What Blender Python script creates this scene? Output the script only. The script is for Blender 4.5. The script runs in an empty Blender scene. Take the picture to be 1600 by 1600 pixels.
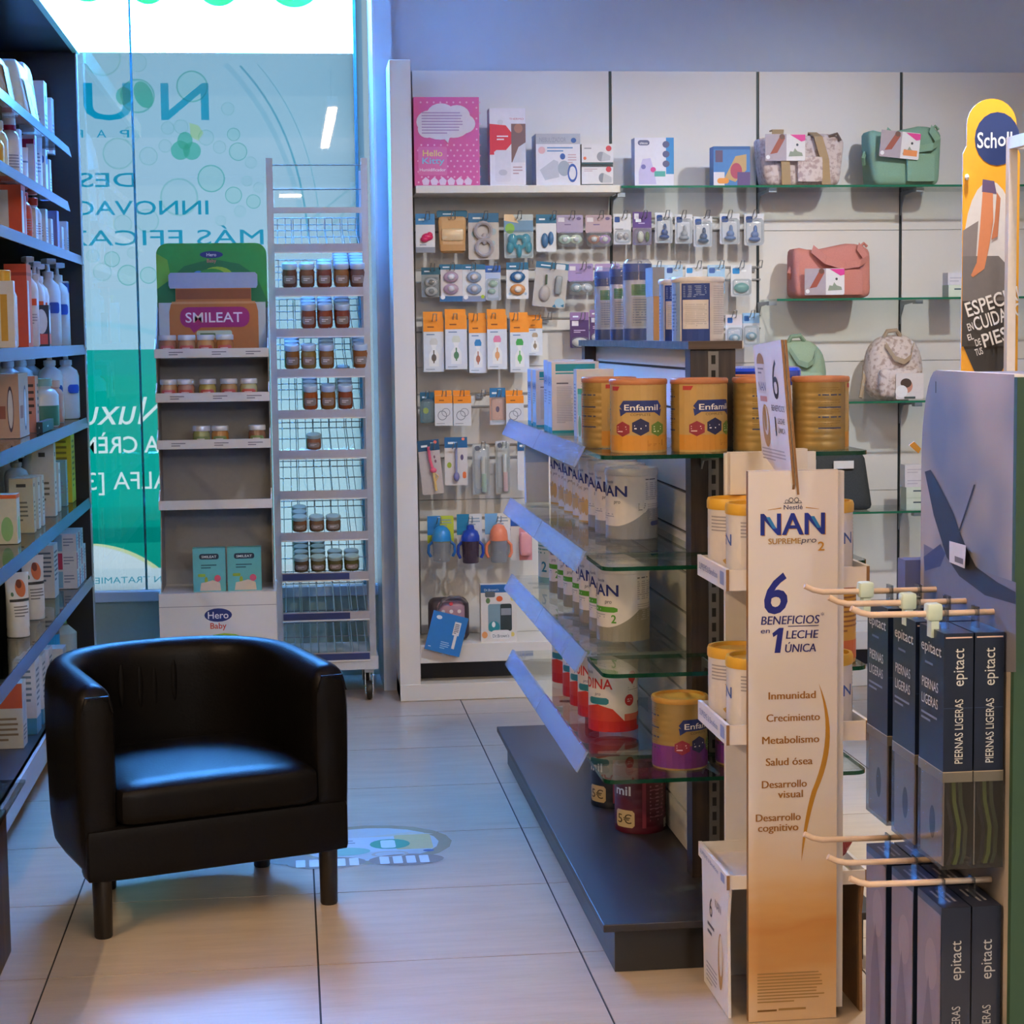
import bpy, math, random
from mathutils import Vector, Matrix
random.seed(7)
S = bpy.context.scene
COL = S.collection
PI = math.pi

# ------------------------------------------------------------------ camera
FPX, YAW, PIT, ROL = 2990.3, 0.11516, 0.09285, 0.01238
CAM = Vector((0, 0, 1.38))
_f = Vector((math.sin(YAW)*math.cos(PIT), math.cos(YAW)*math.cos(PIT), -math.sin(PIT)))
_r0 = Vector((math.cos(YAW), -math.sin(YAW), 0)); _d0 = _f.cross(_r0)
_r = _r0*math.cos(ROL) + _d0*math.sin(ROL); _d = _d0*math.cos(ROL) - _r0*math.sin(ROL)
cam = bpy.data.cameras.new('camera'); cam_o = bpy.data.objects.new('camera', cam); COL.objects.link(cam_o)
cam.sensor_width = 36; cam.lens = 36*FPX/1600; cam.clip_start = .05
m4 = Matrix((_r, -_d, -_f)).transposed().to_4x4(); m4.translation = CAM
cam_o.matrix_world = m4
S.camera = cam_o

# ------------------------------------------------------------------ view and world
S.view_settings.view_transform = 'Standard'
S.view_settings.look = 'None'
S.view_settings.gamma = 1
S.view_settings.use_curve_mapping = False
S.view_settings.exposure = 0.0
SKY = 155.; SKYC = (.085, .35, 1.)
W = bpy.data.worlds.new('daylight'); S.world = W; W.use_nodes = True
W.node_tree.nodes['Background'].inputs[0].default_value = (*SKYC, 1)
W.node_tree.nodes['Background'].inputs[1].default_value = SKY
S.cycles.max_bounces = 10; S.cycles.diffuse_bounces = 4; S.cycles.glossy_bounces = 4
S.cycles.transparent_max_bounces = 24; S.cycles.transmission_bounces = 8
S.cycles.caustics_reflective = False; S.cycles.caustics_refractive = False
S.cycles.sample_clamp_indirect = 25

def P(x, y, **k):
    """the point of the plane X=, Y= or Z= that the photograph shows at pixel x, y"""
    v = _f + _r*((x-800)/FPX) + _d*((y-800)/FPX)
    if 'X' in k: t = (k['X']-CAM.x)/v.x
    elif 'Y' in k: t = (k['Y']-CAM.y)/v.y
    else: t = (k['Z']-CAM.z)/v.z
    return CAM + v*t

# ------------------------------------------------------------------ materials
def lin(h):
    h = h.lstrip('#'); o = []
    if len(h) == 3: h = ''.join(c*2 for c in h)
    for i in (0, 2, 4):
        c = int(h[i:i+2], 16)/255
        o.append(c/12.92 if c <= .04045 else ((c+.055)/1.055)**2.4)
    return o
_mc = {}
def M(col, rough=.5, metal=0., var=.06, scale=60., bump=0., coat=0.):
    """procedural principled material: base colour broken up by fine noise"""
    key = (col, rough, metal, var, scale, bump, coat)
    if key in _mc: return _mc[key]
    m = bpy.data.materials.new('surface_'+col.lstrip('#')); m.use_nodes = True
    nt = m.node_tree; b = nt.nodes['Principled BSDF']
    c = lin(col)
    n = nt.nodes.new('ShaderNodeTexNoise'); n.inputs['Scale'].default_value = scale; n.inputs['Detail'].default_value = 2
    g = nt.nodes.new('ShaderNodeNewGeometry') if False else nt.nodes.new('ShaderNodeTexCoord')
    nt.links.new(g.outputs['Object'], n.inputs['Vector'])
    mx = nt.nodes.new('ShaderNodeMix'); mx.data_type = 'RGBA'
    mx.inputs['A'].default_value = [v*(1-var) for v in c]+[1]
    mx.inputs['B'].default_value = [min(1, v*(1+var)) for v in c]+[1]
    nt.links.new(n.outputs['Fac'], mx.inputs['Factor']); nt.links.new(mx.outputs['Result'], b.inputs['Base Color'])
    b.inputs['Roughness'].default_value = rough; b.inputs['Metallic'].default_value = metal
    if coat: b.inputs['Coat Weight'].default_value = coat; b.inputs['Coat Roughness'].default_value = .12
    if bump:
        bp = nt.nodes.new('ShaderNodeBump'); bp.inputs['Strength'].default_value = bump; bp.inputs['Distance'].default_value = .002
        nt.links.new(n.outputs['Fac'], bp.inputs['Height']); nt.links.new(bp.outputs['Normal'], b.inputs['Normal'])
    _mc[key] = m
    return m
def nodes_mat(name):
    m = bpy.data.materials.new(name); m.use_nodes = True
    nt = m.node_tree; nt.nodes.clear(); out = nt.nodes.new('ShaderNodeOutputMaterial')
    return m, nt, out
def glassy(name, tint, refl=.5, rough=.02, body=None, body_w=0.):
    """thin clear sheet: tinted see-through with a Fresnel reflection, plus an optional milky body"""
    m, nt, out = nodes_mat(name)
    tr = nt.nodes.new('ShaderNodeBsdfTransparent'); tr.inputs[0].default_value = (*lin(tint), 1)
    gl = nt.nodes.new('ShaderNodeBsdfGlossy'); gl.inputs['Roughness'].default_value = rough
    lw = nt.nodes.new('ShaderNodeLayerWeight'); lw.inputs[0].default_value = .5
    pw = nt.nodes.new('ShaderNodeMath'); pw.operation = 'POWER'; pw.inputs[1].default_value = 5; nt.links.new(lw.outputs['Facing'], pw.inputs[0])
    fr = nt.nodes.new('ShaderNodeMath'); fr.operation = 'MULTIPLY_ADD'; fr.inputs[1].default_value = .95; fr.inputs[2].default_value = .042; nt.links.new(pw.outputs[0], fr.inputs[0])
    mu = nt.nodes.new('ShaderNodeMath'); mu.operation = 'MULTIPLY'; mu.inputs[1].default_value = refl
    nt.links.new(fr.outputs[0], mu.inputs[0])
    s = nt.nodes.new('ShaderNodeMixShader'); nt.links.new(mu.outputs[0], s.inputs[0])
    last = tr.outputs[0]
    if body:
        df = nt.nodes.new('ShaderNodeBsdfDiffuse'); df.inputs[0].default_value = (*lin(body), 1)
        s2 = nt.nodes.new('ShaderNodeMixShader'); s2.inputs[0].default_value = body_w
        nt.links.new(tr.outputs[0], s2.inputs[1]); nt.links.new(df.outputs[0], s2.inputs[2]); last = s2.outputs[0]
    nt.links.new(last, s.inputs[1]); nt.links.new(gl.outputs[0], s.inputs[2]); nt.links.new(s.outputs[0], out.inputs[0])
    return m
def emit(name, col, strength):
    m, nt, out = nodes_mat(name)
    e = nt.nodes.new('ShaderNodeEmission'); e.inputs[0].default_value = (*col, 1); e.inputs[1].default_value = strength
    nt.links.new(e.outputs[0], out.inputs[0]); return m
_fc = {}
def film(col):
    """printed window film: light from the street passes through it"""
    if col in _fc: return _fc[col]
    m, nt, out = nodes_mat('film_'+col.lstrip('#'))
    c = [min(.97, v*k) for v, k in zip(lin(col), FILM_T)]
    a = nt.nodes.new('ShaderNodeBsdfTranslucent'); a.inputs[0].default_value = (*c, 1)
    b = nt.nodes.new('ShaderNodeBsdfDiffuse'); b.inputs[0].default_value = (*[v*.5 for v in c], 1)
    n = nt.nodes.new('ShaderNodeTexNoise'); n.inputs['Scale'].default_value = 90
    mr = nt.nodes.new('ShaderNodeMapRange'); mr.inputs['To Min'].default_value = .15; mr.inputs['To Max'].default_value = .18
    nt.links.new(n.outputs['Fac'], mr.inputs['Value'])
    s = nt.nodes.new('ShaderNodeMixShader'); nt.links.new(mr.outputs[0], s.inputs[0])
    nt.links.new(a.outputs[0], s.inputs[1]); nt.links.new(b.outputs[0], s.inputs[2]); nt.links.new(s.outputs[0], out.inputs[0])
    _fc[col] = m; return m
FILM_T = [1.23/(c*SKY) for c in SKYC]      # ink strength against the blue daylight behind it
def wood(name, c1, c2, scale=3., rough=.45, axis='Z'):
    m = bpy.data.materials.new(name); m.use_nodes = True; nt = m.node_tree; b = nt.nodes['Principled BSDF']
    tc = nt.nodes.new('ShaderNodeTexCoord'); mp = nt.nodes.new('ShaderNodeMapping')
    st = {'X': (.06, 1, 1), 'Y': (1, .06, 1), 'Z': (1, 1, .06)}[axis]
    mp.inputs['Scale'].default_value = [v*scale*30 for v in st]
    n = nt.nodes.new('ShaderNodeTexNoise'); n.inputs['Scale'].default_value = 1; n.inputs['Detail'].default_value = 5
    nt.links.new(tc.outputs['Object'], mp.inputs[0]); nt.links.new(mp.outputs[0], n.inputs['Vector'])
    cr = nt.nodes.new('ShaderNodeValToRGB'); cr.color_ramp.elements[0].position = .35; cr.color_ramp.elements[1].position = .68
    cr.color_ramp.elements[0].color = (*lin(c1), 1); cr.color_ramp.elements[1].color = (*lin(c2), 1)
    nt.links.new(n.outputs['Fac'], cr.inputs[0]); nt.links.new(cr.outputs[0], b.inputs['Base Color'])
    b.inputs['Roughness'].default_value = rough
    return m

# ------------------------------------------------------------------ text outlines
_tc = {}
def text_mesh(s, bold=0.):
    k = (s, bold)
    if k not in _tc:
        cu = bpy.data.curves.new('lettering', 'FONT'); cu.body = s; cu.size = 1; cu.resolution_u = 3; cu.offset = bold
        cu.align_x = 'LEFT'
        o = bpy.data.objects.new('lettering', cu); me = o.to_mesh()
        v = [(p.co.x, p.co.y) for p in me.vertices]; f = [tuple(q.vertices) for q in me.polygons]
        o.to_mesh_clear(); bpy.data.objects.remove(o); bpy.data.curves.remove(cu)
        if v:
            x0 = min(a for a, b in v); x1 = max(a for a, b in v)
            v = [(a-x0, b) for a, b in v]; w = x1-x0
        else: w = 0
        _tc[k] = (v, f, w)
    return _tc[k]
CAP = .72

# ------------------------------------------------------------------ mesh builder
class Flat:
    def __init__(s, o, u, v, W, H):
        s.o, s.u, s.v = Vector(o), Vector(u).normalized(), Vector(v).normalized(); s.n = s.u.cross(s.v); s.W, s.H = W, H; s.cyl = False
    def at(s, x, y, d): return s.o + s.u*x + s.v*y + s.n*d
class Cyl:
    """wrapped label: x runs to the right round the front (facing -Y), y upwards; x = 0 is the middle of W"""
    def __init__(s, r, z0, W, H, a0=0.): s.r, s.z0, s.W, s.H, s.a0 = r, z0, W, H, a0; s.cyl = True
    def at(s, x, y, d):
        a = (x-s.W/2)/s.r + s.a0; R = s.r+d
        return Vector((R*math.sin(a), -R*math.cos(a), s.z0+y))
class MB:
    def __init__(s): s.v = []; s.f = []; s.m = []; s.mats = []; s.lay = 0
    def mi(s, m):
        if isinstance(m, str): m = M(m)
        if m not in s.mats: s.mats.append(m)
        return s.mats.index(m)
    def face(s, pts, m):
        n = len(s.v); s.v += [tuple(p) for p in pts]; s.f.append(tuple(range(n, n+len(pts)))); s.m.append(s.mi(m))
    def add(s, v, f, m):
        n = len(s.v); s.v += [tuple(p) for p in v]; i = s.mi(m)
        for q in f: s.f.append(tuple(n+a for a in q)); s.m.append(i)
        return s
    def box(s, x0, x1, y0, y1, z0, z1, m):
        v = [(x, y, z) for z in (z0, z1) for y in (y0, y1) for x in (x0, x1)]
        return s.add(v, [(0, 2, 3, 1), (4, 5, 7, 6), (0, 1, 5, 4), (2, 6, 7, 3), (0, 4, 6, 2), (1, 3, 7, 5)], m)
    def bar(s, a, b, w, h, m):
        a, b = Vector(a), Vector(b); d = (b-a).normalized(); up = Vector((0, 0, 1))
        if abs(d.z) > .95: up = Vector((0, 1, 0))
        x = d.cross(up).normalized()*w/2; y = x.cross(d).normalized()*h/2
        v = [p+q for p in (a, b) for q in (-x-y, x-y, x+y, -x+y)]
        return s.add(v, [(3, 2, 1, 0), (4, 5, 6, 7), (0, 1, 5, 4), (1, 2, 6, 5), (2, 3, 7, 6), (3, 0, 4, 7)], m)
    def prism(s, poly, fn, d0, d1, m, mside=None):
        """poly in 2D, extruded; fn(x, y, d) gives the point"""
        n = len(poly); v = [fn(x, y, d0) for x, y in poly]+[fn(x, y, d1) for x, y in poly]
        s.add(v, [tuple(range(n))[::-1], tuple(range(n, 2*n))], m)
        b = len(s.v)-2*n; i = s.mi(mside or m)
        for k in range(n): s.f.append((b+k, b+(k+1) % n, b+n+(k+1) % n, b+n+k)); s.m.append(i)
        return s
    def lathe(s, prof, m, seg=24, c=(0, 0), sx=1., sy=1., cap=True):
        """prof: [(r, z)] or [(r, z, material of the band above)]"""
        base = len(s.v); cur = m
        for p in prof:
            for k in range(seg):
                a = 2*PI*k/seg; s.v.append((c[0]+p[0]*sx*math.cos(a), c[1]+p[0]*sy*math.sin(a), p[1]))
        for j in range(len(prof)-1):
            if len(prof[j]) > 2: cur = prof[j][2]
            i = s.mi(cur)
            for k in range(seg):
                k2 = (k+1) % seg; s.f.append((base+j*seg+k, base+j*seg+k2, base+(j+1)*seg+k2, base+(j+1)*seg+k)); s.m.append(i)
        if cap:
            s.f.append(tuple(range(base, base+seg))[::-1]); s.m.append(s.mi(prof[0][2] if len(prof[0]) > 2 else m))
            e = base+(len(prof)-1)*seg; s.f.append(tuple(range(e, e+seg))); s.m.append(s.mi(cur))
        return s
    def tube(s, pts, r, m, seg=6, close=False):
        pts = [Vector(p) for p in pts]; base = len(s.v); n = len(pts); prev = None
        for k, p in enumerate(pts):
            a = pts[k-1] if (k or close) else p; b = pts[(k+1) % n] if (k < n-1 or close) else p
            d = (b-a).normalized()
            up = prev if prev is not None else (Vector((0, 0, 1)) if abs(d.z) < .9 else Vector((1, 0, 0)))
            x = d.cross(up).normalized(); y = x.cross(d).normalized(); prev = y
            for j in range(seg):
                t = 2*PI*j/seg; s.v.append(tuple(p+x*r*math.cos(t)+y*r*math.sin(t)))
        i = s.mi(m)
        for k in range(n if close else n-1):
            q = (k+1) % n
            for j in range(seg):
                j2 = (j+1) % seg; s.f.append((base+k*seg+j, base+k*seg+j2, base+q*seg+j2, base+q*seg+j)); s.m.append(i)
        if not close:
            s.f.append(tuple(range(base, base+seg))[::-1]); s.m.append(i)
            s.f.append(tuple(range(base+(n-1)*seg, base+n*seg))); s.m.append(i)
        return s
    def rbox(s, x0, x1, y0, y1, z0, z1, r, m, n=6, fn=None):
        """rounded box; fn may bend the points"""
        c = ((x0+x1)/2, (y0+y1)/2, (z0+z1)/2); h = ((x1-x0)/2, (y1-y0)/2, (z1-z0)/2)
        r = min(r, *h); idx = {}; b = len(s.v); i = s.mi(m)
        def vert(q):
            if q in idx: return idx[q]
            p = [2*a/n-1 for a in q]
            # pull grid lines towards the edges so that the rounding is resolved
            p = [math.copysign(abs(a)**.7, a) for a in p]
            pt = Vector([a*hh for a, hh in zip(p, h)])
            core = Vector([max(-(hh-r), min(hh-r, a)) for a, hh in zip(pt, h)])
            d = pt-core
            if d.length > 1e-9: pt = core+d.normalized()*r
            pt = pt+Vector(c)
            if fn: pt = Vector(fn(*pt))
            idx[q] = len(s.v); s.v.append(tuple(pt)); return idx[q]
        for ax in range(3):
            for side in (0, n):
                for u in range(n):
                    for w in range(n):
                        q = []
                        for du, dw in ((0, 0), (1, 0), (1, 1), (0, 1)):
                            t = [0, 0, 0]; t[ax] = side; t[(ax+1) % 3] = u+du; t[(ax+2) % 3] = w+dw; q.append(vert(tuple(t)))
                        if not side: q = q[::-1]
                        s.f.append(tuple(q)); s.m.append(i)
        return s
    def ell(s, c, rx, ry, rz, m, seg=12, rings=8):
        base = len(s.v); i = s.mi(m)
        for j in range(rings+1):
            t = PI*j/rings
            for k in range(seg):
                a = 2*PI*k/seg
                s.v.append((c[0]+rx*math.sin(t)*math.cos(a), c[1]+ry*math.sin(t)*math.sin(a), c[2]-rz*math.cos(t)))
        for j in range(rings):
            for k in range(seg):
                k2 = (k+1) % seg; s.f.append((base+j*seg+k, base+j*seg+k2, base+(j+1)*seg+k2, base+(j+1)*seg+k)); s.m.append(i)
        return s
    def patch(s, fr, poly, d, m):
        """one flat print; on a curved label it is cut into narrow strips that follow the curve"""
        if not fr.cyl: s.face([fr.at(x, y, d) for x, y in poly], m); return
        w = fr.r*.16; x0 = min(q[0] for q in poly); x1 = max(q[0] for q in poly)
        def clip(pl, xc, sg):
            out = []
            for (ax, ay), (bx, by) in zip(pl, pl[1:]+pl[:1]):
                ia, ib = sg*(ax-xc) >= 0, sg*(bx-xc) >= 0
                if ia: out.append((ax, ay))
                if ia != ib: t = (xc-ax)/(bx-ax); out.append((xc, ay+t*(by-ay)))
            return out
        k = math.floor(x0/w)
        while k*w < x1-1e-9:
            pl = poly if (k*w <= x0 and (k+1)*w >= x1) else clip(clip(list(poly), k*w, 1), (k+1)*w, -1) if True else None
            if pl and len(pl) > 2: s.face([fr.at(x, y, d) for x, y in pl], m)
            k += 1
    # ---- flat print on a frame
    def prints(s, fr, items, d0=.0004, step=.0003, rnd=None):
        W, H = fr.W, fr.H; rnd = rnd or random.Random(3); boxes = []
        for k, it in enumerate(items):
            t = it[0]
            # a print lies one layer above whatever it covers
            if t in 'rRl': bb = (it[1]*W, it[2]*H, it[3]*W, it[4]*H)
            elif t in 'eE': bb = ((it[1]-it[3])*W, (it[2]-it[4])*H, (it[1]+it[3])*W, (it[2]+it[4])*H)
            elif t == 'p': bb = (min(q[0] for q in it[1])*W, min(q[1] for q in it[1])*H, max(q[0] for q in it[1])*W, max(q[1] for q in it[1])*H)
            else:
                o_ = it[6] if len(it) > 6 else {}
                if o_.get('rot'): bb = (-9, -9, 9, 9)
                else:
                    lw = o_['fit']*W if 'fit' in o_ else text_mesh(it[4], o_.get('bold', 0.))[2]*it[3]*H/CAP
                    xa = it[1]*W-{'c': lw/2, 'l': 0, 'r': lw}[o_.get('al', 'c')]; bb = (xa, (it[2]-it[3]*.35)*H, xa+lw, (it[2]+it[3]*1.4)*H)
            lay = 0
            for b2, l2 in boxes:
                if b2[0] < bb[2] and b2[2] > bb[0] and b2[1] < bb[3] and b2[3] > bb[1]: lay = max(lay, l2+1)
            boxes.append((bb, lay)); d = d0+lay*step
            if t == 'r':
                _, a, b, c, e, col = it[:6]; m = col
                n = max(1, int(abs(c-a)*W/(fr.r*.22))) if fr.cyl else 1
                for q in range(n):
                    xa = (a+(c-a)*q/n)*W; xb = (a+(c-a)*(q+1)/n)*W
                    s.face([fr.at(xa, b*H, d), fr.at(xb, b*H, d), fr.at(xb, e*H, d), fr.at(xa, e*H, d)], m)
            elif t in 'eE':                                     # E: ring
                cx, cy, rx, ry = it[1]*W, it[2]*H, it[3]*W, it[4]*(H if t == 'e' else H)
                n = 20; ang = [2*PI*q/n for q in range(n)]
                if t == 'e':
                    s.patch(fr, [(cx+rx*math.cos(a), cy+ry*math.sin(a)) for a in ang], d, it[5])
                else:
                    w = it[6]
                    for q in range(n):
                        a, b = ang[q], ang[(q+1) % n]
                        s.patch(fr, [(cx+rx*w*math.cos(a), cy+ry*w*math.sin(a)), (cx+rx*math.cos(a), cy+ry*math.sin(a)),
                                     (cx+rx*math.cos(b), cy+ry*math.sin(b)), (cx+rx*w*math.cos(b), cy+ry*w*math.sin(b))], d, it[5])
            elif t == 'p':
                s.patch(fr, [(x*W, y*H) for x, y in it[1]], d, it[2])
            elif t == 'R':                                      # rounded rectangle, corner radius in metres
                _, a, b, c, e, rr, col = it
                x0, x1, y0, y1 = a*W, c*W, b*H, e*H; rr = min(rr, (x1-x0)/2, (y1-y0)/2); pts = []
                for cx, cy, a0 in ((x1-rr, y1-rr, 0), (x0+rr, y1-rr, PI/2), (x0+rr, y0+rr, PI), (x1-rr, y0+rr, 1.5*PI)):
                    for q in range(5): pts.append((cx+rr*math.cos(a0+q*PI/8), cy+rr*math.sin(a0+q*PI/8)))
                if fr.cyl:                                      # strips so that the print follows the curve
                    n = 10
                    for q in range(n):
                        xa, xb = x0+(x1-x0)*q/n, x0+(x1-x0)*(q+1)/n
                        def ins(x):
                            dx = max(0, x0+rr-x, x-(x1-rr)); return rr-math.sqrt(max(0, rr*rr-dx*dx))
                        s.face([fr.at(xa, y0+ins(xa), d), fr.at(xb, y0+ins(xb), d), fr.at(xb, y1-ins(xb), d), fr.at(xa, y1-ins(xa), d)], col)
                else: s.patch(fr, pts, d, col)
            elif t == 'l':                                      # rows of text too small to read
                _, a, b, c, e, n, col = it
                hh = (e-b)/n
                for q in range(n):
                    y = e-(q+.75)*hh; xe = c if q < n-1 else a+(c-a)*.6
                    xe = a+(xe-a)*rnd.uniform(.86, 1)
                    m2 = max(1, int((xe-a)*W/(fr.r*.25))) if fr.cyl else 1
                    for w in range(m2):
                        xa, xb = a+(xe-a)*w/m2, a+(xe-a)*(w+1)/m2
                        s.face([fr.at(xa*W, y*H, d), fr.at(xb*W, y*H, d), fr.at(xb*W, (y+hh*.42)*H, d), fr.at(xa*W, (y+hh*.42)*H, d)], col)
            elif t == 't':
                # ('t', x, y, capheight (fraction of H), text, colour, {al, bold, sh, rot, wd, mir})
                o = it[6] if len(it) > 6 else {}
                v, f, w = text_mesh(it[4], o.get('bold', 0.)); sc = it[3]*H/CAP; wd = o.get('wd', 1.)
                if 'fit' in o and w: wd = o['fit']*W/(w*sc)
                x0 = {'c': -w/2, 'l': 0, 'r': -w}[o.get('al', 'c')]; rot = o.get('rot', 0); sh = o.get('sh', 0)
                if 'dbl' in o:                                  # heavier strokes: the same letters struck twice
                    o2 = {k_: v_ for k_, v_ in o.items() if k_ != 'dbl'}
                    for sg_ in (-.5, .5): s.prints(fr, [('t', it[1]+sg_*o['dbl']/W, it[2], it[3], it[4], it[5], o2)], d0=d+(.00012 if sg_ > 0 else 0), step=0)
                    continue
                pts = []
                for x, y in v:
                    X = (x+x0)*sc*wd+sh*y*sc; Y = y*sc
                    if o.get('mir'): X = -X
                    X, Y = X*math.cos(rot)-Y*math.sin(rot), X*math.sin(rot)+Y*math.cos(rot)
                    pts.append((it[1]*W+X, it[2]*H+Y))
                if fr.cyl:
                    for q in f: s.patch(fr, [pts[a] for a in q], d, it[5])
                else: s.add([fr.at(x, y, d) for x, y in pts], f if not o.get('mir') else [q[::-1] for q in f], it[5])
        return s
    def build(s, name, parent=None, loc=None, rotz=0., smooth=False, bevel=0., angle=40):
        me = bpy.data.meshes.new(name); me.from_pydata(s.v, [], s.f)
        for m in s.mats: me.materials.append(m)
        me.polygons.foreach_set('material_index', s.m)
        if smooth:
            me.polygons.foreach_set('use_smooth', [True]*len(s.f))
            me.set_sharp_from_angle(angle=math.radians(angle))
        me.update()
        o = bpy.data.objects.new(name, me); COL.objects.link(o)
        if parent is not None: o.parent = parent
        if loc is not None: o.location = loc
        o.rotation_euler = (0, 0, rotz)
        if bevel:
            b = o.modifiers.new('bevel', 'BEVEL'); b.width = bevel; b.segments = 2; b.limit_method = 'ANGLE'; b.angle_limit = math.radians(50)
        return o
def tag(o, label=None, cat=None, group=None, kind=None):
    if label: o['label'] = label
    if cat: o['category'] = cat
    if group: o['group'] = group
    if kind: o['kind'] = kind
    return o
def empty(name, loc=(0, 0, 0), rotz=0.):
    o = bpy.data.objects.new(name, None); COL.objects.link(o); o.location = loc; o.rotation_euler = (0, 0, rotz); o.empty_display_size = .05
    return o
def kids(o): return [c for c in COL.objects if c.parent == o]
def copy_tree(o, loc, rotz=0., label=None, group=None, ch=None):
    c = o.copy(); COL.objects.link(c); c.location = loc; c.rotation_euler = (o.rotation_euler[0], o.rotation_euler[1], rotz)
    if label: c['label'] = label
    if group: c['group'] = group
    for k in (KIDS.get(o.name) or []):
        d = k.copy(); COL.objects.link(d); d.parent = c
        for g in (KIDS.get(k.name) or []):
            e = g.copy(); COL.objects.link(e); e.parent = d
    return c
KIDS = {}
def part(o, *ps): KIDS.setdefault(o.name, []).extend(ps)
ORD = ['first', 'second', 'third', 'fourth', 'fifth', 'sixth', 'seventh', 'eighth', 'ninth', 'tenth', 'eleventh', 'twelfth']

# shared materials
WHITE = M('#dcdbd8', .45, var=.02)
PANEL = M('#d8d6d2', .4, var=.015)
DARKGAP = M('#15181c', .6)
STEEL = M('#9aa0a6', .3, metal=.9)
WIRE = M('#8d9196', .35, metal=.85)
CHROME = M('#c8ccd0', .2, metal=.95)
DWOOD = wood('dark_brown_wood', '#1f1813', '#3d3027', 2.)
DGREY = M('#2b292a', .42, var=.1, scale=200)
GLASS = glassy('shelf_glass', '#f3f9f7', .9, .02)
GEDGE = glassy('glass_edge', '#1f6a52', .8, .05, '#0f4a38', .55)
GEDGE2 = glassy('light_glass_edge', '#5fb59a', .8, .05, '#2f8a6c', .6)
CLEAR = glassy('clear_plastic', '#f4f7f9', 1.0, .05, '#cfd8de', .10)
RAIL = glassy('price_rail_plastic', '#d6e4fa', .8, .12, '#b4c8ea', .42)
LEATHER = M('#0d0b0a', .4, var=.2, scale=160, bump=.25); LEATHER.node_tree.nodes['Principled BSDF'].inputs['Specular IOR Level'].default_value = .12

# ------------------------------------------------------------------ the room
ZC = 3.3; YB = 7.40; YG = 7.78; XR = 3.6; YN = -8.0; XL = -1.3
def struct(o): o['kind'] = 'structure'; return o
# floor: grout slab and single tiles
fl = struct(MB().box(-3.8, XR+.2, YN, 8.0, -.05, -.0025, M('#2a2623', .8)).build('floor'))
TX, TY, GX, GY = .5845, .5465, .0355, 4.131
def tile_mat():
    m = bpy.data.materials.new('cream_stone_tile'); m.use_nodes = True; nt = m.node_tree; b = nt.nodes['Principled BSDF']
    tc = nt.nodes.new('ShaderNodeTexCoord'); mp = nt.nodes.new('ShaderNodeMapping'); mp.inputs['Scale'].default_value = (2.2, 14, 4)
    oi = nt.nodes.new('ShaderNodeObjectInfo'); ad = nt.nodes.new('ShaderNodeVectorMath'); ad.operation = 'ADD'
    nt.links.new(tc.outputs['Object'], ad.inputs[0]); nt.links.new(oi.outputs['Random'], ad.inputs[1])
    nt.links.new(ad.outputs[0], mp.inputs[0])
    n = nt.nodes.new('ShaderNodeTexNoise'); n.inputs['Scale'].default_value = 1.6; n.inputs['Detail'].default_value = 8; n.inputs['Roughness'].default_value = .7
    nt.links.new(mp.outputs[0], n.inputs['Vector'])
    cr = nt.nodes.new('ShaderNodeValToRGB'); cr.color_ramp.elements[0].position = .3; cr.color_ramp.elements[1].position = .72
    cr.color_ramp.elements[0].color = (*lin('#ac9a84'), 1); cr.color_ramp.elements[1].color = (*lin('#c0ae98'), 1)
    nt.links.new(n.outputs['Fac'], cr.inputs[0]); nt.links.new(cr.outputs[0], b.inputs['Base Color'])
    b.inputs['Roughness'].default_value = .3; b.inputs['Specular IOR Level'].default_value = .5
    return m
g = .0022
tile = MB().box(g, TX-g, g, TY-g, -.012, 0, tile_mat())
t0 = None
for i in range(-6, 6):
    for j in range(-5, 7):
        x, y = GX+i*TX, GY+j*TY
        if x > XR or x+TX < -3.5 or (y > 4.6 and x+TX < XL): continue
        if t0 is None: t0 = o = tile.build('tile', fl)
        else: o = t0.copy(); COL.objects.link(o)
        o.location = (x, y, 0)
# walls and ceiling
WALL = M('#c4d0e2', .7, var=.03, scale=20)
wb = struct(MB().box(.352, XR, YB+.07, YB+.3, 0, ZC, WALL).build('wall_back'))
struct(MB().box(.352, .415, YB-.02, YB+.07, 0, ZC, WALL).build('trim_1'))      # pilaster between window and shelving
struct(MB().box(XL-.2, XL, 4.6, YG+.2, 0, ZC, M('#8f8d8b', .7)).build('wall_left'))
XLL = -3.6
struct(MB().box(XLL, XL, 4.6, 4.7, 0, ZC, M('#b4aca4', .7)).build('wall_return'))
struct(MB().box(XLL-.2, XLL, YN, 4.7, 0, ZC, M('#b4aca4', .7)).build('wall_far_left'))
struct(MB().box(XR, XR+.2, YN, YB+.3, 0, ZC, M('#a9a49e', .7)).build('wall_right'))
struct(MB().box(-3.8, XR+.2, YN-.2, YN, 0, ZC, M('#8f8a84', .7)).build('wall_front'))
struct(MB().box(-3.8, XR+.2, YN-.2, YG+.12, ZC, ZC+.1, M('#e6e5e3', .8)).build('ceiling'))
struct(MB().box(XL, .343, YG-.03, YG+.12, 0, .33, M('#9fb8b4', .6)).build('wall_window'))
struct(MB().box(.343, .352, YB-.021, YG+.12, 0, ZC, M('#d5dde6', .16, var=.02)).build('trim_2'))   # window reveal

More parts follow.
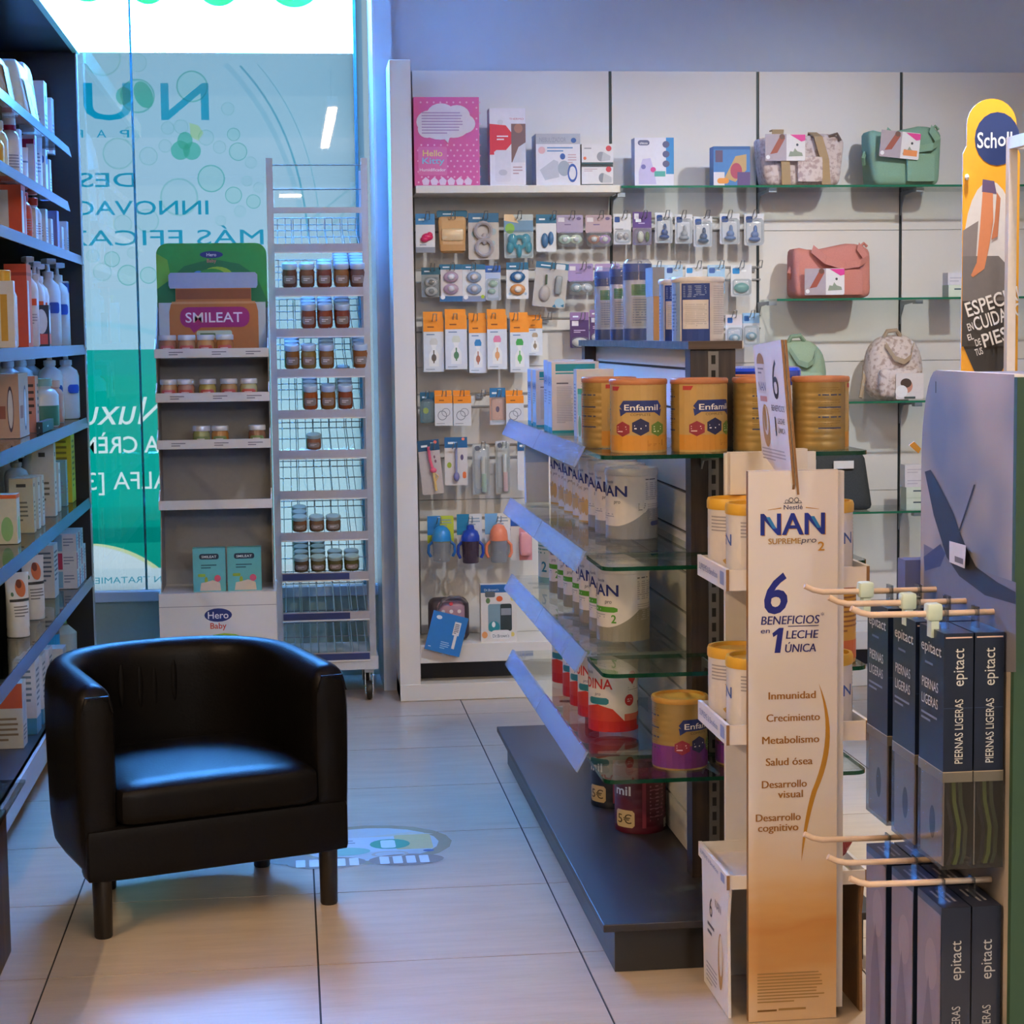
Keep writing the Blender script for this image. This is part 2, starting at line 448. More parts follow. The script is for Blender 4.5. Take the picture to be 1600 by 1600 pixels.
# ------------------------------------------------------------------ window
XW0, ZF0, ZF1 = XL+.02, .37, 2.50
win = struct(empty('window_1', (-.5, YG, .33)))
def wpart(o):
    o.parent = win; o.matrix_parent_inverse = Matrix.Translation(-Vector(win.location)); return o
FRM = M('#c3d3e2', .4, var=.02)
wpart(MB().box(XL, .343, YG-.06, YG+.05, .33, .372, FRM).build('window_sill', bevel=.004))
xj = P(562, 500, Y=YG).x
wpart(MB().box(xj-.006, xj+.006, YG-.03, YG+.03, .37, ZC, M('#4f95a8', .3)).build('window_frame', bevel=.003))
xk = P(574, 500, Y=YG).x
def strip_face(a, b, c): m_ = MB(); m_.face([(a, YG, .37), (b, YG, .37), (b, YG, ZC), (a, YG, ZC)], film(c)); return wpart(m_.build('frosted_strip'))
strip_face(xj+.006, xk, '#86bde6')
strip_face(xk, .343, '#bfe0f7')
PANE = glassy('window_pane', '#f6fbfd', 1.6, .015)
xm = P(217, 500, Y=YG).x
for xa, xb in ((XW0, xm-.004), (xm+.004, xj)):
    wpart(MB().box(xa, xb, YG-.016, YG-.010, .37, ZC-.02, PANE).build('glass_pane'))
wpart(MB().box(xm-.004, xm+.004, YG-.018, YG-.004, .37, ZC-.02, M('#2c7f93', .4)).build('pane_joint'))
# printed film behind the panes
fb = MB(); FY = YG
def fcol(c): return film(c)
_ik = {}
def ink(col, on='#a6cee8'):
    """translucent ink on the film: filters what the film lets through"""
    k = (col, on)
    if k not in _ik:
        m, nt, out = nodes_mat('ink_'+col.lstrip('#')); t = nt.nodes.new('ShaderNodeBsdfTransparent')
        t.inputs[0].default_value = (*[min(1, a/b) for a, b in zip(lin(col), lin(on))], 1); nt.links.new(t.outputs[0], out.inputs[0]); _ik[k] = m
    return _ik[k]
def holes_fill(outer, loops):
    """flat fill of the outer polygon without the loops (even-odd)"""
    cu = bpy.data.curves.new('fill', 'CURVE'); cu.dimensions = '2D'; cu.fill_mode = 'BOTH'
    for lp in [outer]+loops:
        sp = cu.splines.new('POLY'); sp.points.add(len(lp)-1); sp.use_cyclic_u = True
        for q, (x, y) in zip(sp.points, lp): q.co = (x, y, 0, 1)
    o = bpy.data.objects.new('fill', cu); me = o.to_mesh()
    v = [(q.co.x, q.co.y) for q in me.vertices]; f = [tuple(q.vertices) for q in me.polygons]
    o.to_mesh_clear(); bpy.data.objects.remove(o); bpy.data.curves.remove(cu); return v, f
def outline(v, f):
    """boundary loops of a flat mesh"""
    key = {}; rep = []
    for x, y in v: rep.append(key.setdefault((round(x, 5), round(y, 5)), len(key)))
    pt = {}
    for i, q in enumerate(v): pt[rep[i]] = q
    cnt = {}
    for q in f:
        for a, b in zip(q, q[1:]+q[:1]): e = (rep[a], rep[b]); cnt[e] = cnt.get(e, 0)+1
    nx = {}
    for (a, b) in cnt:
        if (b, a) not in cnt and a != b: nx[a] = b
    out = []
    while nx:
        a, b = nx.popitem(); lp = [pt[a]]
        while b in nx: lp.append(pt[b]); b = nx.pop(b)
        if len(lp) > 2: out.append(lp)
    return out
fF = Flat((0, FY, 0), (1, 0, 0), (0, 0, 1), 1., 1.)
def fpx(x, y):
    q = P(x, y, Y=FY); return (q.x, q.z)
XT = fpx(425, 700)[0]
def band(y0, y1, col, xa=None, xb=None):        # one colour band of the print across the film, pixel rows taken at the window's middle
    a, b = fpx(300, y0)[1], fpx(300, y1)[1]
    xa = XW0 if xa is None else xa; xb = xj if xb is None else xb
    fb.face([(xa, FY, b), (xb, FY, b), (xb, FY, a), (xa, FY, a)], fcol(col))
zs = [(91, '#8fc0de'), (150, '#98c6e2'), (215, '#a3cbe6'), (290, '#aad0e9'), (370, '#aed2ea'), (450, '#a9d2ea'), (505, '#a4d3ec'), (545, None)]
for ya, yb_, c_ in ((545, 620, '#a9d8ee'), (620, 720, '#b4def0'), (720, 820, '#bce2f2'), (820, 886, '#bfe2f2')): band(ya, yb_, c_, XT)
band(545, 585, '#0ea9a4', None, XT)
for k in range(len(zs)-1):
    if k == 0: fb.face([(XW0, FY, fpx(300, zs[1][0])[1]), (xj, FY, fpx(300, zs[1][0])[1]), (xj, FY, ZF1), (XW0, FY, ZF1)], fcol(zs[0][1]))
    else: band(zs[k][0], zs[k+1][0], zs[k][1])
def mtext(xr, y, cap, s, width=None, bold=0., sh=0.):
    a = fpx(xr, y); v, f, w = text_mesh(s, bold); sc = cap*.0026/CAP; wd = width*.0026/(w*sc) if width else 1
    return [(a[0]-(x*sc*wd+sh*yy*sc), a[1]+yy*sc) for x, yy in v], [q[::-1] for q in f]
def zpx(y): return fpx(300, y)[1]
loops = []
for args in ((252, 662, 44, 'Nuxu', 122, 0., -.25), (264, 706, 26, 'LA CRÈME', 150, .01), (266, 763, 28, 'ALFA [3R]', 160)):
    v, f = mtext(*args); fb.add([(x, FY, y) for x, y in v], f, fcol('#dceff4')); loops += outline(v, f)
xs_ = fpx(285, 700)[0]
fb.face([(xs_, FY, zpx(790)), (XT, FY, zpx(790)), (XT, FY, zpx(600)), (xs_, FY, zpx(600))], fcol('#00ac9e')); band(585, 600, '#00ac9e', None, XT); band(790, 800, '#00a092', None, XT)
v, f = holes_fill([(XW0, zpx(790)), (xs_, zpx(790)), (xs_, zpx(600)), (XW0, zpx(600))], loops)
fb.add([(x, FY, y) for x, y in v], f, fcol('#00ac9e'))
band(800, 822, '#009a8b', None, XT); band(822, 846, '#00857a', None, XT)
def qbez(a, b, c, n=14): return [((1-t)**2*a[0]+2*t*(1-t)*b[0]+t*t*c[0], (1-t)**2*a[1]+2*t*(1-t)*b[1]+t*t*c[1]) for t in [k/n for k in range(n+1)]]
# lower arc of the print: pale under, teal above, a thin yellow-green rim between them
arc = [(x, zpx(y)) for x, y in [(fpx(px, 800)[0], py) for px, py in qbez((120, 846), (190, 850), (236, 886))]]
arc2 = [(x, zpx(y)) for x, y in [(fpx(px, 800)[0], py) for px, py in qbez((150, 846), (205, 852), (246, 886))]]
zb, zt = zpx(886), zpx(846)
fb.add([(x, FY, y) for x, y in [(XW0, zb)]+arc[::-1]+[(XW0, zt)]], [tuple(range(len(arc)+2))], fcol('#cfe3ee'))
fb.add([(x, FY, y) for x, y in arc+arc2[::-1]], [tuple(range(2*len(arc)))], fcol('#cbdcae'))
fb.add([(x, FY, y) for x, y in arc2+[(XT, zb), (XT, zt)]], [tuple(range(len(arc2)+2))], fcol('#0a9c8c'))
band(886, 921, '#c3dcea')
for x, y, r, c in ((160, 90, 28, 'a'), (215, 98, 14, 'a'), (300, 135, 24, 'b'), (215, 150, 26, 'b'), (262, 200, 10, 'a'), (283, 198, 11, 'a'), (322, 215, 12, 'a'), (356, 170, 10, 'a'), (365, 210, 10, 'b'), (330, 279, 21, 'b'), (372, 237, 14, 'b'), (392, 254, 9, 'a'), (280, 308, 29, 'a'), (365, 305, 13, 'b'), (396, 315, 11, 'b'), (232, 244, 14, 'a'), (258, 228, 10, 'a'), (185, 240, 24, 'a'), (205, 210, 12, 'a'), (343, 230, 10, 'a'), (375, 330, 9, 'a'), (386, 283, 8, 'a'), (404, 293, 8, 'a'), (232, 430, 13, 'b'), (175, 405, 12, 'b'), (208, 395, 9, 'a'), (200, 430, 16, 'b'), (160, 425, 14, 'a'), (230, 345, 18, 'a'), (145, 400, 10, 'a'), (192, 350, 14, 'a'), (345, 345, 8, 'a')):
    q = fpx(x, y); R = r*.0026
    fb.prints(fF, [('e', q[0], q[1], R, R, ink('#a0cce4' if c == 'a' else '#9accdf')), ('E', q[0], q[1], R, R, ink('#8fc6d8' if c == 'a' else '#73bccb'), .9)], d0=.0004)
def blob(pts, col): fb.prints(fF, [('p', [fpx(*p) for p in pts], ink(col))], d0=.0014)
def oval(cx, cy, rx, ry, col, rot=0):
    blob([(cx+rx*math.cos(a)*math.cos(rot)-ry*math.sin(a)*math.sin(rot), cy+rx*math.cos(a)*math.sin(rot)+ry*math.sin(a)*math.cos(rot)) for a in [2*PI*k/20 for k in range(20)]], col)
oval(282, 235, 15, 15, '#58b9b8'); oval(300, 236, 14, 14, '#58b9b8'); oval(289, 220, 12, 14, '#58b9b8')
oval(224, 148, 14, 22, '#4fb3b4', -.4); oval(193, 150, 12, 14, '#4fb3b4')
blob([(296, 192), (310, 196), (318, 208), (310, 220), (298, 214)], '#b8d0b0')
def stroke(pts, w, col, d=.0018):
    ps = [fpx(*p) for p in pts]
    for a, b in zip(ps, ps[1:]):
        n = Vector((-(b[1]-a[1]), b[0]-a[0])).normalized()*w/2
        fb.face([(a[0]-n.x, FY-d, a[1]-n.y), (b[0]-n.x, FY-d, b[1]-n.y), (b[0]+n.x, FY-d, b[1]+n.y), (a[0]+n.x, FY-d, a[1]+n.y)], ink(col))
def qbez(a, b, c, n=14): return [((1-t)**2*a[0]+2*t*(1-t)*b[0]+t*t*c[0], (1-t)**2*a[1]+2*t*(1-t)*b[1]+t*t*c[1]) for t in [k/n for k in range(n+1)]]
stroke(qbez((375, 103), (468, 200), (482, 372)), .008, '#5fb0cf'); stroke(qbez((402, 100), (490, 200), (500, 355)), .004, '#7cc0da'); stroke(qbez((352, 100), (440, 190), (470, 330)), .02, '#93c6e2', .0012)
stroke(qbez((490, 340), (540, 300), (560, 285)), .008, '#8ec4dc'); stroke(qbez((500, 370), (540, 330), (560, 312)), .008, '#8ec4dc')
stroke(qbez((128, 506), (190, 504), (262, 526)), .02, '#98cbe6')
def ftext(xr, y, cap, s, col, width=None, bold=0., sh=0., d=.0024, on='#a6cee8'):
    a = fpx(xr, y); v, f, w = text_mesh(s, bold); sc = cap*.0026/CAP; wd = 1
    if width: wd = width*.0026/(w*sc)
    fb.add([(a[0]-(x*sc*wd+sh*yy*sc), FY-d, a[1]+yy*sc) for x, yy in v], [q[::-1] for q in f], ink(col, on))
BL = '#0aa0cc'
ftext(327, 187, 57, 'N', BL, 72, .008); ftext(207, 187, 57, 'U', BL, 72, .008); ftext(95, 187, 57, 'X', BL, 72, .008)
for x, c in ((202, 'P'), (166, 'A'), (130, 'R')): ftext(x, 215, 12, c, BL, 14)
ftext(212, 292, 22, 'DES', '#1397c0', 84, .006)
ftext(326, 335, 22, 'INNOVAC', '#1397c0', 200, .006)
ftext(412, 382, 24, 'MÁS EFICAZ', '#1397c0', 300, .0)
ftext(262, 909, 10, 'EN TRATAMIENTO', '#3a9ab5', 150, on='#c3dcea')
# faint ring print low on the film behind the wire rack
for cy in (707, 750):
    q = fpx(492, cy); fb.prints(fF, [('E', q[0], q[1], .045, .05, ink('#8ccfd8', '#a6e0e0'), .93)], d0=.002)
film_o = wpart(fb.build('window_film')); film_o['label'] = 'translucent blue and teal printed window film with mirrored lettering'

# street side: green letters of the sign above the window and a small tree
sg = tag(empty('window_sign', (-.3, YG+.25, 2.76)), 'green rounded sign letters hanging outside at top of the window', 'sign')
GRN = M('#38c02c', .4)
for px, rr, yb in ((138, .10, 4), (232, .075, 8), (342, .09, 11), (460, .115, 13)):
    q = P(px, yb, Y=YG+.25); c = (q.x-sg.location.x, 0, q.z+rr-sg.location.z)
    n = 32; mb = MB()
    ring = [(math.cos(2*PI*k/n), math.sin(2*PI*k/n)) for k in range(n)]
    for k in range(n):
        a, b = ring[k], ring[(k+1) % n]; R0, R1 = rr*.55, rr
        quad = lambda d: [(c[0]+R0*a[0], d, c[2]+R0*a[1]), (c[0]+R1*a[0], d, c[2]+R1*a[1]), (c[0]+R1*b[0], d, c[2]+R1*b[1]), (c[0]+R0*b[0], d, c[2]+R0*b[1])]
        f, r = quad(-.02), quad(.02)
        mb.face(f, GRN); mb.face(r[::-1], GRN); mb.face([f[1], r[1], r[2], f[2]], GRN); mb.face([f[0], f[3], r[3], r[0]], GRN)
    mb.build('letter', sg)
tr = tag(empty('street_tree', P(262, 600, Y=15.)), 'pale leafy tree seen through clear glass above the film', 'tree')
tr.location.z = 0; rn = random.Random(5); lf = MB(); LEAF = M('#a8d060', .6)
for k in range(150):
    a = P(rn.gauss(262, 14), rn.gauss(60, 20), Y=15.+rn.uniform(-.3, .3))-Vector(tr.location); s_ = rn.uniform(.02, .05)
    u = Vector((rn.uniform(-1, 1), rn.uniform(-1, 1), rn.uniform(-1, 1))).normalized()*s_; w = u.orthogonal().normalized()*s_*.5
    lf.face([a-u, a+w, a+u, a-w], LEAF)
fo = lf.build('foliage', tr); fo['kind'] = 'stuff'
MB().tube([(0, 0, 0), (.05, 0, 1.6), (0, 0, 3.4)], .06, M('#6b5f55', .8), 8).build('trunk', tr)

# ------------------------------------------------------------------ ceiling lights
LAMP_W = emit('warm_diffuser', (1., .70, .46), 48.)
FILL_REAR = emit('rear_fill_diffuser', (1., .95, .90), 260.)  # glow of the added fill lights behind the camera
FILL_LEFT = emit('left_fill_diffuser', (1., .68, .40), 265.)  # glow of the added fill light at far left
LAMP_N = emit('neutral_diffuser', (1., .94, .90), 14.)
ZL = 2.96
def lumi(x, y, ln, label, lamp, wd=.06, along='Y'):
    t = tag(empty('linear_pendant_light', (x, y, ZL)), label, 'ceiling light', 'linear pendant lights')
    a = (wd/2, ln/2) if along == 'Y' else (ln/2, wd/2)
    MB().box(-a[0]-.008, a[0]+.008, -a[1]-.008, a[1]+.008, .012, .088, WHITE).build('housing', t)
    MB().box(-a[0], a[0], -a[1], a[1], 0, .012, lamp).build('diffuser', t)
    for s_ in (-.7, .7): MB().tube([(a[0]*s_*(along == 'X'), a[1]*s_*(along == 'Y'), .088), (a[0]*s_*(along == 'X'), a[1]*s_*(along == 'Y'), ZC-ZL)], .003, STEEL, 6).build('suspension_rod', t)
lumi(.35, .5, 2.8, 'linear pendant light behind the camera, mirrored as slanted bar in the window', LAMP_W)
lumi(.07, -6.5, .24, 'short pendant light far behind camera, mirrored as small bar in the window', LAMP_W, .2, 'X')
lumi(2.2, .5, 2.8, 'linear pendant light above the aisle right of the camera', LAMP_W)
lumi(1.0, 2.3, 2.2, 'linear pendant light above the cardboard milk stand', LAMP_W)
lumi(-2.3, 1.4, 2.4, 'added unseen fill light in the left bay beyond the wooden counter', FILL_LEFT)  # added out of view to brighten the gondola's left side
lumi(1.3, -3.5, 3., 'added unseen fill light well behind the camera, nearer the left', FILL_REAR)  # added fill pair: brightens the sides of goods that face the camera
lumi(2.6, -3.5, 3., 'added unseen fill light well behind the camera, nearer the right', FILL_REAR)  # second of the added fill pair
lumi(2.2, 4.7, 2.0, 'crosswise pendant light washing the wall shelves', LAMP_N, .06, 'X')
def spot(loc, aim, watts, label):
    t = tag(empty('ceiling_spotlight', loc), label, 'spotlight', 'ceiling spotlights')
    d = (Vector(aim)-Vector(loc)).normalized(); q = d.to_track_quat('-Z', 'Y')
    h = MB().lathe([(.03, .09), (.036, .08), (.04, 0), (.036, 0), (.034, .03)], M('#d8d8d8', .4), 20, cap=False).build('lamp_head', t, smooth=True); h.rotation_mode = 'QUATERNION'; h.rotation_quaternion = q
    e = MB().lathe([(.033, .03), (.001, .031)], emit('spot_glow', (1., .93, .84), 12.), 16).build('lens', h)
    MB().tube([(0, 0, .03), (0, 0, ZC-loc[2])], .006, WHITE, 8).build('stem', t)
    L = bpy.data.lights.new('spot_beam', 'SPOT'); L.energy = watts; L.color = (1., .98, .98); L.spot_size = math.radians(62); L.spot_blend = 1.; L.shadow_soft_size = .04
    o = bpy.data.objects.new('spot_beam', L); COL.objects.link(o); o.parent = t; o.rotation_mode = 'QUATERNION'; o.rotation_quaternion = q; o.location = d*.02
spot((1.35, 4.9, 2.93), (1.0, 7.4, 1.0), 105, 'ceiling spotlight aimed at the hooks of the wall display')
spot((2.5, 4.9, 2.93), (1.9, 7.4, 1.1), 160, 'ceiling spotlight aimed at the bags on the wall shelves')
spot((1.75, 4.6, 2.93), (1.6, 4.75, 0), 330, 'added unseen spotlight brightening the floor of the right aisle')  # no known fixture: added to lift the right-hand floor

# ------------------------------------------------------------------ black tub armchair
def chair():
    t = empty('tub_armchair', (-.271, 4.72, 0), math.atan2(.175, .528)+.02)
    tag(t, 'black leather tub armchair with rounded back and four round legs', 'armchair')
    HW, FRONT, BACK, TH = .285, -.265, .235, .092      # centre line of the shell
    path = []
    n = 10
    for k in range(n): path.append((-HW, FRONT+(BACK-.22-FRONT)*k/n))
    for k in range(21):
        a = PI-PI*k/20; path.append((HW*math.copysign(abs(math.cos(a))**.8, math.cos(a)), BACK-.22+.27*math.sin(a)**.85 if math.sin(a) > 1e-6 else BACK-.22))
    for k in range(n): path.append((HW, BACK-.22+(FRONT-(BACK-.22))*(k+1)/n))
    prof = [(1, .14), (1.02, .3), (1.04, .45), (1.0, .535), (.86, .568), (.55, .587), (0, .595), (-.55, .587), (-.86, .568), (-1, .535), (-1, .4), (-1, .25), (-.9, .17), (0, .14)]
    mb = MB(); N = len(path); K = len(prof)
    for k, (x, y) in enumerate(path):
        a = path[max(0, k-1)]; b = path[min(N-1, k+1)]; d = Vector((b[0]-a[0], b[1]-a[1])).normalized(); nrm = Vector((-d.y, d.x))
        e = min(k, N-1-k); sc = .93 if e == 0 else 1.; dz = -.008 if e == 0 else 0
        bk = .012*math.sin(PI*k/(N-1))
        for o_, z in prof:
            w = TH/2*sc*(1+.0*z); taper = 0. if o_ < 0 else -.006*(1-min(1, (z-.14)/.35))
            mb.v.append((x+nrm.x*(o_*w+taper*(o_ > 0)), y+nrm.y*(o_*w+taper*(o_ > 0)), z+(dz+bk if z > .4 else 0)))
    i = mb.mi(LEATHER)
    for k in range(N-1):
        for j in range(K):
            j2 = (j+1) % K; mb.f.append((k*K+j, k*K+j2, (k+1)*K+j2, (k+1)*K+j)); mb.m.append(i)
    for base, rev in ((0, False), ((N-1)*K, True)):
        c = len(mb.v); pts = mb.v[base:base+K]
        mb.v.append(tuple(sum(q[a] for q in pts)/K-(.006 if a == 1 else 0) for a in range(3)))
        for j in range(K):
            f = (base+j, base+(j+1) % K, c); mb.f.append(f if rev else f[::-1]); mb.m.append(i)
    sh = mb.build('shell', t, smooth=True, angle=70)
    sub = sh.modifiers.new('smooth', 'SUBSURF'); sub.levels = 1; sub.render_levels = 1
    MB().rbox(-.318, .318, -.278, -.2, .138, .262, .012, LEATHER, 6).build('front_rail', t, smooth=True)
    def puff(x, y, z): return (x, y, z+(.014*(1-(x/.25)**2)*max(0, 1-((y+.03)/.26)**2) if z > .33 else 0))
    MB().rbox(-.245, .245, -.29, .2, .258, .357, .03, LEATHER, 10, puff).build('seat_cushion', t, smooth=True)
    MB().box(-.26, .26, -.24, .2, .142, .258, LEATHER).build('seat_base', t)
    # creases in the leather of the back
    for k in range(4):
        x = -.1+k*.045+(k % 2)*.006; y = BACK-.22+.27*math.sqrt(max(0, 1-(x/.29)**2))-TH/2+.0005
        MB().ell((x, y, .5-.01*(k % 3)), .008, .0022, .055, LEATHER, 8, 8).build('crease', t, smooth=True)
    for s_ in (-1, 1): MB().tube([(s_*(HW-.036), FRONT-.003, .53), (s_*(HW-.026), FRONT-.003, .568), (s_*(HW+.026), FRONT-.003, .568), (s_*(HW+.036), FRONT-.003, .53)], .0025, LEATHER, 5).build('seam', t, smooth=True)
    leg = MB().lathe([(.019, 0), (.021, .004), (.023, .15)], M('#15110f', .4), 18)
    for x, y in ((-.278, -.235), (.278, -.235), (.24, .16), (-.17, .15)): leg.build('leg', t, (x, y, 0), smooth=True)
chair()

# ------------------------------------------------------------------ small goods: cartons, bottles, tubes, jars, tins
SIDE_PRINT = True
def carton(name, w, d, h, col, prints=(), side=(), top=None, sidecol=None, rough=.45, left=()):
    """box standing on its base, front towards -Y; print lists for front, right-hand and left-hand sides"""
    mb = MB(); b = M(col, rough)
    if not left and SIDE_PRINT: left = list(prints)
    mb.box(-w/2, w/2, -d/2, d/2, 0, h, b)
    if sidecol:
        for sx in (-1, 1): mb.face([(sx*(w/2+.0003), -sx*d/2, 0), (sx*(w/2+.0003), sx*d/2, 0), (sx*(w/2+.0003), sx*d/2, h), (sx*(w/2+.0003), -sx*d/2, h)], M(sidecol, rough))
    if top: mb.face([(-w/2, -d/2, h+.0003), (w/2, -d/2, h+.0003), (w/2, d/2, h+.0003), (-w/2, d/2, h+.0003)], M(top, rough))
    if prints: mb.prints(Flat((-w/2, -d/2, 0), (1, 0, 0), (0, 0, 1), w, h), prints)
    if side: mb.prints(Flat((w/2, -d/2, 0), (0, 1, 0), (0, 0, 1), d, h), side, d0=.0007)
    if left: mb.prints(Flat((-w/2, d/2, 0), (0, -1, 0), (0, 0, 1), d, h), left, d0=.0007)
    return mb
def put(mb, name, loc, rotz, label, cat, group=None, smooth=False, kids_=()):
    o = mb.build(name, None, loc, rotz, smooth=smooth); tag(o, label, cat, group)
    for n, k, sm in kids_:
        c = k.build(n, o, smooth=sm); part(o, c)
    return o
def pump_bottle(r, h, col, cap='#e8e8ea', lab=None, flat=.75, rough=.3):
    """body and pump head as two builders"""
    b = MB().lathe([(r*.9, 0), (r, .006), (r, h*.62), (r*.86, h*.7), (r*.42, h*.76), (r*.42, h*.79)], M(col, rough, coat=.3), 16, sy=flat)
    if lab:
        lb = Cyl(r*1.0, h*.12, r*1.7, h*.42); b.prints(lb, lab, d0=.001)
        n0 = len(b.v)
    p = MB().lathe([(r*.46, h*.78), (r*.46, h*.85), (r*.2, h*.86), (r*.16, h*.94)], M(cap, .35), 12)
    p.rbox(-r*.42, r*.42, -r*.8, r*.4, h*.935, h, .004, M(cap, .35), 4)
    return b, p
def cap_bottle(r, h, col, cap, lab=None, flat=.8, rough=.3, caph=.16, capr=.55):
    b = MB().lathe([(r*.92, 0), (r, .005), (r, h*(.82-caph)), (r*.8, h*(.92-caph)), (r*capr, h*(.96-caph)), (r*capr, h*(1-caph))], M(col, rough, coat=.3), 16, sy=flat)
    if lab: b.prints(Cyl(r, h*.1, r*1.8, h*.55), lab, d0=.001)
    c = MB().lathe([(r*capr*1.1, h*(1-caph)), (r*capr*1.1, h*.99), (r*capr*.95, h)], M(cap, .35), 14)
    return b, c
def squeeze_tube(w, h, col, cap, prints=()):
    """tube standing on its cap: flat crimped top, round bottom"""
    mb = MB(); seg = 20; rows = [(t_/10, max(0, (t_/10-.18)/.82)) for t_ in range(11)]
    base = len(mb.v); i = mb.mi(M(col, .35)); z0 = h*.14
    for t, fl in rows:
        for k in range(seg):
            a = 2*PI*k/seg; rx = w*.42*(1-fl)+w*.5*fl; ry = w*.42*(1-fl)+.0015*fl
            mb.v.append((rx*math.cos(a), ry*math.sin(a), z0+(h-z0)*t))
    for j in range(len(rows)-1):
        for k in range(seg): k2 = (k+1) % seg; mb.f.append((j*seg+k, j*seg+k2, (j+1)*seg+k2, (j+1)*seg+k)); mb.m.append(i)
    mb.f.append(tuple(range(10*seg, 11*seg))); mb.m.append(i)
    class Tf:
        W, H, cyl, r = w, h-z0, True, w*.42
        def at(s, x, y, d):
            t = y/s.H; fl = 0 if t < .18 else (t-.18)/.82; x -= w/2; rx = w*.42*(1-fl)+w*.5*fl; ry = w*.42*(1-fl)+.0015*fl
            q = max(-.98, min(.98, x/rx)); return Vector((x, -ry*math.sqrt(1-q*q)*1.03-d-.001, z0+y))
    if prints: mb.prints(Tf(), prints)
    c = MB().lathe([(w*.4, 0), (w*.42, .004), (w*.41, z0)], M(cap, .35), 18)
    return mb, c

# ------------------------------------------------------------------ left wall shelving
XS = -.783; LY0, LY1 = 4.75, 7.61
lu = tag(empty('wall_shelving_unit', (-1.0, 6.1, 0)), 'tall black shelving unit with glass shelves full of cosmetics along the left wall', 'shelving')
def lpart(o): o.parent = lu; o.matrix_parent_inverse = Matrix.Translation(-Vector(lu.location)); return o
BLK = M('#0d0f12', .5)
lpart(MB().box(XL+.01, XS, LY1, LY1+.03, .0, 2.54, BLK).box(XS-.001, XS+.004, LY1-.001, LY1+.031, .13, 2.47, M('#b9c9d2', .4)).build('end_panel'))
lpart(MB().box(XL+.01, XL+.03, LY0, LY1, 0, 2.54, BLK).build('back_panel'))
lpart(MB().box(XL+.03, XS-.01, LY0, LY1, 2.475, 2.54, BLK).build('top_panel'))
lpart(MB().box(XS-.01, XS+.012, LY0, LY1+.03, 2.472, 2.545, M('#b6e4c4', .35)).build('fascia'))
lpart(MB().box(XL+.03, XS-.01, LY0, LY1, .11, .135, M('#2b2d34', .4)).build('bottom_shelf'))
lpart(MB().box(XS-.02, XS, LY0, LY1+.03, .055, .135, M('#b9bac2', .4)).build('plinth'))
lpart(MB().box(XL+.03, XS-.06, LY0, LY1, 0, .055, M('#3a332d', .6)).build('toe_recess'))
LZ = [2.085, 1.88, 1.70, 1.357, 1.075, .762, .455]
LYE = [7.3, 7.2, 7.6, 7.6, 7.6, 7.6, 7.6]
STRIP = glassy('shelf_price_strip', '#cfe0ea', .5, .2, '#6f8296', .8)
for z, ye in zip(LZ, LYE):
    sh = lpart(MB().box(XL+.03, XS-.008, LY0, ye, z-.010, z-.002, GLASS).build('shelf'))
    MB().prism([(0, 0), (.010, -.034), (.014, -.034), (.005, .003)], lambda x, y, d: (XS-.008+x, d, z-.002+y), LY0, ye+.005, STRIP).build('price_strip', sh)
def ly(px, x=-.83): return P(px, 530, X=x).y
GL = 'products on the left wall shelves'
_used = {}
def left_item(mb, name, lev, px, label, cat, x=-.86, kids_=(), smooth=False, rot=PI/2, dz=0., y=None):
    """stand a product on a left shelf near pixel column px, moved just enough to clear its neighbours"""
    z = (LZ+[.136])[lev]+dz
    if smooth and rot == PI/2 and kids_: rot = .55
    vs = [v for m in [mb]+[k[1] for k in kids_] for v in m.v]; cr_, sr_ = math.cos(rot), math.sin(rot)
    xs = [a*cr_-b_*sr_ for a, b_, _ in vs]; ys = [a*sr_+b_*cr_ for a, b_, _ in vs]; zs_ = [c_ for _, _, c_ in vs]
    y0 = ly(px, x) if y is None else y; best = None
    for dx in (0, -.04, -.08, .03, -.12, -.16):
        for k in range(80):
            for sg in ((1, -1) if k else (1,)):
                yy = y0+sg*k*.008; xx = x+dx
                bb = (xx+min(xs), yy+min(ys), z+min(zs_), xx+max(xs), yy+max(ys), z+max(zs_))
                if bb[4] > LY1-.004 or bb[0] < XL+.032 or bb[3] > XS-.012 or bb[4] < 4.9: continue
                if any(bb[0] < c[3]-.001 and bb[3] > c[0]+.001 and bb[1] < c[4]-.001 and bb[4] > c[1]+.001 and bb[2] < c[5]-.001 and bb[5] > c[2]+.001 for c in _used.get(lev, [])): continue
                cost = k*.008+abs(dx)*.6
                if best is None or cost < best[0]: best = (cost, xx, yy, bb)
    if best is None: return None
    _used.setdefault(lev, []).append(best[3])
    return put(mb, name, (best[1], best[2], z), rot, label, cat, GL, smooth, kids_)
tl = [('l', .12, .2, .88, .55, 5, '#8a93a8')]
# top shelf: toiletry pouches and packs
def bagpack(w, d, h, col, pr=()):
    mb = MB(); mb.rbox(-w/2, w/2, -d/2, d/2, 0, h, .03, M(col, .4, coat=.2), 6, lambda x, y, z: (x, y*(1-.55*max(0, z/h)), z))
    mb.prints(Flat((-w/2, -d/2-.001, 0), (1, 0, 0), (0, .25*d, h), w, h*.98), pr); return mb
left_item(bagpack(.16, .14, .21, '#c9b09a', [('r', .1, .1, .9, .9, '#b98f6f')]), 'toiletry_pack', 0, 4, 'tan pack with pale lid at the near end of the top left shelf', 'pack', x=-.93)
left_item(bagpack(.24, .16, .22, '#dfe8e4', [('r', .1, .08, .95, .75, '#e7efe9'), ('e', .42, .42, .03, .08, '#3b4852'), ('e', .7, .3, .05, .06, '#54616a'), ('l', .58, .16, .85, .28, 3, '#5c6a74')]), 'cosmetic_pouch', 0, 27, 'pale green pouch with drawn face on the top left shelf', 'pouch', x=-.9, smooth=True)
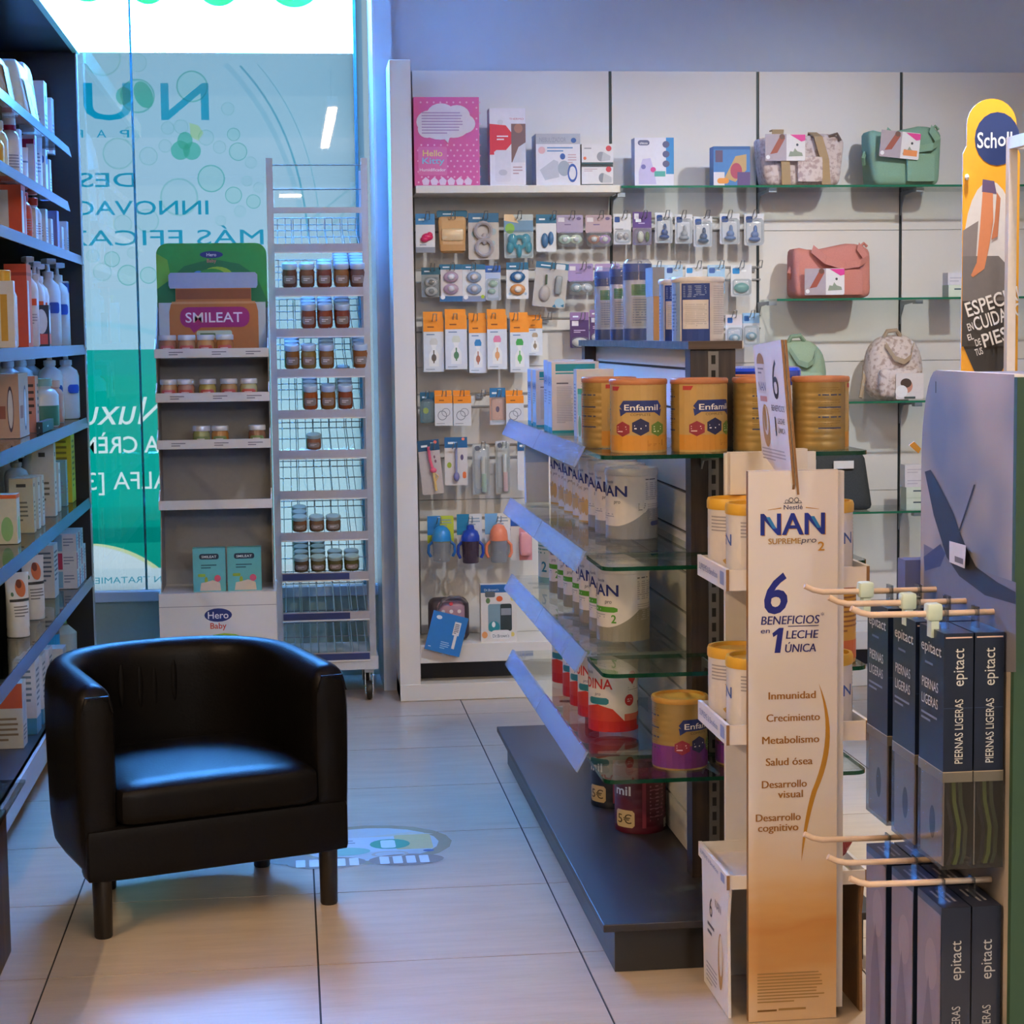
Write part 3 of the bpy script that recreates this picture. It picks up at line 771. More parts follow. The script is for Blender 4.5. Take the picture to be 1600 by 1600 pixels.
left_item(bagpack(.18, .12, .27, '#e3e4ea', [('R', .1, .62, .7, .74, .01, '#8fb0da'), ('l', .15, .15, .75, .5, 6, '#a9b4c8')]), 'wipes_pack', 0, 47, 'white refill pack with blue mark behind the green pouch, top shelf', 'pack', x=-.92, smooth=True)
left_item(carton('c', .09, .1, .255, '#dfdfe6', tl+[('R', .25, .7, .6, .8, .01, '#2a6fc0')]), 'carton', 0, 63, 'white carton with blue dot, fourth pack along the top left shelf', 'carton', x=-.93)
left_item(carton('c', .07, .1, .21, '#e6e6ea', tl), 'carton', 0, 76, 'plain white carton at the far end of the top left shelf', 'carton', x=-.92)
# second shelf
b, c = cap_bottle(.035, .16, '#e9d6ae', '#e7e0d0'); left_item(b, 'lotion_bottle', 1, 6, 'cream lotion bottle nearest the camera on second left shelf', 'bottle', kids_=[('cap', c, True)], smooth=True)
b, c = cap_bottle(.034, .12, '#e7a92c', '#efe8dc'); left_item(b, 'lotion_bottle', 1, 0, 'amber bottle with cream cap at the left edge, second left shelf', 'bottle', kids_=[('cap', c, True)], smooth=True)
b, c = cap_bottle(.034, .198, '#e9e4e2', '#e8dfda', [('l', .2, .1, .8, .6, 6, '#9a9aa4')]); c.lathe([(.021, .16), (.0215, .163), (.0215, .176)], M('#b01848'), 12)
left_item(b, 'lotion_bottle', 1, 26, 'tall white bottle with red collar on the second left shelf', 'bottle', kids_=[('cap', c, True)], smooth=True)
left_item(carton('c', .06, .05, .17, '#e4e4ea', tl), 'carton', 1, 31, 'white carton right behind the red collared bottle', 'carton')
b, c = squeeze_tube(.06, .13, '#e2e3ea', '#dcdde4', [('r', .1, .55, .9, .6, '#7a86a8')]); left_item(b, 'cream_tube', 1, 41, 'short white cream tube before the crimson carton, second left shelf', 'tube', kids_=[('cap', c, True)], smooth=True)
left_item(carton('c', .04, .06, .17, '#a31d44', [('r', .6, .1, 1, .9, '#d9d9e0')]), 'carton', 1, 50, 'crimson carton on the second left shelf', 'carton')
left_item(carton('c', .05, .05, .19, '#dcdde4', tl), 'carton', 1, 55, 'narrow white carton touching the crimson carton', 'carton')
b, c = squeeze_tube(.07, .198, '#dfe1ea', '#d4d7e0', [('l', .2, .2, .8, .7, 7, '#8a93b0')]); left_item(b, 'cream_tube', 1, 62, 'tall white cream tube with fine print on second left shelf', 'tube', kids_=[('cap', c, True)], smooth=True)
left_item(carton('c', .06, .05, .17, '#e3e5ec', [('R', .3, .7, .9, .88, .01, '#2b66c4')]), 'carton', 1, 71, 'white carton with blue panel, last on second left shelf', 'carton')
left_item(carton('c', .05, .05, .145, '#dfe2ea', tl), 'carton', 1, 77, 'small white carton at far end of second left shelf', 'carton')
# third shelf: orange sun care
OR = '#e2502a'
left_item(carton('c', .1, .08, .165, OR, [('r', .05, .1, .5, .9, '#e9e2e0')]), 'carton', 2, 24, 'large orange carton nearest on the third left shelf', 'carton')
left_item(carton('c', .05, .05, .145, OR, [('r', .3, .0, 1, 1, '#e8e4e4')]), 'carton', 2, 34, 'slim orange and white carton beside the large orange carton', 'carton')
for px, h, l in ((43, .165, 'first'), (58, .165, 'second')):
    b, c = cap_bottle(.03, h, OR if l == 'first' else '#e8e2e2', '#d93c20', [('l', .25, .15, .85, .7, 6, '#b88')]); left_item(b, 'sun_spray', 2, px, l+' white and orange spray with red-orange cap, third left shelf', 'bottle', kids_=[('cap', c, True)], smooth=True)
for px, h, col, l in ((50, .12, '#e8e3e4', 'white carton between the two orange capped sprays'), (66, .135, '#e6e4e8', 'white carton behind the orange capped sprays'), (74, .11, '#dedfe8', 'pale carton left of the lilac carton, third left shelf'), (84, .15, '#8a7fae', 'lilac carton on the third left shelf'), (91, .10, '#d5d7e4', 'low pale carton in front of the lilac carton'), (99, .13, '#d9dde6', 'white carton at far end of third left shelf')):
    left_item(carton('c', .06, .06, h, col, tl), 'carton', 2, px, l, 'carton')
# fourth shelf
b, c = cap_bottle(.045, .235, '#e9e0c6', '#f0a41c', [('r', .3, .2, .55, .8, '#e0a93a')]); left_item(b, 'sun_bottle', 3, 6, 'cream bottle with yellow cap on fourth left shelf', 'bottle', kids_=[('cap', c, True)], smooth=True)
left_item(carton('c', .11, .07, .265, OR, [('r', .1, .05, .42, .8, '#e8e2e0'), ('r', .0, .86, 1, .9, '#b93a1c')]), 'carton', 3, 31, 'tall orange carton on the fourth left shelf', 'carton')
left_item(carton('c', .03, .05, .2, '#e7e3e0', [('r', .2, .1, .6, .8, '#d9a43a')]), 'carton', 3, 14, 'narrow white carton between yellow capped bottle and orange carton', 'carton', x=-.84)
for k, (px, h) in enumerate(((46, .30), (57, .29), (63, .285))):
    b, c = pump_bottle(.036, h, '#e6e4e6', '#dfe0e6', [('r', .3, .8, .75, .98, '#e4582e'), ('l', .2, .3, .8, .6, 4, '#a9a9b4')]); left_item(b, 'pump_bottle', 3, px, ORD[k]+' white pump bottle with orange label, fourth left shelf', 'bottle', kids_=[('pump', c, True)], smooth=True)
left_item(carton('c', .05, .05, .14, '#2c3848', [('e', .5, .6, .4, .3, '#e8e4e4'), ('r', .1, .05, .9, .3, '#e0523a')]), 'carton', 3, 69, 'small dark carton with orange foot at the pump bottles', 'carton', x=-.83)
for k, (px, h) in enumerate(((78, .315), (92, .31))):
    b, c = pump_bottle(.045, h, '#d5dbe0', '#dfe2e8', [('R', .25, .6, .8, .9, .008, '#2450b0')]); left_item(b, 'pump_bottle', 3, px, ('nearer' if not k else 'farther')+' clear pump bottle with blue mark, fourth left shelf', 'bottle', kids_=[('pump', c, True)], smooth=True)
left_item(carton('c', .07, .05, .245, '#cfdbe6', [('r', 0, .82, 1, .97, '#2b66c4'), ('r', 0, 0, 1, .1, '#e6eaf0'), ('l', .2, .3, .8, .7, 5, '#6fa88c')]), 'carton', 3, 110, 'white and blue carton at far end of the fourth left shelf', 'carton')
# fifth shelf
left_item(carton('c', .22, .07, .20, '#c9a48c', [('e', .62, .45, .14, .36, '#4a3f58'), ('e', .62, .45, .11, .3, '#d9dde4'), ('r', .1, .3, .4, .5, '#9a5a48')]), 'gift_box', 4, 16, 'kraft gift box with oval drawing on fifth left shelf', 'box', x=-.87)
left_item(carton('c', .08, .06, .185, '#d98f72', [('r', .05, .05, .5, .95, '#d6a890'), ('l', .55, .3, .95, .9, 5, '#4a3830')]), 'carton', 4, 40, 'peach carton next to the kraft gift box', 'carton')
b, c = cap_bottle(.06, .17, '#cfd6d2', '#8fc4b8'); b.lathe([(.0605, .005), (.0605, .075)], M('#3f7f64', .3), 16, sy=.8, cap=False); left_item(b, 'mouthwash_bottle', 4, 62, 'round bottle with green liquid on the fifth left shelf', 'bottle', kids_=[('cap', c, True)], smooth=True)
b, c = cap_bottle(.035, .155, '#d6a08c', '#e8c0a8'); left_item(b, 'lotion_bottle', 4, 82, 'peach bottle right after the green liquid bottle', 'bottle', kids_=[('cap', c, True)], smooth=True)
for k, px in enumerate((10, 29, 47, 66)):
    b, c = pump_bottle(.05, .27, '#d9dee4', '#e3e6ea', [('R', .4, .62, .95, .9, .01, '#203f86')]); left_item(b, 'pump_bottle', 4, px, ORD[k]+' white pump bottle in the back row, fifth left shelf', 'bottle', x=-.99, kids_=[('pump', c, True)], smooth=True)
for k, px in enumerate((76, 100, 112)):
    b, c = pump_bottle(.05, .265, '#e3e2e4', '#e6e8ec', [('R', .3, .6, .9, .9, .01, '#2450b0')]); left_item(b, 'pump_bottle', 4, px, ('white pump bottle with blue label beside the peach bottle', 'large white pump bottle near the far end of the fifth left shelf', 'last white pump bottle at the window end, fifth left shelf')[k], 'bottle', x=-.9 if k == 0 else -.85, kids_=[('pump', c, True)], smooth=True)
left_item(carton('c', .3, .02, .035, '#22383a', [('l', .4, .3, .6, .7, 1, '#cfd8d8')]), 'display_tray', 4, 66, 'dark green display tray at the front of the fifth left shelf', 'tray', x=-.815)
# sixth shelf
left_item(carton('c', .07, .06, .15, '#d2cdb4', [('r', 0, .92, 1, 1, '#e06a30'), ('e', .5, .3, .3, .25, '#8fbf7c')]), 'carton', 5, 3, 'cream carton with orange edge and green leaf, sixth left shelf', 'carton')
for px, h, l in ((26, .175, 'olive kraft carton standing out on the sixth left shelf'), (34, .17, 'first pale carton behind the olive kraft carton'), (41, .168, 'second pale carton behind the olive kraft carton')):
    left_item(carton('c', .05, .075, h, '#c0b997' if px == 26 else '#c9cfc0', [('l', .2, .2, .8, .6, 5, '#6b6a58'), ('r', .3, .84, .7, .9, '#3a3a34')]), 'carton', 5, px, l, 'carton')
left_item(carton('c', .06, .075, .255, '#cfcdbb', [('r', .3, .82, .6, .88, '#33352e'), ('l', .3, .2, .8, .5, 4, '#6b6a58')]), 'carton', 5, 62, 'tall cream carton in the middle of the sixth left shelf', 'carton')
left_item(carton('c', .055, .06, .175, '#d6d6ca', [('r', .3, .78, .6, .86, '#33352e')]), 'carton', 5, 72, 'short cream carton after the tall cream carton', 'carton')
left_item(carton('c', .05, .06, .17, '#7fb0b0', tl), 'carton', 5, 84, 'small teal carton at the yellow carton', 'carton')
for px, h, x, l in ((18, .2, -1.0, 'white pump bottle above the cream cartons, sixth left shelf'), (45, .24, -.98, 'white spray bottle behind tall cream carton'), (70, .23, -.97, 'white capped pump bottle at centre of sixth left shelf'), (88, .27, -.92, 'white pump bottle with yellow label beside the yellow carton')):
    b, c = pump_bottle(.045, h, '#dcdcd2', '#e2e2dc', [('r', .3, .7, .9, .95, '#e2b21e')] if px == 88 else None); left_item(b, 'pump_bottle', 5, px, l, 'bottle', x=x, kids_=[('pump', c, True)], smooth=True)
left_item(carton('c', .12, .07, .27, '#d9c11e', [('l', .2, .2, .8, .9, 9, '#8a7a12')]), 'carton', 5, 108, 'large yellow carton at window end of sixth left shelf', 'carton')
left_item(carton('c', .1, .05, .235, '#d0b81c', [('l', .2, .2, .8, .9, 9, '#8a7a12')]), 'carton', 5, 95, 'yellow carton behind the large yellow carton', 'carton', x=-.95)
left_item(carton('c', .3, .02, .035, '#2a2f36', [('l', .4, .3, .6, .7, 1, '#cfd8d8')]), 'display_tray', 5, 74, 'black display tray at the front of sixth left shelf', 'tray', x=-.815)
# seventh shelf
for st_, yy in ((0, 7.255), (1, 7.335), (2, 7.415), (3, 7.495)):
    for lv in range(3 if st_ < 3 else 2):
        k = st_+lv
        left_item(carton('c', .075, .08, .068, '#d8d9de', [('r', .0, .05, .35, .95, ('#7fb6d6', '#b8355e')[k % 2]), ('l', .4, .3, .9, .8, 3, '#8a93a8')]), 'small_carton', 6, 0, 'small white carton with %s end, %s of stack %s on seventh left shelf' % (('sky blue', 'crimson')[k % 2], ('bottom', 'middle', 'top')[lv], ('one', 'two', 'three', 'four')[st_]), 'carton', x=-.838, dz=lv*.0685, y=yy)
for k, (px, h) in enumerate(((12, .2), (38, .21))):
    b, c = squeeze_tube(.085, h, '#e0dcd0', '#ded9cc', [('e', .55, .72, .22, .16, '#d8743c'), ('e', .5, .8, .12, .08, '#7a3a24'), ('r', .1, .48, .9, .53, '#26282a'), ('l', .2, .2, .8, .42, 4, '#7c7a70'), ('e', .2, .62, .05, .04, '#4a7a58')]); left_item(b, 'cream_tube', 6, px, ('nearer' if k == 0 else 'farther')+' white tube with orange hair drawing on seventh left shelf', 'tube', x=-.86, kids_=[('cap', c, True)], smooth=True, rot=PI/2-.9)
left_item(carton('c', .12, .06, .19, '#d4d4d0', [('l', .1, .3, .9, .9, 7, '#5b6b78')]), 'carton', 6, 62, 'white printed carton behind the two tubes', 'carton', x=-.88)
left_item(carton('c', .07, .07, .175, '#a8987e', [('r', .2, .78, .8, .86, '#4a3a30')]), 'carton', 6, 80, 'brown carton in the middle of the seventh left shelf', 'carton', x=-.9)
b, c = cap_bottle(.028, .19, '#e07a84', '#e8d8cc', [('r', .1, .5, .9, .9, '#d94a5a')]); left_item(b, 'lotion_bottle', 6, 93, 'slim pink bottle at front of seventh left shelf', 'bottle', x=-.84, kids_=[('cap', c, True)], smooth=True)
# bottom shelf
left_item(carton('c', .09, .1, .2, '#cfd2d4', [('r', .0, .85, 1, 1, '#dfe2e4'), ('r', .2, .4, .8, .7, '#b9c4d0'), ('l', .15, .1, .85, .35, 4, '#70808c')], left=[('r', 0, .62, 1, 1, '#c95a36'), ('l', .1, .1, .9, .5, 5, '#8a7a6a')]), 'carton', 7, 12, 'white carton with orange side at near end of bottom left shelf', 'carton', x=-.84)
for k, px in enumerate((22, 33, 45)):
    left_item(carton('c', .1, .07, .235-.01*k, '#d6dade', [('r', .0, .0, 1, .22, '#4a9cc0'), ('l', .15, .35, .85, .9, 7, '#6f8494')]), 'carton', 7, px, ORD[k]+' white carton with blue foot on bottom left shelf', 'carton', x=-.85)
b, c = cap_bottle(.045, .265, '#6f6a66', '#d6d6d8', [('r', .1, .6, .95, .98, '#2a9ccc')]); left_item(b, 'mouthwash_bottle', 7, 58, 'dark bottle with sky blue label on the bottom left shelf', 'bottle', x=-.9, kids_=[('cap', c, True)], smooth=True)
b, c = cap_bottle(.05, .25, '#5c5048', '#3b3430', [('r', .2, .3, .8, .7, '#8a6a50')]); left_item(b, 'mouthwash_bottle', 7, 28, 'brown bottle at the back of bottom left shelf', 'bottle', x=-1.0, kids_=[('cap', c, True)], smooth=True)
left_item(carton('c', .1, .08, .16, '#cfd6d8', [('r', 0, .3, 1, .7, '#7ab8c8')]), 'carton', 7, 66, 'white and teal carton beside the armchair, bottom left shelf', 'carton', x=-.85)
left_item(bagpack(.14, .12, .27, '#5a9a52', [('r', .2, .2, .8, .6, '#7fb868')]), 'refill_pouch', 7, 88, 'bright green refill pouch on the bottom left shelf', 'pouch', x=-.93, smooth=True)
left_item(MB().lathe([(.05, 0), (.06, .01), (.062, .14), (.03, .17)], M('#b9c6c0', .3), 16), 'cotton_jar', 7, 78, 'pale jar between dark bottle and green pouch', 'jar', x=-.88, smooth=True)
left_item(MB().lathe([(.07, 0), (.075, .12), (.08, .125), (.08, .16), (.07, .168)], M('#9fd2c0', .35), 20), 'mint_tub', 7, 106, 'round mint tub with lid behind the armchair, bottom left shelf', 'tub', x=-.9, smooth=True)
SIDE_PRINT = False
# dark wooden counter at the left edge of the picture
ct = tag(empty('wooden_counter', (-.95, 3.4, 0)), 'low brown wooden display counter with glass top at the left edge', 'counter')
MB().box(-.3, .297, -1.2, .93, 0, .33, wood('brown_counter_wood', '#2a1d16', '#4b382c', 1.2)).build('cabinet', ct, bevel=.003)
MB().box(-.3, .315, -1.2, 1.12, .345, .353, GLASS).build('glass_top', ct)
for y in (-.8, .8): MB().lathe([(.008, .33), (.008, .345)], STEEL, 10).build('standoff', ct, (.2, y, 0))

# ------------------------------------------------------------------ baby food floor stand
hs = tag(empty('baby_food_stand', (-.27, 6.95, 0)), 'grey cardboard floor stand with green header and white trays of baby jars', 'display stand')
CARD = M('#a6a4a2', .6); HW_ = .197
zt = lambda y, Y=6.95: P(340, y, Y=Y).z
def hp(mb, n, **k): return mb.build(n, hs, **k)
cx = P(335, 600, Y=7.0).x+.27          # stand centre offset
hs.location.x += cx
zb_ = zt(925, 6.8)
mb = MB().box(-.205, .205, -.17, .16, 0, zb_-.0, WHITE)
fr = Flat((-.205, -.17, 0), (1, 0, 0), (0, 0, 1), .41, zb_)
NAVY = '#1b2f7a'
mb.prints(fr, [('r', 0, .9, 1, .905, '#9a9a9e'), ('e', .5, .835, .118, .05, NAVY), ('t', .5, .81, .052, 'Hero', '#e8e8ee', {'bold': .01}), ('t', .5, .735, .045, 'Baby', '#d0402e', {'bold': .008}),
               ('e', .5, .47, .34, .2, '#2f7fc0'), ('e', .55, .5, .3, .2, '#9cc43a'), ('e', .5, .47, .28, .22, '#3f9a30')])
hp(mb, 'base_box')
hp(MB().box(-.195, .195, .10, .115, zb_, zt(470), M('#8c8a88', .6)).build('x') if False else MB().box(-.195, .195, .10, .115, zb_, zt(468), M('#9b9ca0', .6)), 'back_board')
for sx in (-1, 1):
    hp(MB().prism([(.11, zb_), (-.12, zb_), (-.10, zb_+.1), (-.03, zb_+.3), (-.06, zt(545)), (.11, zt(470))], lambda x, y, d: (d, x, y), sx*.197-.002, sx*.197+.002, M('#97989c', .6)), 'side_panel')
JAR_G = {}
def small_jar(food, lidc='#d9dde2', lab='#c8584a', r=.027, h=.06):
    k = (food, lidc, lab, r, h)
    if k not in JAR_G:
        b = MB().lathe([(r*.92, 0), (r, .005), (r, h*.62), (r*.86, h*.74), (r*.86, h*.78)], M(food, .25, coat=.5), 14)
        b.prints(Cyl(r, h*.14, r*1.9, h*.42), [('R', .05, .1, .95, .9, .006, lab), ('l', .25, .35, .75, .7, 2, '#e9dcd8')], d0=.0006)
        c = MB().lathe([(r*.98, h*.76), (r*1.0, h*.8), (r*1.0, h*.96), (r*.93, h)], M(lidc, .3, metal=.2), 14)
        JAR_G[k] = (b, c)
    b, c = JAR_G[k]
    return b, c
_jp = {}
def place_jar(loc, food, lidc, lab, r, h, label, group, name='baby_food_jar'):
    k = (food, lidc, lab, r, h)
    if k in _jp: return copy_tree(_jp[k], loc, 0, label, group)
    b, c = small_jar(food, lidc, lab, r, h)
    o = put(b, name, loc, 0, label, 'jar', group, True, [('lid', c, True)]); _jp[k] = o; return o
tray_y = [(550, .565), (618, .632), (690, .703), (783, .79)]
YT = 6.95
rows = [[(-.155, '#a86a4a'), (-.088, '#b98a60'), (-.022, '#c9925a'), (.045, '#b9743a')],
        [(-.155, '#b98a5a'), (-.095, '#b88a7a'), (-.02, '#b0a050'), (.055, '#b08a58'), (.125, '#a8a06a')],
        [(-.045, '#9aa060'), (.02, '#b57a3c'), (.15, '#8a5a3a')], []]
names = ['top tray', 'second tray', 'third tray']
for k, (yy, _) in enumerate(tray_y):
    z0 = zt(yy+8); z1 = zt(yy-6)
    tr_ = MB().box(-.193, .193, -.11, .1, z0, z0+.004, M('#98969a', .6)); o = hp(tr_, 'tray')
    lip = MB().box(-.197, .197, -.114, -.108, z0, z1, WHITE)
    if k < 3: lip.prints(Flat((-.197, -.114, z0), (1, 0, 0), (0, 0, 1), .394, z1-z0), [('l', x, .25, x+.14, .75, 2, '#7c7c84') for x in (.12, .5, .8)])
    lip.build('tray_lip', o)
    for sx in (-1, 1): MB().prism([(-.112, z0), (.0, z0), (.0, z0+.03), (-.06, z1+.035), (-.112, z1)], lambda x, y, d: (d, x, y), sx*.197-.003, sx*.197+.001, WHITE).build('tray_cheek', o)
    if k < 3:
        for j, (x, f) in enumerate(rows[k]):
            place_jar(hs.location+Vector((x, -.075, z0+.004)), f, '#d6dade', '#c4584a' if k < 2 else '#7a8a4a', .031, .076, ORD[j]+' small baby food jar from the left on the '+names[k]+' of the green stand', 'jars on the green stand')
# header: green board with emblem and a big printed jar in front of it
zh0, zh1 = zt(472), zt(378)
hd = MB(); w2 = .197; rr = .04
poly = [(-w2, zh0-.02), (w2, zh0-.02)]+[(w2-rr+rr*math.cos(a), zh1-rr+rr*math.sin(a)) for a in [k*PI/12 for k in range(7)]]+[(-w2+rr+rr*math.cos(a), zh1-rr+rr*math.sin(a)) for a in [PI/2+k*PI/12 for k in range(7)]]
hd.prism(poly, lambda x, y, d: (x, d, y), .098, .092, M('#2a9a44', .5))
hF = Flat((-w2, .092, zh0-.02), (1, 0, 0), (0, 0, 1), 2*w2, zh1-zh0+.02)
hd.prints(hF, [('p', [(0, 0), (.35, 0), (.14, .35), (.1, .75), (0, .85)], '#6fae3e'), ('p', [(0, .0), (1, 0), (1, .1), (.9, .5), (.75, .68), (.5, .76), (.25, .65), (.1, .42), (0, .3)], '#0f7a44'),
               ('e', .38, .48, .06, .1, '#3d8fd0'), ('e', .55, .5, .14, .14, '#9ac83e'), ('e', .5, .48, .13, .13, '#2a9a44'),
               ('e', .5, .825, .105, .055, NAVY), ('t', .5, .8, .052, 'Hero', '#e4e8f2', {'bold': .008}), ('t', .5, .705, .055, 'Baby', '#d07a70', {'bold': .008})], d0=.0006)
hp(hd, 'header_board')
# printed jar cut-out
zj0, zj1 = zt(548), zt(425)
jc = MB(); Hj = zj1-zj0; jw = .158
jF = lambda x, y, d: (x+.005, .05-d, zj0+y*Hj)
jp_ = [(-jw, 0), (jw, 0), (jw, .5), (jw*.96, .6), (jw*.85, .64), (jw*.85, .8), (-jw*.85, .8), (-jw*.85, .64), (-jw*.96, .6), (-jw, .5)]
jc.prism(jp_, jF, 0, .006, M('#b5692c', .45))
jc.prism([(-jw*.97, .8), (jw*.97, .8), (jw*1.0, .84), (jw*1.0, .97), (jw*.95, 1.0), (-jw*.95, 1.0), (-jw*1.0, .97), (-jw*1.0, .84)], jF, 0, .007, M('#9fb0d0', .45))
jFr = Flat((-jw+.005, .05-.006, zj0), (1, 0, 0), (0, 0, 1), 2*jw, Hj)
jc.prints(jFr, [('r', .08, .66, .92, .79, '#8a4a24'), ('r', .03, .6, .97, .63, '#c88a58'), ('R', .12, .3, .9, .56, .03, '#a0186a'), ('p', [(.2, .34), (.4, .34), (.27, .23)], '#a0186a'), ('t', .5, .365, .13, 'SMILEAT', '#eee6ee', {'bold': .01, 'fit': .64}),
                ('R', .3, .16, .7, .26, .008, '#b9c4a6'), ('l', .34, .18, .66, .25, 1, '#5c7a50')], d0=.0005)
jo = hp(jc, 'printed_jar')
hp(MB().box(-.19, .19, .045, .05, zj0-.03, zt(472), M('#b9c8cc', .5)), 'display_card')
# two tea boxes on the base
for k, (x0, x1) in enumerate(((302, 353), (356, 409))):
    a = P(x0, 922, Y=6.8); b2 = P(x1, 922, Y=6.8); h = zt(857, 6.8)-zb_
    w = b2.x-a.x; TE = '#63b8bc'
    pr = [('R', .2, .74, .8, .87, .008, '#12304a'), ('t', .5, .775, .055, 'SMILEAT', '#e6eef0', {'bold': .01, 'fit': .46}), ('l', .25, .52, .78, .64, 2, '#1d5a6a'), ('R', .15, .34, .38, .41, .004, '#8fae3a'), ('e', .4, .26, .05, .08, '#9ab23a'), ('e', .75, .3, .1, .08, '#d85a7a'),
          ('p', [(.2, .02), (.85, .02), (.82, .2), (.6, .26), (.4, .22), (.24, .2)], '#d6c4ae')]
    put(carton('c', w, .045, h, TE, pr), 'cereal_box', ((a.x+b2.x)/2, 6.84, zb_), 0, ('left' if k == 0 else 'right')+' turquoise cereal box with dark badge on the stand base', 'box', 'cereal boxes on the stand')

# ------------------------------------------------------------------ wire jar rack on castors
XA, XB2 = P(436, 700, Y=7.2).x, P(572, 700, Y=7.2).x
rk = tag(empty('wire_rack', ((XA+XB2)/2, 7.36, 0)), 'tall grey wire rack on castors holding rows of glass jars before the window', 'rack')
RW = (XB2-XA)/2; RC = M('#a9adb4', .4, metal=.3); rx = rk.location.x
def rp(mb, n, **k): return mb.build(n, rk, **k)
ztop = P(430, 247, Y=7.2).z
for sx in (-1, 1):
    rp(MB().box(sx*(RW+.012)-.012, sx*(RW+.012)+.012, -.165, -.15, .12, ztop, RC), 'post')
    rp(MB().box(sx*(RW+.012)-.008, sx*(RW+.012)+.008, .16, .172, .12, ztop-.02, RC), 'post')
    rp(MB().box(sx*(RW+.012)-.006, sx*(RW+.012)+.006, -.15, .16, .17, .195, RC), 'side_rail')
for y in (258, 296): rp(MB().tube([(-RW, -.158, P(500, y, Y=7.2).z), (RW, -.158, P(500, y, Y=7.2).z)], .0025, WIRE), 'cross_wire')
rp(MB().box(-RW, RW, -.165, -.157, P(500, 333, Y=7.2).z, P(500, 324, Y=7.2).z, RC), 'cross_bar')
rp(MB().box(-RW-.03, RW+.03, -.185, .175, .122, .172, M('#c2c3c6', .4)), 'base')
for sx in (-1, 1):
    for y in (-.15, .14):
        cst = MB().box(-.018, .018, -.026, .026, .108, .122, STEEL).build('castor', rk, (sx*(RW-.005), y, 0))
        w = MB(); w.lathe([(.012, -.012), (.034, -.010), (.037, 0), (.034, .010), (.012, .012)], M('#1c1c1e', .5), 16)
        w.v = [(z, x, y2+.0372) for x, y2, z in w.v]; w.build('wheel', cst, smooth=True)
        [MB().prism([(-.012, .025), (.012, .025), (.02, .108), (-.006, .108)], lambda a, b, d: (d, a, b), q-.0015, q+.0015, CHROME).build('fork', cst) for q in (-.0145, .0145)]
strips = [388, 456, 520, 583, 647, 710, 773, 838, 901, 963, 1027]
BLUE = M('#2a3768', .5)
shz = []
for k, y in enumerate(strips):
    zc_ = P(505, y, Y=7.18).z; h = .034; sh = MB()
    zf = zc_+h/2-.006; zr = zf+.03 if k == 0 else zf+.012
    sh_o = rp(MB().box(-RW, RW, -.186, -.181, zc_-h/2, zc_+h/2, M('#a3a0a6', .5)).box(-RW, RW, -.19, -.186, zc_-h/2, zc_-h/2+.004, WHITE), 'price_strip')
    if k >= 8: MB().box(-RW+.002, (RW*.55 if k < 10 else RW-.002), -.1875, -.186, zc_-h/2+.006, zc_+h/2-.004, BLUE).build('blue_label', sh_o)
    wr = MB()
    for q in range(11): x = -RW+.012+q*(2*RW-.024)/10; wr.tube([(x, -.18, zf), (x, .15, zf+.0726), (x, .155, zf+.12)], .0016, WIRE, 5)
    for y_, dz in ((-.18, 0), (0, .0396), (.15, .0726), (.155, .12), (.155, .095)): wr.tube([(-RW, y_, zf+dz), (RW, y_, zf+dz)], .002, WIRE, 5)
    w_o = wr.build('wire_grid', rk); w_o['kind'] = 'stuff'
    dv = 0
    for q in range(4):
        x = -RW+2*RW*(q+1)/5
        MB().tube([(x, -.17, zf+.006), (x, .14, zf+.074), (x, .15, zf+.115)], .002, WIRE, 5).build('divider', rk)
    shz.append(zf+.003)
# jars: (shelf, [(column, jars deep, food colour)], tall or short, shelf name)
RACK = [(1, [(454, 1, '#6a4638'), (481, 1, '#7a4e34'), (508, 2, '#7a3f34'), (535, 5, '#8a5a34'), (560, 5, '#6a4a3c')], 1, 'second shelf from the top'), (2, [(482, 3, '#84462e'), (508, 3, '#8a3e20'), (535, 4, '#82381e')], 1, 'third shelf from the top'), (3, [(455, 3, '#8a5a2c'), (481, 1, '#8a7444'), (509, 4, '#80562c'), (562, 5, '#8a542c')], 1, 'fourth shelf from the top'), (4, [(482, 4, '#9a4e20'), (510, 1, '#8a5a28'), (537, 6, '#8a4018')], 1, 'fifth shelf from the top'), (5, [(486, 1, '#8a5638')], 0, 'sixth shelf from the top'), (7, [(461, 3, '#7a5438'), (488, 1, '#75563a'), (514, 1, '#6a5038')], 0, 'eighth shelf from the top'), (8, [(462, 5, '#5a4a34'), (489, 5, '#5a5434'), (516, 2, '#54502e'), (542, 2, '#4e5028')], 0, 'ninth shelf from the top'), ]
for sh, cols, tall, nm in RACK:
    for c, (px, n, food) in enumerate(cols):
        x = P(px, 500, Y=7.21).x; r, h = .0285, (.088 if tall else .056)
        for q in range(n):
            where = 'front' if q == 0 else ORD[q]+'-row'
            lab = '%s jar in %s column, %s of the wire rack' % (where, ORD[c], nm.replace('shelf from the top', 'shelf down')) if len(cols) > 1 else 'single short jar alone on %s of the wire rack' % nm
            j_ = place_jar((x, 7.36-.142+q*.0595, shz[sh]+.0075+q*.0131), food, '#b4c8e2' if sh < 5 else '#9fb4b4', '#8a7a70', r, h, lab, 'jars on the wire rack'); j_.rotation_euler[0] = .2165

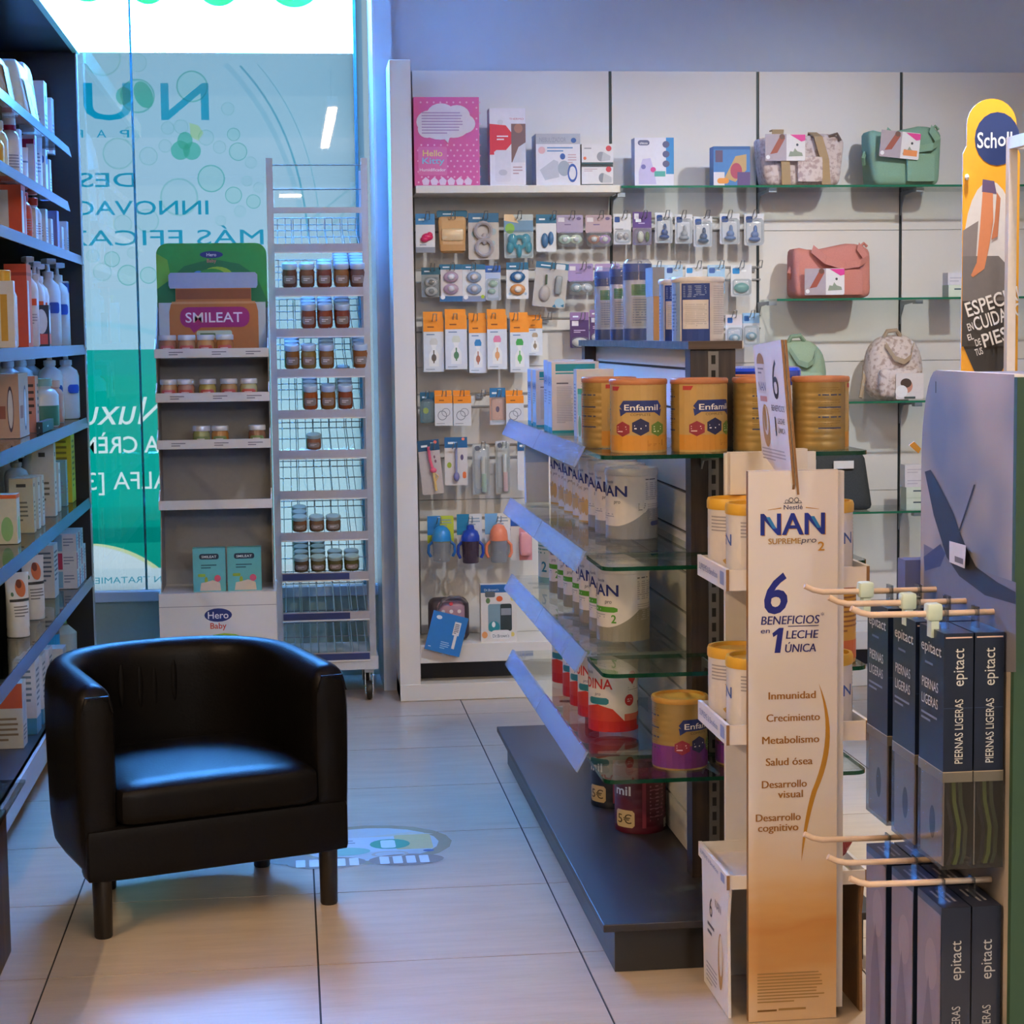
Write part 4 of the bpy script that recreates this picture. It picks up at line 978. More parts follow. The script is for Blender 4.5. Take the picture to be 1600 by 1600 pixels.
# ------------------------------------------------------------------ white wall shelving at the back
wd = tag(empty('wall_display', (1.9, 7.28, 0)), 'white panelled wall display with hooks, glass shelves and white plinth along the back wall', 'shelving')
def dp(o): o.parent = wd; o.matrix_parent_inverse = Matrix.Translation(-Vector(wd.location)); return o
YF = 7.14
XP = [P(648, 500, Y=YB).x]+[P(x, 500, Y=YB).x for x in (956, 1184, 1406)]; XP += [XP[-1]+.55, XP[-1]+1.1, XP[-1]+1.62]
ZTOP = P(700, 110, Y=YB).z; ZL1 = P(720, 1006, Y=YF).z
ZS = [ZTOP, P(1300, 360, Y=YB).z, P(1300, 565, Y=YB).z]; ZS += [ZS[2]-(ZS[1]-ZS[2]), ZL1]
for a, b in zip(XP, XP[1:]):
    for z1, z0 in zip(ZS, ZS[1:]):
        dp(MB().box(a+.006, b-.006, YB, YB+.02, z0+.001, z1-.001, PANEL).build('panel'))
    up = MB().box(b-.006, b+.006, YB+.008, YB+.03, ZL1, ZTOP, M('#2a3438', .4, metal=.5))
    dp(up.build('slotted_upright'))
dp(MB().box(XP[0], XP[-1], YB+.021, YB+.05, ZL1, ZTOP-.002, M('#9a9a9c', .6)).build('backing_board'))
xl0 = P(615, 500, Y=YF).x; xl1 = P(648, 500, Y=YF).x
dp(MB().box(xl0, xl1, YF, YB+.06, 0.0, ZTOP+.003, PANEL).build('side_panel', bevel=.002))
zl1, zl0, zp1 = P(720, 1006, Y=YF).z, P(720, 1035, Y=YF).z, P(720, 1067, Y=YF).z
dp(MB().box(xl1, XP[-1], YF+.002, YB, zl0, zl1, PANEL).build('base_shelf', bevel=.002))
dp(MB().box(xl0+.01, XP[-1], YF+.12, YB, zp1, zl0, M('#26272c', .5)).build('toe_recess'))
dp(MB().box(xl0, XP[-1], YF-.005, YB, 0.001, zp1, PANEL).build('plinth', bevel=.002))
# shelves
zt_ = P(800, 289, Y=YF).z
x0, x1 = P(650, 290, Y=YF).x, P(970, 290, Y=YF).x
dp(MB().box(x0, x1, YF+.01, YB, zt_-.028, zt_, M('#d9d3c6', .4)).build('shelf', bevel=.002))
BRK = M('#8a949c', .4, metal=.4)
def gshelf(xa, xb, z, yf=YF):
    o = dp(MB().box(xa, xb, yf, YB, z-.008, z, GLASS).box(xa, xb, yf-.001, yf+.0005, z-.008, z, GEDGE2).build('glass_shelf'))
    return o
def bracket(x, z):
    m = MB().prism([(YB, z-.009), (YB-.21, z-.009), (YB-.21, z-.015), (YB-.05, z-.026), (YB-.012, z-.07), (YB, z-.1)], lambda a, b, d: (d, a, b), x-.002, x+.002, BRK)
    m.box(x-.015, x+.015, YB-.235, YB-.2, z-.024, z-.009, BRK); dp(m.build('shelf_bracket'))
zg = [P(1300, y, Y=YF).z for y in (289, 466, 628, 801)]
gshelf(x1+.002, XP[4]-.01, zg[0])
gshelf(XP[2]+.01, XP[4]-.01, zg[1]); gshelf(XP[2]+.01, XP[4]-.01, zg[2]); gshelf(XP[2]+.01, XP[4]-.01, zg[3])
for k in (2, 3, 4):
    for z in zg: bracket(XP[k], z)
bracket(XP[1], zt_-.02)
# hooks
SC = 7.25/2990
hook_rows = {331: [668, 708, 759, 812, 866, 895, 940, 977, 1008, 1043, 1069, 1106, 1141, 1180], 411: [676, 707, 740, 775, 815, 865, 913, 958, 999, 1030, 1060, 1093, 1128, 1160, 1188],
             490: [679, 711, 743, 771, 806, 840, 859, 911, 938, 1148, 1176], 609: [668, 694, 722, 755, 780, 805, 1150, 1178], 690: [675, 711, 755, 788, 820], 806: [686, 735, 780, 815]}
HK = MB().tube([(-.008, 0, 0), (-.008, -.13, 0), (-.006, -.155, .026), (.006, -.155, .026), (.008, -.13, 0), (.008, 0, 0)], .0018, WIRE, 5)
HK.box(-.014, .014, -.004, 0, -.012, .006, WIRE)
h0 = None
for y, xs in hook_rows.items():
    zr = P(800, y, Y=YB-.15).z-.024
    xe = XP[2]+.01 if y < 680 else XP[1]+.1
    dp(MB().box(XP[0]+.005, xe, YB-.008, YB, zr-.045, zr-.039, M('#8f8f90', .4)).box(XP[0]+.005, xe, YB-.008, YB, zr+.004, zr+.010, M('#8f8f90', .4)).build('hook_rail'))
    for x in xs:
        q = P(x, y, Y=YB-.15)
        if h0 is None: h0 = o = HK.build('hook')
        else: o = h0.copy(); COL.objects.link(o)
        dp(o); o.location = (q.x, YB-.008, zr)

# ---- hanging packs
GH = 'packs hanging on the wall hooks'
def rr_poly(w, h, r):
    r = min(r, w/2.1, h/2.1); o = []
    for cx, cy, a0 in ((w/2-r, h-r, 0), (-w/2+r, h-r, PI/2), (-w/2+r, r, PI), (w/2-r, r, 1.5*PI)):
        for q in range(4): o.append((cx+r*math.cos(a0+q*PI/6), cy+r*math.sin(a0+q*PI/6)))
    return o
def card(w, h, col, prints=(), th=.004, r=.006):
    mb = MB().prism(rr_poly(w, h, r), lambda x, y, d: (x, d, y), th/2, -th/2, M(col, .5))
    mb.prints(Flat((-w/2, -th/2, 0), (1, 0, 0), (0, 0, 1), w, h), prints); return mb
def bub(w, h, cx, cy, rx, ry, dp_=.025, m=None):
    return MB().rbox(cx*w-w/2-rx*w, cx*w-w/2+rx*w, -dp_, .0, cy*h-ry*h, cy*h+ry*h, min(rx*w, ry*h, .02), m or CLEAR, 5)
def hang(px, yt, wpx, hpx, mbf, name, label, cat='pack', kids_=(), tilt=0., Y=None, dy=0.):
    """hang a pack by its top centre"""
    Y = (YB-.115 if Y is None else Y)+dy; q = P(px, yt, Y=Y); w, h = wpx*SC, hpx*SC
    mb, ks = mbf(w, h)
    o = put(mb, name, (q.x, Y, q.z-h), 0, label, cat, GH, False, ks); o.rotation_euler = (0, tilt, 0)
    return o
def lump(c, w, h, parts):
    """solid toy parts: (cx, cy, rx, ry, depth)"""
    m = MB()
    for cx, cy, rx, ry, d in parts: m.ell((cx*w-w/2, -d*.6, cy*h), rx*w, d, ry*h, M(c, .35), 12, 8)
    return m
def ringm(w, h, cx, cy, R, c, t=.005):
    n = 16; return MB().tube([(cx*w-w/2+R*math.cos(2*PI*k/n), -.012, cy*h+R*math.sin(2*PI*k/n)) for k in range(n)], t, M(c, .35), 6, True)
def paci(w, h, cy, c1, c2, cx=.5, k=1.):
    """dummy: shield, knob and ring"""
    m = MB(); R = .33*w*k
    m.ell((cx*w-w/2, -.010, cy*h), R, .007, R*.72, M(c1, .35), 14, 6); m.ell((cx*w-w/2, -.018, cy*h), R*.48, .008, R*.42, M(c2, .35), 12, 6)
    return m
def blister(hdr, body, prints=(), items=(), bubble=None, hd=.22):
    def f(w, h):
        mb = card(w, h, body, [('r', 0, 1-hd, 1, 1, hdr), ('l', .15, 1-hd*.75, .7, 1-hd*.3, 1, '#dfe8f0')]+list(prints))
        ks = [(n, g(w, h), True) for n, g in items]
        if bubble: ks.append(('blister', bub(w, h, *bubble), True))
        return mb, ks
    return f
TEAL, NV = '#1d6a90', '#1e4f86'
# row 1
hang(664, 334, 30, 60, blister('#3f8fd0', '#dfe3ea', [('r', 0, 0, 1, .14, '#8f96a4'), ('l', .2, .17, .8, .23, 1, '#8a93a8')], [('toy', lambda w, h: lump('#e0326e', w, h, [(.6, .4, .3, .1, .012), (.45, .34, .22, .08, .014), (.72, .46, .15, .07, .012)]))], None, .28), 'toy_card', 'blue and white card with hot pink toy, leftmost in the top hook row')
def pouch(w, h):
    mb = card(w, h*.16, TEAL, [('l', .2, .3, .8, .7, 1, '#cfe0ea')]); mb.v = [(x, y, z+h*.84) for x, y, z in mb.v]
    mb.rbox(-w*.47, w*.47, -.02, .012, 0, h*.86, .014, M('#c79c68', .5), 6, lambda x, y, z: (x*(1-.12*(1-z/h)), y*(1-.7*z/h), z))
    return mb, [('pouch_window', MB().rbox(-w*.36, w*.36, -.024, -.006, h*.28, h*.58, .008, M('#d9bd94', .2, coat=.6), 4), True), ('label_band', MB().box(-w*.4, w*.4, -.026, -.014, h*.05, h*.2, M('#b98a54', .5)), False)]
hang(706, 329, 48, 66, pouch, 'kraft_pouch', 'kraft paper pouch with clear window in the top hook row', 'pouch')
hang(755, 333, 48, 72, blister('#2a6a94', '#bdb7b2', [('e', .2, .55, .1, .07, '#8fa8b0'), ('e', .82, .6, .1, .07, '#a5b4b8'), ('e', .8, .35, .08, .06, '#a5b4b8')], [('teether', lambda w, h: ringm(w, h, .48, .62, .03, '#aaa3a6', .008)), ('teether', lambda w, h: ringm(w, h, .52, .26, .03, '#aaa3a6', .008)), ('bridge', lambda w, h: lump('#aaa3a6', w, h, [(.52, .44, .12, .13, .011)]))], None, .2), 'teether_card', 'grey card with figure-eight grey teether in the top hook row')
def butterfly(w, h):
    m = lump('#1a9ab4', w, h, [(.28, .42, .17, .14, .014), (.74, .42, .17, .14, .014), (.2, .25, .13, .14, .014), (.82, .25, .13, .14, .014), (.5, .16, .1, .16, .014)]); return m
hang(810, 335, 46, 68, blister('#b9c4c8', '#c8d0d2', [('r', 0, .6, 1, .86, '#6f95b4'), ('e', .2, .68, .16, .12, '#86b848'), ('p', [(0, .86), (.5, .8), (.3, 1), (0, 1)], '#e8c8a0')], [('teether', butterfly), ('teether_ring', lambda w, h: ringm(w, h, .51, .36, .021, '#1a9ab4', .008))], (.5, .32, .48, .32, .03), .12), 'teether_card', 'card with turquoise butterfly-shaped teether in the top hook row')
hang(853, 335, 32, 58, blister(TEAL, '#d9dce2', (), [('spoon', lambda w, h: lump('#4f78a4', w, h, [(.42, .3, .18, .2, .012), (.72, .36, .14, .18, .012)]))], None, .24), 'toy_card', 'white card with slate blue figures, fifth from left in the top hook row')
def duo(hc, a, b, hd=.5):
    def f(w, h):
        mb = card(w, h*.56, hc, [('r', .06, .62, .3, .86, '#d8d4de'), ('e', .84, .8, .09, .09, '#6a5a86'), ('l', .3, .4, .75, .55, 1, '#7a6a90')]); mb.v = [(x, y, z+h*.44) for x, y, z in mb.v]
        return mb, [('dummy', paci(w, h, .24, a, '#d9dde0', .3, .72), True), ('dummy', paci(w, h, .24, b, '#d9dde0', .72, .72), True), ('case', bub(w, h, .5, .24, .5, .24, .034), True)]
    return f
hang(890, 336, 42, 50, duo('#a79ab8', '#b9d2c6', '#c6d4c2'), 'dummy_pack', 'mauve two-dummy pack with mint dummies in the top hook row')
hang(935, 336, 42, 50, duo('#b59ea8', '#b07a68', '#a886b4'), 'dummy_pack', 'dusty pink two-dummy pack with brown and lilac dummies, top hook row')
hang(972, 334, 28, 48, blister('#d2d4dc', '#d2d2d8', [('R', .06, .72, .36, .9, .004, '#1f4a94'), ('l', .1, .45, .9, .55, 1, '#8a8a96')], [('dummy', lambda w, h: lump('#bdb6b8', w, h, [(.35, .27, .16, .11, .01), (.7, .27, .16, .11, .01)]))], (.5, .26, .46, .22, .028), .1), 'dummy_pack', 'white pack with blue square mark and two pale dummies, top hook row')
hang(1003, 331, 30, 52, blister('#55357f', '#8a7a94', [('r', .08, .78, .32, .95, '#d6d2de'), ('l', .3, .62, .9, .7, 1, '#b8a4cc')], [('dummy', lambda w, h: lump('#d0d0c8', w, h, [(.4, .25, .18, .17, .012)])), ('dummy', lambda w, h: lump('#6a7a48', w, h, [(.76, .25, .12, .16, .012)]))], (.5, .25, .48, .25, .03), .48), 'dummy_pack', 'purple topped pack with round clear case, top hook row')
def teat(col, c2='#1f4a94'):
    return blister('#cfd2da', '#d4d4da', [('R', .08, .72, .42, .92, .006, c2), ('l', .5, .74, .92, .88, 2, '#9a9aa6')], [('teat', lambda w, h: lump(col, w, h, [(.55, .5, .1, .14, .01), (.52, .34, .2, .12, .014), (.5, .2, .3, .08, .016)]))], (.5, .42, .47, .42, .03), .08)
for k, (x, y, w, h, c) in enumerate(((1037, 332, 28, 48, '#2f4f8c'), (1068, 335, 28, 46, '#a4a8b4'), (1098, 338, 30, 48, '#33507e'), (1140, 334, 32, 48, '#6a86ba'), (1178, 334, 32, 50, '#5f7cb4'))):
    hang(x, y, w, h, teat(c), 'teat_pack', ORD[k]+' clear teat pack with navy mark, right half of the top hook row', 'pack')
# row 2
hang(673, 418, 30, 46, blister('#1c5c74', '#8f9494', [], [('dummy', lambda w, h: paci(w, h, .5, '#b4b4b4', '#6a6a6c')), ('dummy', lambda w, h: paci(w, h, .2, '#c2c2c0', '#8a8c8c'))], (.55, .35, .42, .33, .03), .24), 'dummy_pack', 'dark teal card with grey dummies, leftmost in second hook row')
for k, (x, c, n) in enumerate(((704, '#a890a4', 'pinkish'), (740, '#8a9cb8', 'bluish'))):
    hang(x, 413, 36, 58, blister(TEAL, '#cfc9cc' if k == 0 else '#d3d6dc', [('r', 0, 0, 1, .15, '#2a66a0' if k == 0 else '#8090b8'), ('e', .14, .12, .1, .06, '#e4e4ea')]+([('e', .88, .13, .08, .05, '#a6c43c')] if k else []), [('dummy', lambda w, h: paci(w, h, .66, c, '#d0ccd2')), ('dummy', lambda w, h: paci(w, h, .34, c, '#c0bcc4'))], None, .14), 'dummy_pack', 'white card with two %s dummies in second hook row' % n)
hang(770, 415, 24, 54, blister('#2b62b4', '#cfd6e6', [('r', 0, .62, 1, .78, '#aebfe0')], [('dummy', lambda w, h: lump('#a8c8bc', w, h, [(.5, .48, .3, .1, .012), (.4, .26, .26, .08, .01)]))], (.5, .32, .47, .32, .03), .2), 'dummy_pack', 'narrow clear blister with pale green dummy, second hook row')
hang(808, 410, 35, 57, blister(TEAL, '#d6d8dc', [('e', .15, .14, .06, .04, '#9ab4d0'), ('e', .86, .14, .06, .04, '#9ab4d0')], [('dummy', lambda w, h: paci(w, h, .6, '#2a5f92', '#c8d4dc', k=1.05)), ('dummy', lambda w, h: paci(w, h, .26, '#c88a52', '#e0d4c8', k=1.05))], None, .2), 'dummy_pack', 'white card with blue dummy above orange dummy, second hook row')
hang(856, 410, 52, 70, blister(TEAL, '#b3afab', [('R', .62, .86, .9, .98, .004, '#cfd4da'), ('e', .82, .12, .15, .1, '#9ab8c8'), ('p', [(.6, .02), (.68, .08), (.74, .0)], TEAL), ('p', [(.86, .06), (.96, .1), (.96, .02)], TEAL)], [('brush', lambda w, h: MB().tube([(-.16*w, -.012, .72*h), (-.14*w, -.012, .5*h)], .004, M('#5a6a58'), 6).ell((-.16*w, -.010, .3*h), .17*w, .008, .18*h, M('#a89f98', .4))), ('comb', lambda w, h: MB().rbox(.12*w, .34*w, -.022, -.004, .3*h, .72*h, .008, M('#8f9494', .35), 4))], None, .14), 'brush_set', 'tilted card with brush and comb set in second hook row', 'pack', tilt=.11)
hang(907, 412, 40, 50, duo('#9c86b4', '#7f98a4', '#c0c4c8'), 'dummy_pack', 'lilac two-dummy pack with blue-grey dummy in second hook row')
hang(949, 412, 40, 50, duo('#a48cba', '#c0a2b4', '#c4b4bc'), 'dummy_pack', 'lilac two-dummy pack with rosy dummies beside the blue milk cans')
for k, (x, c, c2) in enumerate(((1026, '#9fc0de', '#2a5a9c'), (1053, '#a8c6e2', '#2a4f94'), (1084, '#d2d4da', '#1e88d0'), (1119, '#9cc2e2', '#3a5fa4'), (1158, '#d0d2d6', '#1e88d0'))):
    hang(x, 414, 28 if k < 4 else 34, 46 if k < 4 else 50, blister(c, c, [('R', .08, .72, .42, .9, .004, c2), ('l', .5, .76, .92, .88, 1, '#e8eef4')], [('dummy', lambda w, h: lump('#6fa8a4' if k == 4 else '#8ab0c8', w, h, [(.5, .28, .36, .16, .012)]))], (.5, .3, .45, .26, .026), .08), 'dummy_pack', ('pale blue dummy card just behind the cardboard spacer', 'pale blue dummy card, second behind the blue milk cans', 'white dummy card with bright blue mark behind the blue milk cans', 'pale blue dummy card, fourth behind the blue milk cans', 'white card with green dummy right of the blue milk cans')[k])
# row 3: bottle boxes
def bottle_box(lid, deco):
    def f(w, h):
        o = '#ee8f1c'
        mb = carton('b', w, .055, h*.9, '#cdd6e4', [('r', 0, .74, 1, 1, o), ('l', .2, .8, .8, .86, 1, '#8a4a10'), ('l', .15, .67, .85, .71, 1, '#4a72a8'),
             ('p', [(.3, .56), (.38, .62), (.62, .62), (.7, .56), (.68, .5), (.32, .5)], lid), ('p', [(.36, .5), (.64, .5), (.58, .42), (.74, .32), (.74, .1), (.26, .1), (.26, .32), (.42, .42)], '#dfe3e8'),
             ('e', .5, .26, .12, .07, deco), ('r', .47, .16, .53, .4, deco), ('l', .1, .03, .9, .07, 1, '#9aa8bc')])
        mb.box(-w*.48, w*.48, -.003, .003, h*.9, h, M(o, .5)); return mb, []
    return f
for k, (x, y, w, c, d, n) in enumerate(((676, 487, 32, '#c4c8cc', '#5a5048', 'grey'), (711, 483, 34, '#c8d0c8', '#4a7a58', 'pale green'), (745, 489, 28, '#2a7fc0', '#a86a5a', 'blue'), (775, 483, 31, '#d87a98', '#d8a070', 'pink'), (810, 488, 30, '#3aa050', '#5ab060', 'green'))):
    hang(x, y, w, 94, bottle_box(c, d), 'bottle_box', 'orange topped feeding bottle box with %s bottle collar' % n, 'box', dy=.0 if k % 2 else .02)
hang(834, 492, 24, 64, bottle_box('#b09a84', '#8a7a68'), 'bottle_box', 'dim orange topped box pushed back behind the green collared bottle box', 'box', Y=YB-.05)
for x, y, w, h, n in ((905, 488, 30, 56, 'larger purple pack with white teat below the lilac packs'), (933, 484, 24, 52, 'smaller purple pack beside the blue milk bottles')):
    hang(x, y, w, h, blister('#8a6a9a', '#46265e', [('r', .1, .62, .45, .76, '#d8d4de'), ('l', .2, .42, .85, .52, 2, '#cbb8d8')], [('teat', lambda w, h: lump('#d9d2c8', w, h, [(.5, .16, .42, .13, .016)]))], (.5, .16, .48, .16, .036), .22), 'teat_pack', n)
for x, y, c, n in ((1147, 492, '#cfc8d0', 'pinkish dummy card right of the blue milk cans in third hook row'), (1173, 489, '#8fb8dc', 'sky blue dummy card at right end of third hook row')):
    hang(x, y, 28, 54, blister(c, '#c9cdd6', [('R', .1, .76, .4, .92, .004, '#1f5fa8')], [('dummy', lambda w, h: paci(w, h, .32, '#7a9cac', '#c8d4da'))], (.5, .34, .46, .3, .03), .3), 'dummy_pack', n)
# row 4
hang(667, 613, 22, 48, blister('#1c5f80', '#5f8490', [('e', .4, .4, .2, .1, '#a6b84a')], [], (.5, .4, .48, .4, .04), .3), 'teal_pack', 'small teal blister pack, leftmost in fourth hook row')
def ring_box(w, h):
    o = '#e8891c'; mb = carton('b', w, .05, h*.86, '#c9cdd6', [('r', 0, .74, 1, 1, o), ('l', .25, .8, .75, .88, 1, '#7a4210'), ('E', .42, .34, .26, .16, '#6a7080', .86), ('E', .62, .44, .24, .14, '#7a8090', .86), ('l', .1, .05, .9, .1, 1, '#8a93a4')]); mb.box(-w*.48, w*.48, -.003, .003, h*.86, h, M(o, .5)); return mb, []
for x, n in ((692, 'first'), (721, 'second'), (803, 'third')): hang(x, 610, 28, 55, ring_box, 'breast_shield_box', n+' small orange topped box with ring drawing, fourth hook row', 'box')
hang(777, 606, 25, 58, blister('#1f70a8', '#d8a48c', [('e', .5, .42, .12, .08, '#5a3f6a'), ('r', 0, 0, 1, .12, '#cfd4de')], [], (.5, .42, .46, .36, .03), .26), 'soother_pack', 'peach blister pack with blue top in fourth hook row')
# row 5
def flam(w, h): return MB().tube([(-.02*w, -.012, .88*h), (.0*w, -.012, .62*h), (.06*w, -.012, .5*h), (.12*w, -.012, .44*h)], .006, M('#e0607e', .4), 7).ell((.1*w, -.012, .44*h), .16*w, .01, .05*h, M('#e0607e', .4))
hang(676, 687, 34, 86, blister('#1c4f74', '#bdb4b2', [('e', .82, .95, .08, .03, '#e06a5a'), ('e', .75, .6, .05, .03, '#7a5a6a'), ('e', .72, .68, .04, .03, '#7a5a6a')], [('brush_head', flam), ('brush_handle', lambda w, h: MB().tube([(.1*w, -.012, .4*h), (.14*w, -.012, .06*h)], .005, M('#d8b878', .4), 7).tube([(.12*w, -.012, .4*h), (.3*w, -.012, .32*h), (.16*w, -.012, .24*h)], .0025, M('#d8b878', .4), 5))], None, .2), 'brush_card', 'tilted card with pink and gold bird-shaped brush, fifth hook row', tilt=-.09)
hang(712, 683, 36, 76, blister('#185f94', '#ccc8c6', [('e', .82, .96, .07, .03, '#e87a5a'), ('e', .2, .42, .1, .06, '#93a83c'), ('e', .76, .58, .07, .06, '#5a5076'), ('R', .78, .14, .94, .28, .008, '#e0703a')], [('spoon', lambda w, h: MB().tube([(0, -.012, .78*h), (0, -.012, .26*h)], .0045, M('#8a90b4', .35), 7).ell((0, -.012, .18*h), .14*w, .01, .1*h, M('#7a78a8', .35)))], None, .22), 'spoon_card', 'card with blue top and lilac spoon, fifth hook row')
def wand(c):
    def f(w, h):
        mb = card(w, h, '#b4b6b6', [('r', .1, .7, .9, .98, '#c6c8c8'), ('e', .3, .92, .16, .05, '#2a3a6a')])
        return mb, [('brush', MB().tube([(.1*w, -.016, .76*h), (.1*w, -.016, .42*h)], .007, M('#d6d8d8', .35), 8).tube([(.14*w, -.016, .42*h), (.16*w, -.016, .06*h)], .009, M(c, .35), 8), True), ('blister', bub(w, h, .5, .5, .48, .48, .034), True)]
    return f
hang(751, 694, 27, 80, wand('#a8c4b4'), 'brush_blister', 'clear blister with white and mint brush, fifth hook row')
hang(785, 689, 23, 84, wand('#d8b4ba'), 'brush_blister', 'narrow clear blister with rosy brush, fifth hook row')
hang(819, 687, 22, 80, blister('#1f5f94', '#c9ccd4', (), (), None, .22), 'blue_topped_card', 'blue topped card half hidden behind the milk shelf, fifth hook row')
# row 6: cups
def cup(hc1, hc2, lid, body, handle, lidshape):
    def f(w, h):
        mb = card(w*.95, h*.62, hc1, [('p', [(0, .3), (.45, .3), (.5, 1), (0, 1)], hc2), ('l', .5, .6, .95, .9, 3, '#8aa0b0')]); mb.v = [(x, y, z+h*.38) for x, y, z in mb.v]
        r = w*.34; b = MB().lathe([(r*.82, 0), (r*.9, .004), (r, h*.48)], body, 18); l = MB().lathe([(r*1.03, h*.46)]+[(r*a, h*z) for a, z in lidshape], M(lid, .35), 18)
        for m in (b, l): m.v = [(x, y-.04, z) for x, y, z in m.v]
        ks = [('cup_body', b, True), ('lid', l, True)]
        for sx in (-1, 1): ks.append(('handle', MB().tube([(sx*r*.95, -.04, h*.44), (sx*r*1.35, -.042, h*.36), (sx*r*1.4, -.042, h*.2), (sx*r*1.15, -.042, h*.1)], .006, M(handle, .35), 7), True))
        return mb, ks
    return f
CUPB = glassy('cup_plastic', '#dfe4ea', 1.2, .05, '#b4bcc8', .3); CUPV = glassy('violet_cup', '#8f86a0', 1.2, .05, '#5a4a62', .45)
dome = [(1.0, .56), (.92, .66), (.6, .76), (.2, .8)]; spout = [(1.0, .56), (.8, .66), (.45, .7), (.4, .78), (.2, .8)]
hang(688, 806, 44, 70, cup('#b7c63a', '#2a80c4', '#2a86c8', CUPB, '#1f5fa0', dome), 'training_cup', 'training cup with light blue lid, left in the lowest hook row', 'cup')
hang(733, 803, 42, 76, cup('#cfd2d4', '#1f7fa8', '#1a3fa0', CUPV, '#1a3fa0', spout), 'training_cup', 'training cup with royal blue spout lid, middle of lowest hook row', 'cup')
hang(777, 802, 42, 76, cup('#d6d8d8', '#6fa4cc', '#dc7e5c', CUPB, '#dc7e5c', dome), 'training_cup', 'training cup with coral lid and handles, lowest hook row', 'cup')
hang(814, 803, 34, 74, blister('#1d4f9c', '#c9c4c0', [('r', .4, 0, 1, .7, '#cf8a94')], [('cup', lambda w, h: MB().rbox(-.1*w, .45*w, -.03, 0, .1*h, .62*h, .012, M('#d99aa0', .4), 4))], None, .26), 'cup_card', 'blue topped card with rosy cup beside the green lidded tin', 'pack')

# ---- goods on the shelves
GS = 'goods on the white wall shelves'
def shelf_box(x0, x1, y0, y1, z, d, col, prints, label, name='product_box', yf=7.17, side=(), sidecol=None, dz=0):
    a, b = P(x0, y1, Y=yf), P(x1, y1, Y=yf); h = P(x0, y0, Y=yf).z-P(x0, y1, Y=yf).z
    return put(carton(name, b.x-a.x, d, h, col, prints, side, sidecol=sidecol, left=side), name, ((a.x+b.x)/2, yf+d/2, z+dz), 0, label, 'box', GS)
dots = [('e', .06+.1*i+(.05 if j % 2 else 0), .04+.06*j, .014, .011, '#e6a8c4') for i in range(10) for j in range(16) if not ((.05 < .06+.1*i < .95 and j > 7 and j < 15))]
cloud = [('e', x, y, rx, ry, '#d9d2dc') for x, y, rx, ry in ((.24, .72, .2, .13), (.42, .8, .22, .13), (.66, .79, .2, .12), (.76, .7, .18, .11), (.4, .63, .26, .11), (.6, .66, .24, .12), (.2, .64, .14, .1))]
shelf_box(648, 750, 148, 287, zt_, .11, '#d2508e', dots+cloud+[('p', [(.42, .56), (.55, .56), (.52, .48)], '#d9d2dc'), ('l', .12, .58, .78, .84, 8, '#a890b4'), ('R', .06, .12, .5, .44, .006, '#d86a9e'),
          ('t', .28, .335, .07, 'Hello', '#e6d27a', {'bold': .012, 'fit': .3}), ('t', .29, .25, .07, 'Kitty', '#7ec0d8', {'bold': .012, 'fit': .34}), ('t', .28, .165, .035, 'Humidificador', '#e8dce4', {'bold': .01, 'fit': .4})]+[('p', [(.13+.13*i, .01), (.21+.13*i, .01), (.23+.13*i, .06), (.17+.13*i, .1), (.11+.13*i, .06)], '#e0c8d8') for i in range(6)],
          'pink dotted humidifier box with cloud speech bubble on the top white shelf')
shelf_box(766, 822, 166, 287, zt_, .075, '#dcdae2', [('p', [(0, .4), (.12, .4), (.12, .44), (.45, .46), (.62, .55), (.62, .68), (.45, .78), (0, .8)], '#d8203a'), ('e', .3, .82, .08, .035, '#cfcdd4'), ('t', .75, .85, .025, 'THERMO', '#c44a5a', {'fit': .4}), ('r', .6, .3, 1, .8, '#7a5a58'), ('p', [(.62, .3), (1, .3), (1, .56), (.8, .5)], '#c8ccd8'), ('e', .8, .74, .12, .06, '#a8705c'), ('l', .2, .58, .55, .66, 2, '#f0dce0'), ('R', .14, .05, .58, .46, .008, '#d4d2da'), ('e', .36, .17, .12, .04, '#bcbcc8'), ('l', .64, .14, .92, .26, 3, '#b89aa0')],
          'tall white and red thermometer box on the top white shelf', sidecol='#b9b8c8')
shelf_box(838, 907, 204, 285, zt_, .12, '#d5d5dc', [('r', 0, .8, 1, 1, '#a9adb8'), ('t', .38, .84, .09, 'NEBULIZADOR', '#8a8ea0', {'fit': .6}), ('e', .85, .87, .06, .05, '#2a5a9c'), ('e', .13, .68, .08, .07, '#d8a8a8'), ('l', .25, .64, .9, .76, 2, '#5a86b8'), ('p', [(.08, .3), (.4, .5), (.5, .46), (.52, .16), (.2, .1)], '#b4b8c2'), ('e', .63, .33, .14, .15, '#9aa4b0'), ('e', .6, .56, .06, .06, '#2a5aa8'), ('E', .82, .24, .11, .18, '#2450a0', .72), ('l', .72, .42, .92, .62, 4, '#c0a4aa')],
          'wide nebuliser box with appliance picture on the top white shelf', sidecol='#a9a8b4')
